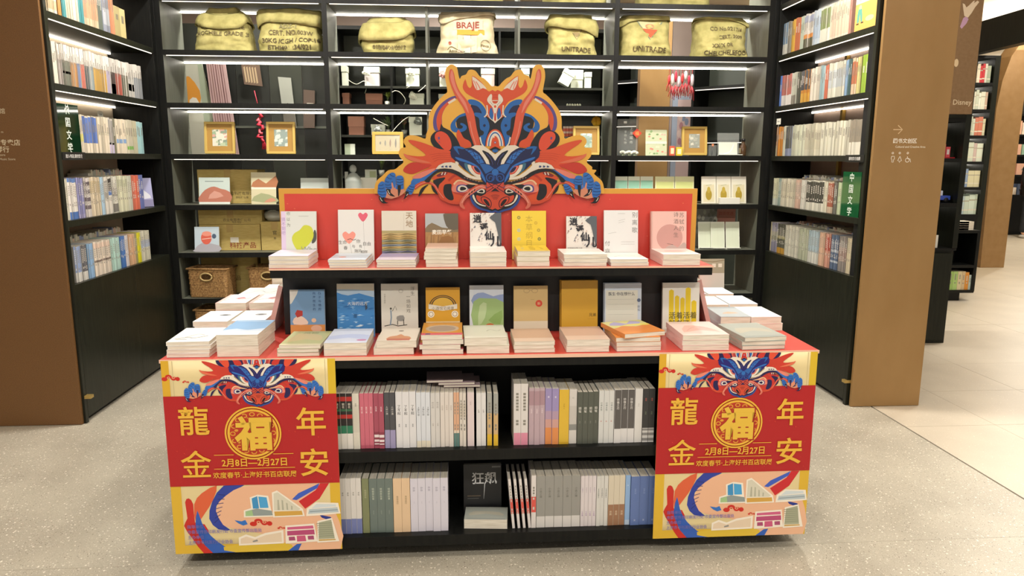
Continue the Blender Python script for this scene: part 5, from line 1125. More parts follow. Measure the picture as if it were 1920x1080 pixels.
# leaning landscape book and facing picture book
x = -2.175; y0 = yon(276, x, Z[5]); ART['c_land'] = None
plain('c_land', '9a9cc0', [('p', [(.1, .3), (.4, .6), (.7, .5), (.9, .3)], 'c9ccd4'), ('r', 0, 0, 1, .25, '7d7a9c')])
book(book_me(.13, .2, .012, '9a9cc0', (), None, 'c_land'), 'violet landscape book turned cover out at the far end of left bookcase fourth shelf', None, tr(-2.153 - .118, min(y0 + .03, 5.36), Z[5] + .003) @ rz(.75) @ rxm(-.12))
plain('c_kid', 'd8a85c', [('r', 0, .62, 1, 1, 'd3d8c4'), ('p', [(.1, .22), (.14, .5), (.3, .5), (.36, .22), (.28, .22), (.23, .38), (.2, .22)], '5a9a8c'), ('e', .7, .24, .2, .06, 'd0b890'), ('r', .08, .16, .2, .19, '4a3a2a'), ('r', .3, .17, .42, .2, '4a3a2a'), ('t', '城市的城堡', .5, .72, .15, '55524a'), ('e', .45, .86, .08, .04, '8fae4a'), ('e', .75, .9, .1, .05, '9aba5a'), ('p', [(.16, .5), (.2, .58), (.27, .58), (.3, .5)], 'd8b090')])
ya, yb = sorted((yon(1601, 2.38, Z[2]), yon(1641, 2.38, Z[2])))
book(book_me(yb - ya, .26, .02, 'd8a85c', (), None, 'c_kid'), 'yellow picture book with teal shorts, facing out on right bookcase top visible shelf', None, tr(2.38, yb, Z[2] + .001) @ rz(-PI / 2))

# ------------------------------------------------------------------ coffee sacks on the wide bookcase
def vnoise(x, y, z):
    from mathutils import noise
    return noise.noise(Vector((x, y, z)))
def sack(px0, px1, pyt, z, y, label, seed, prof, cuff=None, mark=None, text=(), tiltcuff=0, bm_=BURLAP, D=.15, cuffm=None):
    pyb = 540 - F * 0; a = at(px0, 60, y - D); b_ = at(px1, 60, y - D)
    cx, Wd = (a.x + b_.x) / 2, (b_.x - a.x) / 2
    H = min(.312, at((px0 + px1) / 2, pyt, y).z - z)
    r = tag(empty('coffee_sack', (cx, y, z + .0005)), label, 'sack', 'burlap coffee sacks on the wide bookcase')
    def interp(t):
        for i in range(len(prof) - 1):
            if prof[i][0] <= t <= prof[i + 1][0]:
                k = (t - prof[i][0]) / (prof[i + 1][0] - prof[i][0]); k = k * k * (3 - 2 * k)
                return prof[i][1] + (prof[i + 1][1] - prof[i][1]) * k
        return prof[-1][1]
    def surf(ang, t, off=0):
        w_ = interp(t) * Wd + off; d = D * (.62 + .38 * math.sin(PI * min(1, .25 + t * .75))) * (1 - .35 * t) + off
        c, s = math.cos(ang), math.sin(ang); e = .55
        x = w_ * math.copysign(abs(c) ** e, c); yy = d * math.copysign(abs(s) ** e, s)
        n = vnoise(x * 9 + seed, yy * 9, t * 3.2 + seed) * .026 + vnoise(x * 24 + seed, yy * 24, t * 9) * .013
        crease = .010 * math.sin(18 * t + 7 * x + seed) * math.exp(-((t - .25) / .3) ** 2)
        return Vector((x * (1 + n * 1.4), yy - math.copysign(n + crease, -s) * .9 if s else yy, max(0, t * H + vnoise(x * 7 + seed * 2, 0, t * 2) * .014 * (t > .04))))
    nt, na = 34, 72; t1 = 1.0
    V = []; Fc = []
    for i in range(nt + 1):
        for k in range(na): V.append(surf(2 * PI * k / na, t1 * i / nt))
    for i in range(nt):
        for k in range(na): Fc.append((i * na + k, i * na + (k + 1) % na, (i + 1) * na + (k + 1) % na, (i + 1) * na + k))
    n0 = len(V)                 # the mouth folds in
    for s_, dz in ((.8, -.01), (.45, -.03), (.05, -.04)):
        for k in range(na):
            p = surf(2 * PI * k / na, t1); V.append(Vector((p.x * s_, p.y * s_, p.z + dz)))
    for j in range(3):
        o = (nt + j) * na
        for k in range(na): Fc.append((o + k, o + (k + 1) % na, o + na + (k + 1) % na, o + na + k))
    Fc.append(tuple(range(na))[::-1])
    m = MB(); m.mesh(V, Fc, bm_, True); bod = m.build('sack_body', r)
    if cuff:
        c0, c1, off = cuff; V = []; Fc = []; nn = 7
        ring = [(c0, off * .6), (c0 - .01, off * 1.5), (c0 + (c1 - c0) * .3, off * 1.9), (c0 + (c1 - c0) * .65, off * 1.7), (c1, off * 1.2), (c1 + .02, off * .3), (c1 - .05, -off * .5)]
        for t, o_ in ring:
            for k in range(na):
                an = 2 * PI * k / na; dt = tiltcuff * math.cos(an) + .055 * math.sin(2 * an + seed) + .03 * math.sin(3 * an + seed * 2); V.append(surf(an, max(.02, min(1.0, t + dt * (1 if t < c1 - .02 else .4))), o_ * .62 + .0035))
        for i in range(nn - 1):
            for k in range(na): Fc.append((i * na + k, i * na + (k + 1) % na, (i + 1) * na + (k + 1) % na, (i + 1) * na + k))
        m = MB(); m.mesh(V, Fc, cuffm or bm_, True); m.build('folded_mouth', r)
    def onsurf(p, h):     # p: x in half widths, t height
        t = max(.0, min(1, p[1])); xx = p[0] * Wd; w_ = interp(t) * Wd
        c = max(-.999, min(.999, xx / max(w_, .01))); c2 = math.copysign(abs(c) ** (1 / .55), c); ang = -math.acos(max(-1, min(1, c2)))
        q = surf(ang, t); return Vector((q.x, q.y - .0045 - h, q.z))
    if text or mark:
        P = Pr()
        if mark: mark(P)
        for s_, u, v, hh, c in text:
            Q = Pr().text(s_, 0, 0, 1, c, .02); wv = Wd / H
            P.L += [(k, ([(u + x * hh, v + y * hh * wv) for x, y in d[0]], d[1]), cc) for k, d, cc in Q.L]
        if P.L: P.build('print', bod, onsurf, eps=1e-4, e0=2e-4, mk=lambda c: mat(c, .9))
    return r
INKS = '6d6244'
ys = YB + .19
sack(354, 468, 12, Z[2], ys, 'burlap sack printed GRADE 3, first from the left on its shelf', 1.3, [(0, 1), (.35, .9), (.6, .86), (.8, .74), (1, .5)], (.58, .86, .016), None, [('GUJI YIRGACHEFFE', .05, .56, .17, INKS), ('CHOCHELE GRADE 3', -.02, .40, .19, INKS)], .03)
sack(477, 598, 20, Z[2], ys, 'burlap sack with a wide turned down mouth, second from the left', 4.1, [(0, .98), (.3, 1.0), (.55, .93), (.75, .95), (1, 1.0)], (.62, .96, .014), None, [('ADZ-1', .0, .58, .2, '8a8460'), ('CERT. NO.003W', .1, .44, .19, INKS), ('30KG /CGH / COP-16', .1, .27, .19, '5a5038'), ('ETHI401234/021', .05, .11, .2, '5a5038')], -.02)
sack(672, 775, 36, Z[2], ys, 'low slumped burlap sack with wide open mouth, third from the left', 7.7, [(0, .9), (.3, .98), (.6, .92), (.8, .85), (1, .7)], (.42, .86, .022), None, [('010/0409/0012', .1, .16, .2, INKS)], .12)
def brazil(P):
    P.rect(-.45, .56, .5, .8, 'd9b0a0'); P.rect(-.32, .44, .55, .56, 'c9943c'); P.rect(-.12, .05, .1, .44, 'b8c0b4'); P.rect(-.3, .05, -.14, .44, 'd9b8a4'); P.rect(.12, .05, .3, .44, 'd9b8a4')
    P.ring(.58, .2, .16, .13, .012, '5a5038', 20); P.ell(-.55, .26, .05, .04, 'a05a4a', 10); P.line([(-.62, .1), (-.5, .18), (-.3, .1)], .02, '6a6044', 3)
sack(816, 936, 22, Z[2], ys, 'pale square sack printed in red and orange, fourth from the left', 9.2, [(0, 1), (.4, .86), (.7, .84), (.9, .88), (1, .84)], (.84, .97, .008), brazil, [('BRAJE', .02, .68, .28, '8a4a3c'), ('Amadeus', -.32, .08, .14, '6a6044'), ('Finca', .56, .2, .12, '6a6044')], .06, BURLAP2)
def vee(c0, c1):
    def f(P):
        P.poly([(-.3, .84), (.55, .84), (.12, .4)], 'b8b48a'); P.poly([(-.15, .66), (.4, .66), (.12, .42)], c0); P.line([(-.34, .86), (.12, .36), (.6, .86)], .03, c1); P.ring(.12, .74, .16, .06, .03, 'c98a6a', 14)
    return f
sack(1029, 1124, 30, Z[2], ys, 'burlap sack with bulging rolled mouth and UNITRADE print, fifth from the left', 12.4, [(0, 1), (.3, .9), (.55, .9), (.75, .95), (1, .8)], (.6, .94, .022), vee('8a7a54', '7d7450'), [('UNITRADE', .1, .13, .24, '5f5236')], -.08)
sack(1163, 1266, 32, Z[2], ys, 'burlap sack with red and green triangle over UNITRADE, sixth from the left', 15.9, [(0, 1), (.25, .93), (.5, .9), (.8, .93), (1, .82)], (.84, .98, .016), vee('c85a3c', '7a8470'), [('UNITRADE', .1, .16, .25, '5f5236')], .05)
sack(1308, 1411, 36, Z[2], ys, 'burlap sack with four lines of black print, rightmost on its shelf', 18.5, [(0, 1), (.3, .92), (.6, .92), (.85, .98), (1, .85)], (.9, .99, .010), None, [('CO No.0217/4', .1, .7, .19, INKS), ('CERT. 3009', .25, .5, .18, INKS), ('XX/X OR', -.05, .3, .18, INKS), ('CHELCHELEFOOD', .15, .12, .21, '5a5038')], -.05)
sack(655, 735, -70, Z[1], ys, 'burlap sack on the highest visible shelf, left of the thin divider', 21, [(0, .9), (.5, 1), (1, .8)])
sack(850, 945, -70, Z[1], ys, 'burlap sack on the highest visible shelf, above the dragon', 23, [(0, 1), (.5, .95), (1, .8)])
sack(1020, 1140, -70, Z[1], ys, 'wide burlap sack on the highest visible shelf', 25, [(0, 1), (.5, .95), (1, .8)])
sack(1200, 1335, -70, Z[1], ys, 'burlap sack on the highest visible shelf, right bay', 27, [(0, 1), (.5, .95), (1, .8)])

# ------------------------------------------------------------------ frames, boxes and baskets on the wide bookcase
def at_obj(px0, px1, pyt, z, y):
    a = at(px0, pyt, y); b_ = at(px1, pyt, y); return a.x, b_.x, a.z - z
def picture_art(k):
    def f(P, W, H):
        random.seed(k)
        pal = [['7d9a6a', 'a9b88a', 'c98a7a', 'd8d4c0', '5f7a54'], ['8fa39a', '7d9488', 'b4c4ba', '5f7a70', 'c8d0c4'], ['8fae94', '6f9a80', 'c0ccb0', '4f7a60', 'dcd8b8'], ['9a9a88', 'b0b0a0', 'c8c4b0', '7a7c6c', '8d9484']][k % 4]
        P.rect(0, 0, W, H, pal[3])
        for i in range(26):
            x, y = random.random() * W, random.random() * H; s = random.uniform(.06, .2) * W; P.poly([(max(0, x - s), max(0, y - s * .6)), (min(W, x + s), max(0, y - s * .4)), (min(W, x + s * .7), min(H, y + s)), (max(0, x - s * .8), min(H, y + s * .7))], random.choice(pal))
    return f
def frame(px0, px1, pyt, y, label, k, fw=.018, mount=True, z=Z[4], col='c9ac5c', inner='a8823c', art=None):
    x0, x1, H = at_obj(px0, px1, pyt, z, y); W = x1 - x0; lean = .10; H /= math.cos(lean)
    r = tag(empty('picture_frame', ((x0 + x1) / 2, y, z + .001)), label, 'picture frame'); r.rotation_euler = (-lean, 0, 0); r.location.z += .04 * math.sin(lean)
    m = MB(); c = mat(col, .4, .25)
    for a, b_ in (((-W / 2, 0, 0), (W / 2, .02, fw)), ((-W / 2, 0, H - fw), (W / 2, .02, H)), ((-W / 2, 0, fw), (-W / 2 + fw, .02, H - fw)), ((W / 2 - fw, 0, fw), (W / 2, .02, H - fw))): m.box(a, b_, c)
    m.build('frame', r, .002)
    g = fw + (.038 if mount else .0)
    mo = box('mount', (-W / 2 + fw, .008, fw), (W / 2 - fw, .016, H - fw), mat(inner, .6), r)
    P = Pr(); (art or picture_art(k))(P, W - 2 * g, H - 2 * g)
    P.clip(0, H - 2 * g, 0, W - 2 * g).build('picture', mo, plane((-W / 2 + g, .008, g), (1, 0, 0), (0, 0, 1), (0, -1, 0)), eps=4e-5, mk=lambda c: mat(c, .25, coat=.6))
    box('glass', (-W / 2 + g, .0055, g), (W / 2 - g, .0068, H - g), GLASS, mo)
    yf_ = .026 + .2 * H; MB().tube([(0, .0245, H * .72), (0, yf_, yf_ * .1 + .004)], .004, mat('3a342a', .7), 6).build('easel_leg', r)
    return r
yf = YB + .09
frame(380, 437, 229, yf, 'gold framed picture with a green and pink view, in left bay', 0)
frame(497, 551, 229, yf, 'gold framed grey green picture right of the green and pink one', 1)
def feathers(P, W, H):
    P.rect(0, 0, W, H, 'b3a478')
    for u, h, c in ((.2, .2, '5a5040'), (.4, .38, '6a6450'), (.6, .5, '7a4a24'), (.82, .6, '4a3c28')):
        P.poly([(W * u, H * (.5 - h / 2)), (W * (u + .035), H * .5), (W * (u + .01), H * (.5 + h / 2)), (W * (u - .035), H * .5)], c, 3); P.rect(W * (u - .04), H * .1, W * (u + .04), H * .12, '9a9070')
frame(697, 755, 248, yf, 'bright gold frame holding four pinned feathers', 3, .022, False, col='d0a850', art=feathers)
frame(1076, 1125, 237, yf, 'gold framed green picture behind the dragon right paw', 2)
frame(1281, 1328, 238, yf, 'gold framed pale green picture in the right bay', 3)
def block(name, px0, px1, pyt, z, y, dep, c, label, cat, turn=0, group=None, print_=None, mk=None, lean=0):
    x0, x1, H = at_obj(px0, px1, pyt, z, y); W = x1 - x0
    r = tag(empty(name, ((x0 + x1) / 2, y, z + .0006), turn), label, cat, group)
    if lean: r.rotation_euler = (-lean, 0, turn); r.location.z += dep * math.sin(lean)
    bd_ = box('body', (-W / 2, 0, 0), (W / 2, dep, H), c if not isinstance(c, str) else mat(c, .55), r, .0015)
    if print_:
        P = Pr(); print_(P, W, H); P.build('print', bd_, plane((-W / 2, 0, 0), (1, 0, 0), (0, 0, 1), (0, -1, 0)), eps=5e-5, mk=mk or (lambda k: mat(k, .45)))
    return r, W, H
def carton(px0, px1, pyt, z, y, dep, label, text=None, turn=0, tcol='7a6a40'):
    r, W, H = block('cardboard_box', px0, px1, pyt, z, y, dep, CARD, label, 'box', turn, 'cardboard boxes on the wide bookcase')
    box('packing_tape', (-.024, -.0008, H - .06), (.024, -.0002, H), mat('b59a5c', .25), r); box('packing_tape', (-.024, .0, H + .0001), (.024, dep, H + .0008), mat('b59a5c', .25), r)
    box('flap_edge', (-W / 2 + .002, dep / 2 - .0012, H + .0009), (W / 2 - .002, dep / 2 + .0012, H + .0016), mat('6d5628', .9), r)
    if text:
        P = Pr()
        for s_, u, v, h, c in text: P.text(s_, (u - .5) * W, v * H, h, c, .01)
        P.build('lettering', r, plane((0, 0, 0), (1, 0, 0), (0, 0, 1), (0, -1, 0)))
    return r
BR = '8a3a2c'
carton(369, 482, 318, Z[5], YB + .17, .22, 'large kraft cardboard box behind the red mountain book', [('农业科技有限公司', .72, .3, .028, '5a4c2a'), ('请轻放 防潮', .72, .18, .018, '5a4c2a')])
carton(373, 487, 421, Z[6], YB + .14, .24, 'kraft cardboard box with red print under another box', [('科技产品', .7, .2, .05, BR)])
zz = at(430, 421, YB + .14).z + .002
carton(371, 490, 394, zz, YB + .145, .23, 'kraft cardboard box lying on the red printed one', [('农业有限责任公司', .6, .3, .026, '6a5a34'), ('电话 地址', .6, .14, .016, '6a5a34')])
carton(488, 540, 416, Z[6], YB + .13, .24, 'kraft cardboard box with a small black emblem, left bay', [('官', .5, .62, .035, '4a3e22'), ('茶', .5, .42, .02, '4a3e22')])
carton(376, 482, 480, Z[7], YB + .24, .16, 'kraft cardboard box behind the front wicker basket', [('纸品', .6, .4, .04, '6a5a34')])
carton(488, 560, 478, Z[7], YB + .26, .15, 'kraft cardboard box behind the second wicker basket')
carton(384, 470, 568, Z[8], YB + .24, .16, 'kraft cardboard box on the bottom board of the left bay')
box('address_label', (.0, -.0006, .06), (.062, -.0001, .10), mat('dcdacc', .5), bpy.data.objects['cardboard_box.001'])
def basket(px0, px1, pyt, z, y, dep, label, turn=0):
    x0, x1, H = at_obj(px0, px1, pyt, z, y); W = x1 - x0
    r = tag(empty('wicker_basket', ((x0 + x1) / 2, y, z + .001), turn), label, 'basket', 'wicker baskets in the left bay')
    nr, k = 11, max(10, int(W / .014)); kd = max(8, int(dep / .014)); fl = .012
    path = [(-W / 2 + W * i / k, 0, 0, -1) for i in range(k)] + [(W / 2, dep * i / kd, 1, 0) for i in range(kd)] + [(W / 2 - W * i / k, dep, 0, 1) for i in range(k)] + [(-W / 2, dep - dep * i / kd, -1, 0) for i in range(kd)]
    n = len(path); m = MB(); V = []; Fc = []
    for j in range(nr * 2 + 1):
        zc = H * j / (nr * 2); grow = fl * (zc / H)
        for i, (x, yy, nx, ny) in enumerate(path):
            row = j // 2; o = (.0035 if (i + row) % 2 else -.0025) if j % 2 else -.004
            V.append((x + nx * (o + grow), yy + ny * (o + grow), zc))
    hole = lambda i, j: k * .33 < i < k * .63 and nr * 2 * .62 < j < nr * 2 * .84
    for j in range(nr * 2):
        for i in range(n):
            if not hole(i, j): Fc.append((j * n + i, j * n + (i + 1) % n, (j + 1) * n + (i + 1) % n, (j + 1) * n + i))
    m.mesh(V, Fc, WICKER, True); w_ = m.build('woven_wall', r); ww = w_; sd = w_.modifiers.new('strand', 'SOLIDIFY'); sd.thickness = .006
    m = MB(); g = fl
    m.tube([(-W / 2 - g, -g, H), (W / 2 + g, -g, H), (W / 2 + g, dep + g, H), (-W / 2 - g, dep + g, H), (-W / 2 - g, -g, H)], .008, WICKER); m.build('rim', r)
    m = MB(); hw = W * .16; m.tube([(-W * .02 + hw * math.cos(a), -g * .8 - .004, H * .73 + H * .13 * math.sin(a)) for a in [2 * PI * q / 16 for q in range(17)]], .006, mat('b39a66', .7)); m.build('handle_rim', ww)
    box('base', (-W / 2 + .004, .004, 0), (W / 2 - .004, dep - .004, .008), WICKER, r)
basket(352, 424, 505, Z[7], YB + .025, .17, 'wicker basket with oval handle hole, whole in view', -.12)
basket(466, 540, 503, Z[7], YB + .06, .18, 'wicker basket partly hidden by the display table, middle shelf', -.05)
basket(366, 440, 582, Z[8], YB + .03, .17, 'wicker basket on the bottom board seen just above the book stacks', -.05)
def mtn(P, W, H):
    P.rect(0, 0, W, H, 'bccac4'); P.poly([(0, .05 * H), (W * .1, H * .42), (W * .3, H * .6), (W * .5, H * .66), (W * .7, H * .58), (W, H * .46), (W, H * .05)], 'b0705c', 2); P.poly([(W * .3, H * .2), (W * .5, H * .5), (W * .8, H * .3)], 'c89484', 2); P.rect(W * .2, H * .84, W * .8, H * .87, '7d8a88'); P.rect(0, 0, W, H * .08, 'd3dcd4')
def tiger(P, W, H):
    P.rect(0, 0, W, H, 'b9c9d2'); P.poly([(0, .1 * H), (W * .3, H * .35), (W, H * .25), (W, 0), (0, 0)], 'a9a8b0', 2); P.ell(W * .48, H * .55, W * .22, H * .26, 'd0604c', 18); P.ell(W * .5, H * .72, W * .2, H * .1, 'e0907c', 14); P.line([(W * .3, H * .5), (W * .7, H * .55)], .005, 'e8c0b0'); P.ell(W * .8, H * .62, W * .09, H * .1, '4a5a70', 10)
def scen(P, W, H):
    P.rect(0, 0, W, H, 'c8c2a0'); P.poly([(0, H * .55), (W * .3, H * .8), (W * .6, H * .65), (W, H * .9), (W, H * .5)], 'a8704c', 2); P.rect(0, H * .47, W, H * .53, 'e0dccc'); P.poly([(0, .1 * H), (W * .4, H * .35), (W, H * .2), (W, .05 * H)], '9aa078', 2); P.poly([(W * .5, H * .05), (W * .8, H * .2), (W, H * .1)], 'c08a70', 2)
def small(px0, px1, pyt, z, y, label, pr_, cat='book', name='book', dep=.012, lean=.14, c='d5d6cc'):
    return block(name, px0, px1, pyt, z, y, dep, c, label, cat, 0, None, pr_, None, lean)
small(370, 428, 333, Z[5], YB + .06, 'picture book with red mountains leaning before a cardboard box', mtn)
small(362, 408, 426, Z[6], YB + .05, 'pale blue picture book with red tiger face, left bay', tiger)
small(468, 515, 323, Z[5], YB + .07, 'tall brown and cream scenery print standing in the left bay', scen, 'print', 'scenery_print', .004)
small(562, 616, 334, Z[5], YB + .1, 'pale aqua book above the header board, left bay', lambda P, W, H: P.rect(0, 0, W, H, 'bcc8c2').rect(0, H * .1, W, H * .14, '8d9a94'))
block('white_box', 615, 622, 329, Z[5], YB + .12, .03, 'dcdcd4', 'tiny white box beside the pale aqua book', 'box')
# white ceramic pot lying on the emblem box
zz = at(510, 416, YB + .13).z; pk = min(.9, (Z[5] - ST - .006 - zz) / .108)
m = MB(); m.lathe([(.0, 0), (.07, .0), (.1, .03), (.105, .055), (.09, .08), (.05, .095), (.03, .098), (.028, .09), (.0, .088)], mat('d9dcd0', .3), 28)
r = tag(empty('ceramic_pot', (at(513, 400, YB + .2).x, YB + .24, zz + .003)), 'white round ceramic pot on the emblem cardboard box', 'pot'); o = m.build('body', r); o.scale = (.8, .8, pk)
m = MB(); m.tube([(.03 * math.cos(a), -.06 + .0, .08 * pk + .010 * math.sin(a)) for a in [2 * PI * q / 14 for q in range(15)]], .005, mat('b9bcae', .4)); m.build('handle', r)
# right bay: gift bags, cards
def pear(P, W, H):
    P.rect(0, 0, W, H, 'd9d6c4').rect(0, H * .86, W, H, 'e4e2d6').rect(W * .12, H * .06, W * .88, H * .7, 'cfc8a8'); P.ell(W * .5, H * .32, W * .22, H * .2, 'a08a2c', 16); P.ell(W * .5, H * .5, W * .12, H * .12, 'b09a3c', 12); P.line([(W * .3, H * .66), (W * .7, H * .7)], .003, '8a9a7a')
for i, (a, b_) in enumerate(((1318, 1345), (1346, 1373), (1374, 1402))):
    block('gift_bag', a, b_, 331, Z[5], YB + .07, .012, 'dcdacb', '%s of three white zip bags with olive pear picture' % ('leftmost', 'middle', 'rightmost')[i], 'bag', 0, 'white pear picture bags', pear, None, .16)
block('white_carton', 1350, 1388, 371, Z[5], YB + .02, .035, 'dcdcd2', 'flat white box lying before the pear picture bags', 'box')
def teal(P, W, H): P.rect(W * .04, H * .1, W * .96, H * .85, '8fc4ac'); P.ell(W * .6, H * .3, W * .18, H * .14, '4a6a58', 12); P.ell(W * .6, H * .3, W * .1, H * .09, 'd8e0d0', 10)
for i, (a, b_) in enumerate(((1154, 1178), (1179, 1201), (1202, 1226))):
    block('postcard_pack', a, b_, 331, Z[5], YB + .1, .008, 'd3dac8', '%s of three teal postcard packs above the header board' % ('leftmost', 'middle', 'rightmost')[i], 'postcard', 0, 'teal postcard packs', teal, None, .1)
for i, (a, b_) in enumerate(((1230, 1266), (1267, 1303))):
    block('paper_pack', a, b_, 331, Z[5], YB + .1, .008, 'd9dcae', '%s of two pale yellow green paper packs' % ('left', 'right')[i], 'paper pack', 0, 'yellow green paper packs', lambda P, W, H: P.rect(W * .06, H * .05, W * .94, H * .8, 'cdd68c'), None, .1)
def cardp(P, W, H): P.rect(W * .06, H * .06, W * .94, H * .94, 'd0d8c2').rect(W * .5, H * .1, W * .505, H * .9, 'b0b8a4')
for i, (a, b_, y) in enumerate(((1312, 1338, .08), (1336, 1362, .06), (1364, 1390, .06))):
    block('blank_card', a, b_, 416, Z[6], YB + y, .006, 'd9dece', '%s of three blank pale green cards on small stands' % ('leftmost', 'middle', 'rightmost')[i], 'card', 0, 'blank pale green cards', cardp, None, .2)
    x0, x1, H = at_obj(a, b_, 416, Z[6], YB + y - .03); box('card_stand', (-.05, -.035, 0), (.05, -.002, .006), mat('c9ccc2', .3), bpy.data.objects['blank_card' + ('' if i == 0 else '.%03d' % i)])
def dino(P, W, H): P.rect(0, 0, W, H, 'c9b8ac').rect(0, H * .55, W, H, 'c98a78'); P.text('国货优选', W * .5, H * .8, W * .2, 'b8483c'); P.line([(W * .2, H * .2), (W * .5, H * .4), (W * .9, H * .2)], .004, '8a7a70')
block('leaflet', 1345, 1380, 385, Z[6], YB + .26, .004, 'c9b8ac', 'pink leaflet behind the blank cards', 'leaflet', 0, None, dino)
def photo(P, W, H):
    P.rect(0, 0, W, H, '8d9088'); random.seed(2)
    for k in range(30): P.ell(random.random() * W, random.random() * H * .9 + H * .05, W * .08, H * .06, random.choice(['5f635c', 'aab0a4', '787c72', 'c0c4b8']), 8)
block('photo_print', 1306, 1344, 386, Z[6], YB + .22, .004, '8d9088', 'grey photo print leaning behind the blank cards', 'photo', 0, None, lambda P, W, H: photo(P, W, H))
# acrylic pieces on the frame shelf
def flower_print(P, W, H):
    random.seed(8); P.rect(0, 0, W, H, 'c0c8a8')
    for k in range(26): P.ell(random.random() * W * .9 + W * .05, H * (.05 + .9 * random.random()), W * .06, H * .035, random.choice(['d08a7a', '8fae7a', 'dcd8b8', '7d9a6a', 'd8b0a0']), 8)
    P.rect(0, H * .45, W, H * .55, 'd8dcc8')
block('floral_print', 1212, 1252, 243, Z[4], YB + .09, .006, 'c0c8a8', 'unframed flower print with pale middle band, right bay', 'print', 0, None, flower_print, lambda k: mat(k, .15, coat=.6), .12)
def acr(P, W, H): P.text('上海城市', W * .68, H * .55, W * .17, 'c8ccc4', .0, vert=True, pitch=1.25).text('手作礼物', W * .4, H * .5, W * .14, 'b8bcb4', 0, vert=True, pitch=1.2).rect(W * .3, H * .88, W * .45, H * .94, 'd8dcd4')
block('acrylic_board', 1158, 1197, 223, Z[4], YB + .12, .004, GLASS, 'clear acrylic board with white vertical characters', 'sign', 0, None, acr)
r, W, H = block('acrylic_stand', 1347, 1388, 249, Z[4], YB + .08, .004, GLASS, 'clear acrylic stand holding a white curved card, right bay', 'stand', 0, None, lambda P, W, H: P.rect(W * .06, H * .05, W * .92, H * .6, 'd3d8cc').line([(W * .3, H * .08), (W * .6, H * .2), (W * .75, H * .5)], .006, 'f0f2ea', 3), None, .12)
box('foot', (-W / 2, -.05, 0), (W / 2 + .01, -.001, .005), mat('cfd4cc', .2), r)
r = tag(empty('brown_bottle', (at(1393, 280, YB + .12).x, YB + .12, Z[4] + .001)), 'small dark brown glass bottle at the right end of the frame shelf', 'bottle')
MB().lathe([(0, 0), (.024, 0), (.026, .01), (.026, .075), (.012, .095), (.011, .11)], mat('4a3420', .12), 18).build('body', r); MB().lathe([(0, .111), (.014, .111), (.014, .132), (0, .132)], mat('171717', .4), 14).build('cap', r)
MB().box((-.0262, -.02, .02), (-.0255, .02, .06), mat('c0b490', .6)).build('bottle_label', r)
for i, (a, b_, t, c, nm) in enumerate(((1256, 1266, 274, 'c8583c', 'small red and cream card pack'), (1268, 1280, 276, 'e0c030', 'small bright yellow card pack'))):
    block('card_pack', a, b_, t, Z[4], YB + .06 + i * .01, .02, c, nm + ' beside the right bay frame', 'card pack', 0, None, lambda P, W, H: P.rect(W * .2, H * .2, W * .8, H * .8, 'e0d8b0'))
r, W, H = block('pen_cup', 1330, 1344, 272, Z[4], YB + .1, .04, GLASS, 'clear pen cup with an orange tipped pen, right bay', 'pen cup')
MB().tube([(0, .02, .002), (.004, .02, .07)], .006, mat('1a1a1a', .4)).tube([(.004, .02, .0705), (.006, .02, .09)], .009, mat('d8743c', .5)).build('pen', r)
for i in range(4):
    block('treat_bag', 1056 + i * 5.6, 1061 + i * 5.6, 237, at(1065, 256, YB + .22).z, YB + .24, .02, 'c8644c', '%s of four small red striped bags behind the dragon right frill' % ('leftmost', 'second from left', 'third from left', 'rightmost')[i], 'bag', 0, 'red striped bags', lambda P, W, H: P.rect(0, H * .8, W, H, 'dcd4c4').rect(0, H * .3, W, H * .5, 'd8c4b0'))
box('bag_riser', (at(1054, 256, YB + .22).x, YB + .235, Z[4] + .001), (at(1080, 256, YB + .22).x, YB + .275, at(1065, 256, YB + .22).z), GLASS); tag(bpy.data.objects['bag_riser'], 'clear block that lifts the four red striped bags', 'riser')
r = tag(empty('diamond_tag', (at(1194, 250, YB + .115).x, YB + .108, at(1194, 250, YB + .115).z)), 'small red diamond new year tag stuck on the clear acrylic board', 'tag')
MB().box((-.026, -.002, -.026), (.026, .001, .026), mat('c8402c', .5), Matrix.Rotation(PI / 4, 4, 'Y')).build('card', r); Pr().text('福', 0, 0, .034, 'd8b060').build('print', r, plane((0, -.0021, 0), (1, 0, 0), (0, 0, 1), (0, -1, 0)))
for k, px in enumerate((1168, 1180, 1190)):
    r = tag(empty('paper_flower', (at(px, 285, YB + .07).x, YB + .07, Z[4] + .02)), '%s of three white paper flowers at the foot of the acrylic board' % ('leftmost', 'middle', 'rightmost')[k], 'flower', 'white paper flowers'); m = MB()
    for q in range(7): m._ell((.018 * math.cos(q * .9), .016 * math.sin(q * .9), .004 * (q % 3)), (.014, .013, .012), mat('dfe2d4', .6), 7, 5)
    m.build('petals', r); MB().box((-.012, -.012, -.0195), (.012, .012, -.008), mat('9aa48a', .6)).build('base', r)
r = tag(empty('yellow_flower', (at(1118, 228, YB + .25).x, YB + .25, Z[4] + .001)), 'bright yellow flower on a stem behind the gold framed green picture', 'flower'); zf = at(1118, 228, YB + .25).z - Z[4]; m = MB()
for q in range(8): m._ell((.02 * math.cos(q * .8), -.01 * (q % 2), zf + .02 * math.sin(q * .8)), (.02, .008, .02), mat('e0b020', .6), 8, 5)
m.build('petals', r); MB().tube([(0, .01, 0), (0, .01, zf)], .003, mat('6a7a3c', .6), 6).build('stem', r)
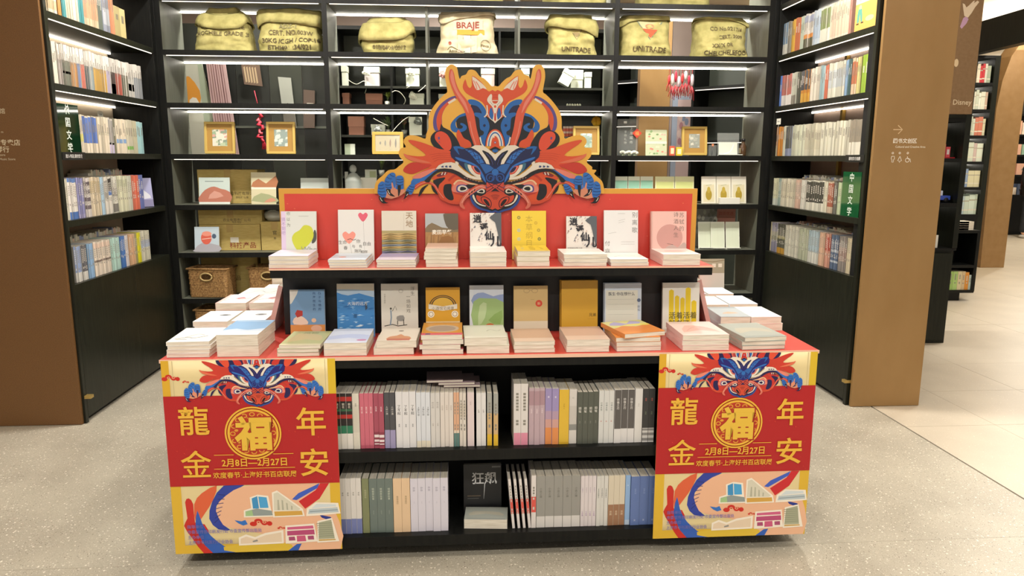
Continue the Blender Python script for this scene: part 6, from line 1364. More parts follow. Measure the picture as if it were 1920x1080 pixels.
# glass jar and cards above the header
r = tag(empty('glass_jar', (at(662, 340, YB + .12).x, YB + .14, Z[5] + .001)), 'clear ribbed glass jar with round stopper in the middle bay', 'jar')
jm = mat('dfe9e2', .06, alpha=.42, spec=.9)
zt = at(662, 308, YB + .14).z - Z[5]
prof = [(0, .002)] + [(.062 + .003 * (i % 2), .01 + (zt * .55 - .01) * i / 14) for i in range(15)] + [(.066, zt * .58), (.05, zt * .68), (.03, zt * .76), (.018, zt * .78)]
MB().lathe(prof, jm, 26).build('body', r); MB()._ell((0, 0, zt * .88), (.028, .028, zt * .11), jm, 18, 10).build('stopper', r)
block('green_card', 684, 706, 318, Z[5], YB + .2, .004, 'd0dccb', 'pale card with green picture beside the glass jar', 'card', 0, None, lambda P, W, H: P.rect(W * .4, H * .1, W * .95, H * .95, 'a9b88c'))
block('tall_card', 646, 652, 322, Z[5], YB + .22, .02, 'dfe3d8', 'narrow white box behind the glass jar', 'box'); block('low_box', 676, 706, 333, Z[5], YB + .16, .04, 'd3d8cc', 'low white box right of the glass jar', 'box')
block('green_block', 646, 665, 270, Z[4], YB + .2, .03, 'd3dccb', 'white and green cube card on the frame shelf, middle bay', 'card', 0, None, lambda P, W, H: P.rect(0, 0, W * .55, H, 'b0c0a4'))

# ------------------------------------------------------------------ the room seen through the open shelves
YU2 = 6.62
def shelf_unit():
    x0, x1 = at(632, 160, YU2).x, at(1142, 160, YU2).x; cx = (x0 + x1) / 2
    r = tag(empty('display_shelf', (cx, YU2, 0)), 'dark green black shelf unit behind the wide bookcase, full of white boxes', 'shelf'); hw = (x1 - x0) / 2
    zt = at(800, 50, YU2).z
    box('back_panel', (-hw, .345, 0), (hw, .36, zt), mat('30362f', .5), r); box('top_board', (-hw, 0, zt - .03), (hw, .3445, zt), BLACK, r)
    for py in (161, 200, 253, 330): z = at(700, py, YU2).z; box('shelf_board', (-hw + .021, .001, z - .02), (hw - .021, .3445, z), mat('25271f', .4), r)
    for px in (632, 732, 842, 935, 1139): x = at(px, 160, YU2).x - cx; box('upright', (x, -.001, 0), (x + .018, .344, zt - .0305), BLACK, r)
    return r
shelf_unit()
zA, zB, zC = at(700, 161, YU2).z + .001, at(700, 200, YU2).z + .001, at(700, 253, YU2).z + .001
WB = 'dfe4d2'
def rose(r, x, z, c, n=7):
    m = MB()
    for k in range(n):
        a = 2.4 * k; q = .006 + .0035 * k; m._ell((x + q * math.cos(a), -.012 - .002 * (n - k), z + q * math.sin(a)), (.016, .008, .016), mat(c, .6), 8, 6)
    m.build('flower', r)
def wbox(px0, px1, pyt, z, lab, lidc=WB, bodyc=WB, fl=None, lidh=.3, y=YU2 + .06, dep=.12):
    x0, x1, H = at_obj(px0, px1, pyt, z, y); W = x1 - x0
    r = tag(empty('gift_box', ((x0 + x1) / 2, y, z)), lab, 'gift box', 'gift boxes on the shelf unit behind')
    bb_ = box('box_body', (-W / 2 + .004, .004, 0), (W / 2 - .004, dep - .004, H * (1 - lidh)), mat(bodyc, .5), r, .001); ld_ = box('lid', (-W / 2, 0, H * (1 - lidh)), (W / 2, dep, H), mat(lidc, .5), r, .001)
    if fl: rose(ld_, fl[0] * W, fl[1] * H, fl[2])
    return r
wbox(639, 650, 123, zA, 'tall narrow white box at the left end of the unit'); wbox(682, 711, 125, zA, 'white gift box with a ribbon flower on its left, top shelf', fl=(-.35, .7, 'e8ead8'), bodyc='d8cfcc')
wbox(760, 786, 128, zA, 'white gift box with a flower on the front, standing on a clear block', fl=(-.1, .75, 'dfe2cc'))
wbox(823, 838, 126, zA, 'white box with pink rose beside the dragon left horn', fl=(0, .6, 'c89088')); wbox(902, 928, 128, zA, 'white gift box with pink edge seen between the dragon ears', bodyc='e0c4bc'); wbox(977, 993, 128, zA, 'small white box by the dragon right ear')
wbox(641, 655, 174, zB, 'stepped brown paper box at the left end, second shelf', 'a8745c', '9c6a54'); wbox(685, 717, 175, zB, 'wide brown paper box beside the green plant', 'a8745c', '9c6a54', lidh=.5)
wbox(767, 795, 175, zB, 'white gift box with a big white blossom', fl=(-.25, .8, 'eceedd')); wbox(822, 834, 176, zB, 'white box half hidden by the dragon left side')
wbox(652, 682, 218, zC, 'brown paper box with raised lid, third shelf', 'ab775f', '9f6c56', lidh=.55); wbox(695, 722, 233, zC, 'white box tied with grey ribbon bow', fl=(.0, .5, 'a0a4a0')); wbox(766, 791, 219, zC, 'white gift box with dark script print', fl=(.2, .75, '6a7068'))
wbox(1070, 1094, 131, zA, 'white box lying on top of two others, right of the dragon', lidh=.5, y=YU2 + .1); wbox(1097, 1110, 135, zA, 'narrow white box at the right end of the pile')
r = wbox(1046, 1068, 136, zA, 'white box tilted against the pile, right of the dragon'); r.rotation_euler = (0, .5, 0); r.location.z += .035
x0, x1, H = at_obj(1062, 1090, 190, zB, YU2 + .08)
m = MB()
for i in range(6):
    for j in range(2): m._ell((x0 + (i + .5) * (x1 - x0) / 6, YU2 + .06 + j * .03, zB + .012 + .024 * (1 - j) * 0 + (.02 if j else 0)), (.011, .011, .014), mat('dfe0cc', .5), 8, 6)
m.box((x0, YU2 + .04, zB), (x1, YU2 + .11, zB + .004), mat('d0d4c4', .4)); tag(m.build('candle_tray'), 'small tray of white tealights on the second shelf right of the dragon', 'tray')
def plant(px, py, z, y, n, h, c, lab, red=False):
    r = tag(empty('potted_plant', (at(px, py, y).x, y, z)), lab, 'plant'); random.seed(int(px))
    MB().lathe([(0, 0), (.022, 0), (.028, .05), (.025, .05), (.02, .01)], mat('cfd0c4', .5), 14).build('pot', r)
    m = MB(); s = MB()
    for k in range(n):
        a = random.uniform(0, 2 * PI); L_ = h * random.uniform(.6, 1); sp_ = random.uniform(.02, .09) * h / .2
        p0, p1, p2 = Vector((0, 0, .05)), Vector((sp_ * .5 * math.cos(a), sp_ * .5 * math.sin(a), .05 + L_ * .7)), Vector((sp_ * 1.6 * math.cos(a), sp_ * 1.6 * math.sin(a), .05 + L_))
        s.tube([p0, p1, p2], .0015, mat('7a8a5a', .7), 5)
        d = Vector((-math.sin(a), math.cos(a), 0)); m.face([p1 - d * .002, p1.lerp(p2, .5) - d * .016, p2, p1.lerp(p2, .5) + d * .016], mat(random.choice(c), .5)); m.face([p1.lerp(p0, .4) - d * .002, p1.lerp(p0, .1) + d * .018 + Vector((0, 0, .01)), p1 + Vector((0, 0, .03)) + d * .01, p1], mat(random.choice(c), .5))
    tag(m.build('foliage', r), kind='stuff'); s.build('stems', r)
plant(727, 190, zB, YU2 + .06, 14, .085, ['a0b84c', 'b8c860', '7d9a3c'], 'small yellow green plant on the second shelf')
plant(728, 240, zC, YU2 + .1, 14, .115, ['5f7a4a', '8fa070', '4a6a3c'], 'dark green plant behind the feather frame'); plant(758, 240, zC, YU2 + .2, 12, .12, ['9a6a5a', 'b88070', '6a7a50'], 'reddish twiggy plant behind the feather frame')
plant(716, 335, at(700, 330, YU2).z, YU2 + .1, 16, .16, ['7d9a4c', 'a0b070', '5f7a3c'], 'trailing green plant beside the dragon left paw')
def twig(pts, lab):
    m = MB(); P_ = [at(px, py, YU2 - .03 + .02 * i) for i, (px, py) in enumerate(pts)]
    m.tube(cr([tuple(p) for p in P_], 4, False), .003, mat('c8c8b4', .7), 6); c = P_[0]; tag(m.build('dried_twig'), lab, 'twig', 'dried twigs over the shelf unit')
for i, pts in enumerate(([(653, 150), (668, 158), (682, 152), (688, 160), (684, 175)], [(735, 173), (742, 170), (752, 175), (760, 187), (757, 196)], [(762, 165), (775, 158), (783, 152)], [(784, 172), (792, 166), (798, 160)], [(700, 222), (715, 230), (728, 236)], [(735, 248), (745, 236), (758, 224), (768, 218)])):
    twig(pts, ('curling dried twig left of the first flower box', 'curling dried twig before the blossom box', 'dried twig under the second flower box', 'dried twig rising by the thin divider', 'dried twig over the bow box', 'dried twig beside the script print box')[i])
# left bay: dark partition with leaning posters
YP = 6.75
xa, xb = at(318, 160, YP).x, at(628, 160, YP).x
pt = tag(empty('partition', ((xa + xb) / 2, YP, 0)), 'black panelled partition behind the left bay with posters on it', 'partition'); hw = (xb - xa) / 2; zt = at(500, 46, YP).z
n = 5
for i in range(n): box('panel', (-hw + 2 * hw * i / n + .002, 0, 0), (-hw + 2 * hw * (i + 1) / n - .002, .03, zt), mat(('2b2e29', '1f211e', '262824', '33362f', '222420')[i], .35), pt)
box('rail', (-hw, -.02, at(400, 240, YP).z), (hw, -.0005, at(400, 240, YP).z + .02), mat('565a50', .4), pt)
def leaner(pts, c, lab, pr_=None, y=YP - .05, name='poster_board'):
    P_ = [at(px, py, y) for px, py in pts]; c0 = sum(P_, Vector()) / len(P_)
    r = tag(empty(name, (c0.x, y, min(p.z for p in P_))), lab, 'poster'); m = MB()
    q = [(p.x - c0.x, p.z - r.location.z) for p in P_]; m.prism(q, 0, .012, mat(c, .45)); m.build('board', r)
    if pr_:
        P = Pr(); pr_(P, q); P.build('print', r, lambda p, h: Vector((p[0], -h, p[1])))
def mixq(q, u, v):
    a = (q[0][0] + (q[1][0] - q[0][0]) * u, q[0][1] + (q[1][1] - q[0][1]) * u); b_ = (q[3][0] + (q[2][0] - q[3][0]) * u, q[3][1] + (q[2][1] - q[3][1]) * u); return (a[0] + (b_[0] - a[0]) * v, a[1] + (b_[1] - a[1]) * v)
def pq(P, q, pts, c, sm=0): P.poly([mixq(q, u, v) for u, v in pts], c, sm)
leaner([(360, 290), (420, 290), (378, 117), (345, 117)], 'c0c0b0', 'tall orange and white flower poster behind the left bay', lambda P, q: (pq(P, q, [(.0, .5), (.5, .55), (.6, .7), (.2, .85), (0, .8)], 'd8953c', 2), pq(P, q, [(.1, .45), (.5, .5), (.4, .62), (.1, .6)], 'e0dcd0', 2), pq(P, q, [(.5, 0), (1, 0), (1, 1), (.75, 1)], 'a9b49c')))
leaner([(408, 290), (448, 290), (422, 117), (386, 117)], 'b89a98', 'tall pinkish poster of tree bark behind the left bay', y=YP - .07, pr_=lambda P, q: [pq(P, q, [(.1 + .12 * k, 0), (.14 + .12 * k, 0), (.12 + .12 * k + .02 * (k % 2), 1), (.08 + .12 * k, 1)], ('7d5a5a', '8a6a64', '6d4c4c')[k % 3]) for k in range(7)])
leaner([(458, 158), (492, 162), (486, 122), (452, 120)], '6a5648', 'brown and beige patterned board high behind the left bay', lambda P, q: [pq(P, q, [(.1 + .15 * k, .1), (.2 + .15 * k, .15), (.18 + .15 * k, .9), (.1 + .15 * k, .85)], 'b09a7a') for k in range(5)])
leaner([(534, 240), (556, 240), (545, 146), (521, 144)], '9a9c92', 'grey landscape poster behind the left bay, nearer the divider', lambda P, q: pq(P, q, [(0, 0), (1, 0), (1, .4), (.5, .5), (0, .35)], '5f5a50', 1))
leaner([(569, 240), (590, 240), (590, 170), (569, 168)], '5a4a40', 'small brown board with white line behind the left bay', lambda P, q: pq(P, q, [(.3, .6), (.9, .6), (.9, .66), (.3, .66)], 'c8c0b0'))
# red knot ornament hanging before the partition
r = tag(empty('knot_ornament', (at(487, 235, YP - .032).x, YP - .032, at(487, 280, YP - .032).z)), 'red knotted new year ornament hanging behind the left bay', 'ornament'); h = at(487, 205, YP - .032).z - r.location.z
m = MB(); m.tube([(-.03, 0, h + .16), (0, 0, h)], .004, mat('c03a4c', .6)); m.build('cord', r)
m = MB()
for k in range(8): m.tube([(-.005 + .006 * k % .03, .004 * (k % 3), h - .03 * k * h / .3), (.03 * math.sin(k * 1.9), -.01, h - .03 * k * h / .3 - .03), (.004 * k, 0, h - .03 * (k + 1) * h / .3)], .013, mat(('d8324a', 'c02a3c', 'e0606c')[k % 3], .5), 6)
m.build('knot', r)
m = MB()
for k in range(7): m.tube([(.02, 0, h * .28), (.01 + .008 * k, .003 * (k % 2), 0)], .003, mat('d02a40', .6), 5)
m.build('tassel', r)
# right bay: bronze column, hanging ornaments, dark shelf units beyond
x0, x1 = at(1200, 160, 7.0).x, at(1257, 160, 7.0).x
structure(box('pillar', (x0, 7.0, 0), (x1, 7.1, 3.299), BRONZE), 'bronze column seen through the right bay')
def far_shelf(px0, px1, y, pys, lab, c='363b33', pyt=20, tilt=0):
    x0, x1 = at(px0, 160, y).x, at(px1, 160, y).x; cx = (x0 + x1) / 2; hw = (x1 - x0) / 2 / math.cos(tilt) * .97
    r = tag(empty('dark_shelf', (cx, y, 0), tilt), lab, 'shelf'); zt = at(px0, pyt, y).z
    box('back_panel', (-hw, .3, 0), (hw, .32, zt), mat(c, .45), r)
    for s in (-1, 1): box('upright', (s * hw - .012, 0, 0), (s * hw + .012, .2995, zt), BLACK, r)
    for py in pys:
        z = at((px0 + px1) / 2, py, y).z; box('shelf_board', (-hw + .0125, .0, z - .025), (hw - .0125, .2995, z), BLACK, r); box('light_strip', (-hw + .02, .01, z - .031), (hw - .02, .022, z - .0255), LEDS, r)
    return r
far_shelf(1156, 1200, 7.55, (150, 232), 'dark shelf unit behind the clear acrylic board', tilt=-.75)
far_shelf(1312, 1400, 6.8, (160, 262), 'dark shelf unit at the right end behind the right bay', tilt=-.8)
structure(box('wall_mid', (at(1258, 160, 7.6).x, 7.6, 0), (at(1312, 160, 7.6).x, 7.64, 3.299), mat('a08f86', .6)), 'mauve wall between the column and the dark shelf')
random.seed(12)
yo = 6.5; oz = at(1278, 128, yo).z
for i in range(8):
    px = 1255 + i * 6.2; x = at(px, 140, yo + .02).x; L_ = at(px, 176 + (i * 37 % 13) - 6, yo).z
    r = tag(empty('hanging_charm', (x, yo + .02, L_)), '%s hanging red and white charm behind the right bay' % (ORD[i] + ' from left'), 'ornament', 'hanging charms behind the right bay'); h = oz - L_
    MB().tube([(0, 0, h + .06), (0, 0, h * .6)], .0025, mat('b83040', .6), 5).build('cord', r)
    MB()._ell((0, 0, h * (.5 + .1 * (i % 3))), (.013 + .004 * (i % 2), .011, h * .22), mat(('d83a3c', 'e8dcd8', 'c83048', 'd8c8d0')[i % 4], .5), 8, 6).build('charm', r)
    m = MB()
    for q in range(4): m.tube([(0, 0, h * .4), (.012 * (q - 1.5), .004 * (q % 2), h * .2), (.018 * (q - 1.5) + .006 * (-1) ** i, 0, -.01 * q)], .003, mat(('d02a38', 'c02030', 'd8606a')[q % 3], .6), 5)
    m.build('tassel', r)
rail = MB().tube([(at(1250, 128, yo).x, yo + .02, oz + .06), (at(1306, 128, yo).x, yo + .02, oz + .06)], .008, ALU).tube([(at(1252, 128, yo).x, yo + .02, oz + .06), (at(1252, 128, yo).x, yo + .02, 3.3)], .003, ALU).tube([(at(1304, 128, yo).x, yo + .02, oz + .06), (at(1304, 128, yo).x, yo + .02, 3.3)], .003, ALU).build('hanging_rail'); tag(rail, 'thin metal rail that the red charms hang from', 'rail'); rail.visible_shadow = True
block('floral_poster', 1262, 1301, 180, 0.9, 7.578, .02, '9aa4b4', 'pink and blue flower poster below the hanging charms', 'poster', 0, None, lambda P, W, H: [P.rect(W * .25, H * .3, W, H * .97, 'c0a8a4')] + [P.ell(W * (.35 + .55 * ((k * 37) % 11) / 11), H * (.5 + .42 * ((k * 23) % 13) / 13), W * .1, H * .03, ('a87a80', '7d8aa0', 'd0b8b0')[k % 3], 8) for k in range(16)])

# ------------------------------------------------------------------ the aisle on the right
YD = 5.55
v0, v1 = at(1700, 215, YD), at(1822, 214, YD); vt = at(1846, 0, YD)
fb = tag(empty('hanging_sign', ((v0.x + v1.x) / 2, YD, v1.z)), 'hanging bronze sign board with hand picture, right of the golden pillar', 'sign'); hw = (v1.x - v0.x) / 2
box('sign_board', (-hw, 0, 0), (hw, .06, 3.295 - v1.z), noise_mat('satin_bronze', '8d6f4e', '957756', 40, .4, .3), fb, .002)
def fbp(px, py): v = at(px, py, YD); return (v.x - fb.location.x, v.z - fb.location.z)
P = Pr(); x, z = fbp(1798, 191); P.text('D Disney', x - .0, z, .055, 'd8c4a4', .012)
P.poly([fbp(*p) for p in [(1800, 50), (1806, 34), (1812, 30), (1816, 36), (1812, 44), (1803, 54)]], 'c9a0c0'); P.poly([fbp(*p) for p in [(1808, 30), (1806, 16), (1805, 6), (1809, 8), (1812, 14), (1817, 10), (1825, 2), (1828, 1), (1826, 6), (1833, 1), (1836, 4), (1828, 14), (1822, 24), (1815, 33)]], 'e8d4b8', 1); x, z = fbp(1793, 118); P.ell(x, z, .018, .03, 'e0c8a0', 14)
P.build('print', fb, plane((0, 0, 0), (1, 0, 0), (0, 0, 1), (0, -1, 0)))
# low black cabinet and shelf behind the golden pillar
a = atz(1700, 644, 0); c = atz(1772, 644, 0)
ca = tag(empty('black_cabinet', (c.x, c.y, 0)), 'low black cabinet behind the golden brown pillar', 'cabinet'); Wc = c.x - a.x; hc = at(1795, 470, c.y).z
box('body', (-Wc, .02, .0), (0, .46, hc), BLACK2, ca, .002); box('door', (-Wc + .02, 0, .03), (-.03, .0195, hc - .02), BLACK2, ca, .002); box('counter', (-Wc - .005, -.004, hc + .0005), (.006, .465, hc + .02), BLACK, ca, .002)
us = tag(empty('black_shelf', (c.x, c.y, hc + .021)), 'black open shelf standing on the low cabinet behind the golden pillar', 'shelf'); zt = at(1815, 214, c.y).z - us.location.z
box('upright', (-.03, 0, 0), (.012, .4, zt), BLACK2, us); box('back_panel', (-Wc, .38, 0), (-.0305, .4, zt), mat('566056', .5), us)
zs1, zs2 = at(1800, 297, c.y).z - us.location.z, at(1790, 381, c.y).z - us.location.z
for z in (zs1, zs2, zt - .03): box('shelf_board', (-Wc, 0, z - .03), (-.0305, .3795, z), BLACK, us); box('light_strip', (-Wc + .02, .34, z - .038), (-.04, .352, z - .0305), LED2, us)
zz = us.location.z
r = tag(empty('red_ornament', (min(at(1777, 290, c.y + .1).x, c.x - .14), c.y + .1, zz + zs1 + .001)), 'small red and white letter ornament on the black shelf', 'ornament')
m = MB().box((-.09, -.03, 0), (.1, .03, .008), mat('b8242c', .4)); 
for k, (x, h) in enumerate(((-.05, .1), (.01, .11), (.05, .09))): m.box((x - .018, -.012, .0085), (x + .018, .012, h), mat('d8545c', .4)); m.box((x - .010, -.0125, .03), (x + .010, -.0121, h - .02), mat('e8dcd8', .4))
m.build('letters', r)
r = tag(empty('toy_car', (min(at(1767, 376, c.y + .1).x, c.x - .125), c.y + .1, zz + zs2 + .001)), 'small blue and white toy car on the black shelf', 'toy')
MB().box((-.08, -.03, .02), (.085, .03, .055), mat('3c56b8', .3)).box((-.07, -.027, .0555), (.02, .027, .095), mat('c8d0e8', .3)).build('car_body', r, .004)
for x in (-.05, .05): MB().lathe([(0, 0), (.02, 0), (.02, .062), (0, .062)], mat('16161a', .6), 14).build('wheel', r, loc=(x, .031, .0201), rot=(PI / 2, 0, 0))
block('white_card', 1754, 1760, 441, hc + .021, c.y + .02, .01, 'dcdcd4', 'white card on the low cabinet beside the golden pillar', 'card')
# lit book column further on, with a low cube shelf in front
YC = 7.9
x0, x1 = at(1800, 380, YC).x, at(1841, 380, YC).x; cx = (x0 + x1) / 2; hw = (x1 - x0) / 2
lb = tag(empty('lit_bookcase', (cx, YC, 0)), 'narrow lit bookcase in the aisle, full of red and cream books', 'bookcase'); ztop = at(1860, 104, YC).z
for s in (-1, 1): box('upright', (s * hw - .03, 0, 0), (s * hw + .03, .35, ztop), BLACK2, lb)
box('back_panel', (-hw + .0305, .33, 0), (hw - .0305, .35, ztop), mat('8d8878', .6), lb)
f0 = at(1843, 39, YC); lo, hi = 4.0, 7.9
for _ in range(40):
    mid = (lo + hi) / 2
    if at(1920, 16, mid).z > f0.z: hi = mid
    else: lo = mid
f1 = at(1920, 16, lo); fa = math.atan2(f1.y - f0.y, f1.x - f0.x); fl = math.hypot(f1.x - f0.x, f1.y - f0.y)
fs0 = structure(box('wall_header', (-.35, 0, 0), (fl + .6, .12, f0.z - ztop - .031), BLACK2), 'black header panel above the lit aisle bookcase'); fs0.location = (f0.x, f0.y + .0, ztop + .03); fs0.rotation_euler = (0, 0, fa)
bz = [at(1840, p, YC).z for p in (155, 205, 254, 303, 351, 402)]
for z in bz + [ztop]:
    box('shelf_board', (-hw + .0305, 0, z - .03), (hw - .0305, .3295, z), BLACK, lb); box('light_strip', (-hw + .04, .28, z - .042), (hw - .04, .3, z - .0305), LED, lb)
box('base_panel', (-hw + .0305, .0, 0), (hw - .0305, .02, bz[-1] - .031), BLACK, lb)
random.seed(31)
pal = [['d0b89a', 'd8ccb0', 'c8383c', 'c8383c', 'd8d4c0', 'a8b094'], ['d0ccb4', 'c0c4ac', 'd8d8c4', 'd8d4bc', 'c8a890', 'b8bca4'], ['b8bca4', 'c8ccb4', 'c87a60', 'c87a60', 'd0c8a0', 'b0b898'], ['d0d4bc', 'c8b0a4', 'd8dcc4', 'c8ccb0', 'd4d8c0'], ['8fa0b8', 'd8d0a8', 'd8d0a8', 'd0b090', 'd0c8a0'], ['b8c8c8', 'c8d4c0', 'd0dcc8', 'c4d0b8']]
for i in range(6):
    x = -hw + .035; k = 0
    while x < hw - .06:
        T = min(random.uniform(.02, .05) * (1.7 if i > 2 else 1), hw - .036 - x); col = pal[i][k % len(pal[i])]
        H = (([ztop] + bz)[i] - bz[i]) * random.uniform(.62, .74)
        st.box((cx + x, YC + .03, bz[i] + .0005), (cx + x + T, YC + .19, bz[i] + .0005 + H), mat(col, .4))
        for v0, v1, c_ in ((.2, .26, 'e0d8c0'), (.7, .76, 'b0a890')): st.face([(cx + x, YC + .0297, bz[i] + H * v0), (cx + x + T, YC + .0297, bz[i] + H * v0), (cx + x + T, YC + .0297, bz[i] + H * v1), (cx + x, YC + .0297, bz[i] + H * v1)], mat(c_, .4))
        x += T + .002; k += 1
q = atz(1832, 556, 0); q0 = atz(1782, 566, 0); YQ = 7.35
x1 = at(1838, 440, YQ).x; x0 = at(1783, 440, YQ).x; zt = at(1840, 432, YQ).z; zm = at(1830, 497, YQ).z; zb = at(1825, 549, YQ).z
cs = tag(empty('cube_shelf', ((x0 + x1) / 2, YQ, 0)), 'low black open cube shelf on a plinth in the aisle', 'shelf'); hw = (x1 - x0) / 2
for n_, a, b_ in (('side_panel', (-hw, 0, zb), (-hw + .03, .35, zt)), ('side_panel', (hw - .03, 0, zb), (hw, .35, zt)), ('top_board', (-hw + .0305, 0, zt - .03), (hw - .0305, .35, zt)), ('shelf_board', (-hw + .0305, 0, zm - .03), (hw - .0305, .32, zm)), ('shelf_board', (-hw + .0305, 0, zb), (hw - .0305, .32, zb + .03)), ('back_panel', (-hw + .0305, .3205, zb), (hw - .0305, .35, zt - .0305)), ('plinth', (-hw + .02, .05, 0), (hw - .12, .33, zb - .0005))): box(n_, a, b_, BLACK, cs)
x = (x0 + x1) / 2 - hw + .04
for k, (T, c_, H) in enumerate(((.05, '9ec06a', .2), (.05, 'a8c878', .2), (.045, 'd8c8a0', .2), (.035, 'd0b890', .2), (.04, 'd89038', .19), (.03, 'c0d0c8', .16))):
    nb = book(book_me(.16, H, T, c_), '%s notebook from left in the low cube shelf of the aisle' % ORD[k], None, tr(x + T, YQ + .02, zb + .0305) @ rz(PI / 2)); nb.name = 'volume'; nb['category'] = 'volume'; x += T + .002  # taken for upright books; exact kind unclear
for k in range(4):
    nb = book(book_me(.2, .16, .022, ('c9bda8', 'b8a898', 'cfc4b0', 'd3c8b4')[k]), '%s in the flat pile on the cube shelf' % ('bottom magazine', 'second magazine from bottom', 'third magazine from bottom', 'top magazine')[k], None, tr(x1 - .26, YQ + .03, zt + .0005 + (k + 1) * .0226) @ rxm(-PI / 2)); nb.name = 'magazine'; nb['category'] = 'magazine'  # a pile of lying books; exact kind unclear
book(book_me(.15, .14, .09, 'dfdccc'), 'thick cream book left of the flat pile on the cube shelf', None, tr(x0 + .06, YQ + .03, zt + .0005 + .0905) @ rxm(-PI / 2))
# bronze arch further on
YA = 9.7
ap = [(1838, 502), (1848, 400), (1858, 300), (1868, 205), (1880, 150), (1897, 105), (1925, 66), (1990, 20), (2060, -10), (2060, 30), (1990, 55), (1950, 80), (1930, 110), (1918, 200), (1906, 300), (1894, 400), (1882, 502)]
W_P = [at(px, py, YA) for px, py in ap]; c0 = W_P[0]
ar = structure(empty('archway', (c0.x, YA, 0)), 'bronze clad archway at the far right')
pts = [(p.x - c0.x, max(0.001, p.z)) for p in W_P]
m = MB(); m.prism(pts, 0, .25, noise_mat('arch_bronze', '95744a', '9d7c52', 10, .35, .3)); m.build('arch_cladding', ar)
# black wall shelves behind the archway
x0, x1 = at(1800, 200, 14.2).x, at(2100, 200, 14.2).x
fs = tag(empty('wall_shelf', ((x0 + x1) / 2, 14.2, 0)), 'black wall shelves with colourful goods at the far end of the aisle', 'shelf'); hw = (x1 - x0) / 2
box('back_panel', (-hw, .4, 0), (hw, .45, 2.9), mat('23231f', .6), fs); box('base_panel', (-hw, 0, 0), (hw, .3995, .8), BLACK, fs)
for z in (1.2, 1.6, 2.0, 2.4): box('shelf_board', (-hw, 0, z - .04), (hw, .3995, z), BLACK, fs)
random.seed(6)
for i, z in enumerate((.8, 1.2, 1.6, 2.0)):
    x = at(1884, 300, 14.2).x; k = 0
    while x < at(1925, 300, 14.2).x:
        wd = random.uniform(.08, .18); o = box('goods_box', (x, 14.22, z + .001), (x + wd, 14.4, z + random.uniform(.14, .3)), mat(random.choice(['d8a890', 'e0d4c4', '8fb09a', 'c05a4c', 'd8d8d0', '5a6a8a']), .5)); x += wd + .02
        tag(o, '%s from left on the %s far wall shelf' % (ORD[k] + ' goods box', ORD[i] + ' lowest' if i else 'lowest'), 'box', 'goods boxes on the far wall shelves'); k += 1
# ------------------------------------------------------------------ the shopper at the far right
pp = at(1918, 440, 12.9); ft = atz(1912, 446, 0)
pr0 = tag(empty('person', (ft.x + .12, ft.y, 0), .5), 'person in a black puffer jacket with pale hood, dark trousers, seen from behind', 'person')
def skin(name, verts, edges, radii, m, parent, sub=2, root=0):
    me = bpy.data.meshes.new(name); me.from_pydata(verts, edges, []); o = link(name, me, parent)
    md = o.modifiers.new('skin', 'SKIN'); md.use_smooth_shade = True
    for i, s in enumerate(me.skin_vertices[0].data): s.radius = radii[i] if isinstance(radii[i], tuple) else (radii[i], radii[i]); s.use_root = (i == root)
    sb = o.modifiers.new('sub', 'SUBSURF'); sb.levels = sub; sb.render_levels = sub
    me.materials.append(m); return o
skinm = mat('c89a7c', .6)
vb = [(0, 0, .92), (0, 0, 1.1), (0, 0, 1.3), (0, 0, 1.45), (0, -.01, 1.53), (0, -.03, 1.6), (0, -.03, 1.68), (-.1, 0, .86), (-.11, -.01, .5), (-.12, .01, .1), (-.12, -.09, .04), (.1, 0, .86), (.11, -.03, .5), (.12, .0, .1), (.12, -.1, .04), (-.2, 0, 1.4), (-.26, .02, 1.13), (-.24, -.1, .92), (-.23, -.14, .85), (.2, 0, 1.4), (.26, .02, 1.13), (.22, -.14, .98), (.2, -.19, .95)]
eb = [(0, 1), (1, 2), (2, 3), (3, 4), (4, 5), (5, 6), (0, 7), (7, 8), (8, 9), (9, 10), (0, 11), (11, 12), (12, 13), (13, 14), (3, 15), (15, 16), (16, 17), (17, 18), (3, 19), (19, 20), (20, 21), (21, 22)]
rb = [(.15, .1), (.14, .1), (.16, .11), (.1, .08), .05, .08, .085, .09, .06, .045, .04, .09, .06, .045, .04, .06, .045, .035, .03, .06, .045, .035, .03]
skin('body', vb, eb, rb, skinm, pr0)
jm = noise_mat('puffer_black', '1c1a1a', '2b2727', 12, .35)
m = MB(); V = []; Fc = []; nt, na = 28, 24
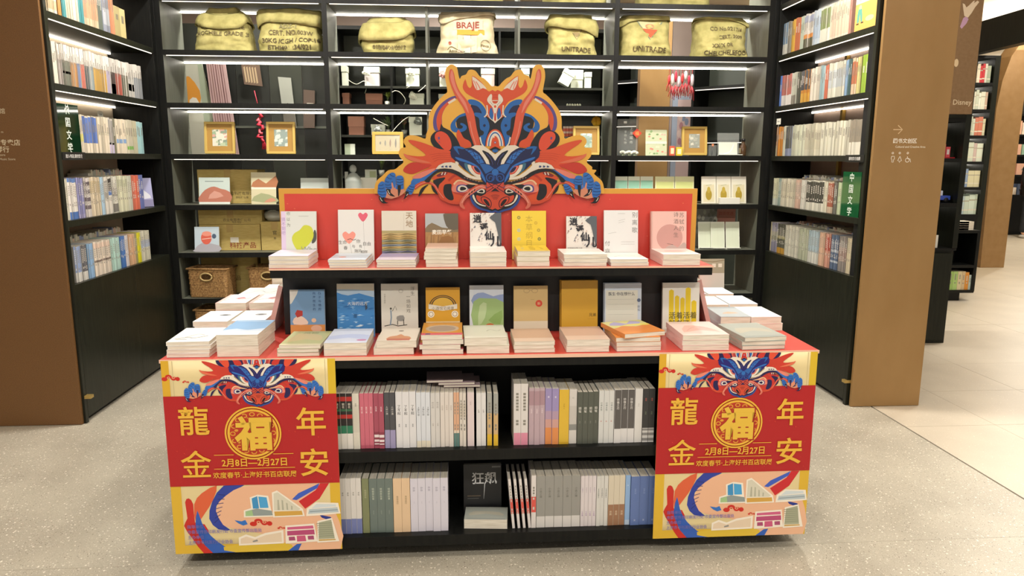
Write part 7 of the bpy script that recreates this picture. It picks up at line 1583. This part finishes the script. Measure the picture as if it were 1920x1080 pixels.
for i in range(nt + 1):
    t = i / nt; z = .82 + .68 * t; puff = 1 + .07 * abs(math.sin(PI * t * 6))
    w_ = (.235 - .05 * max(0, t - .75) / .25 * 2) * puff; d = (.165 - .03 * max(0, t - .75) / .25) * puff
    V += [(w_ * math.cos(2 * PI * k / na), d * math.sin(2 * PI * k / na), z) for k in range(na)]
for i in range(nt):
    for k in range(na): Fc.append((i * na + k, i * na + (k + 1) % na, (i + 1) * na + (k + 1) % na, (i + 1) * na + k))
Fc += [tuple(range(na))[::-1], tuple(range(nt * na, nt * na + na))]
m.mesh(V, Fc, jm, True); pj = m.build('puffer_jacket', pr0)
for s in (-1, 1): skin('jacket_sleeve', [(s * .17, 0, 1.42), (s * .25, .01, 1.28), (s * .29, .02, 1.13), (s * .27, -.06, .98), (s * .24, -.12, .9)], [(0, 1), (1, 2), (2, 3), (3, 4)], [.085, .085, .08, .07, .055], jm, pj)
skin('hood', [(-.13, .05, 1.47), (0, .11, 1.45), (.13, .05, 1.47), (0, .12, 1.52)], [(0, 1), (1, 2), (1, 3)], [.05, .075, .05, .06], mat('d8d0c4', .9), pr0)
dm_ = mat('23252a', .8)
skin('trousers', [(0, 0, .93), (-.1, 0, .84), (-.115, -.01, .5), (-.12, .01, .09), (.1, 0, .84), (.115, -.03, .5), (.12, 0, .09)], [(0, 1), (1, 2), (2, 3), (0, 4), (4, 5), (5, 6)], [.14, .105, .085, .075, .105, .085, .075], dm_, pr0)
m = MB(); m._ell((0, -.02, 1.66), (.098, .105, .12), mat('1b1716', .7), 16, 12); m._ell((0, .04, 1.6), (.085, .06, .1), mat('1b1716', .7), 14, 10); m.build('hair', pr0)
for s in (-1, 1): MB()._ell((s * .12, -.05, .04), (.05, .13, .042), mat('c8c4bc', .6), 14, 8).build('shoe', pr0)
Pr().rect(-.1, 1.3, .1, 1.33, 'b8b4ac').rect(-.06, 1.25, .06, 1.28, 'b8b4ac').build('back_print', pj, lambda p, h: Vector((-p[0], .182 + h, p[1])))
tag(st.build('shelved_books'), 'mixed small paperbacks on upper and back rows of the side bookcases and aisle bookcase', None, None, 'stuff')
bpy.data.objects.remove(fob)
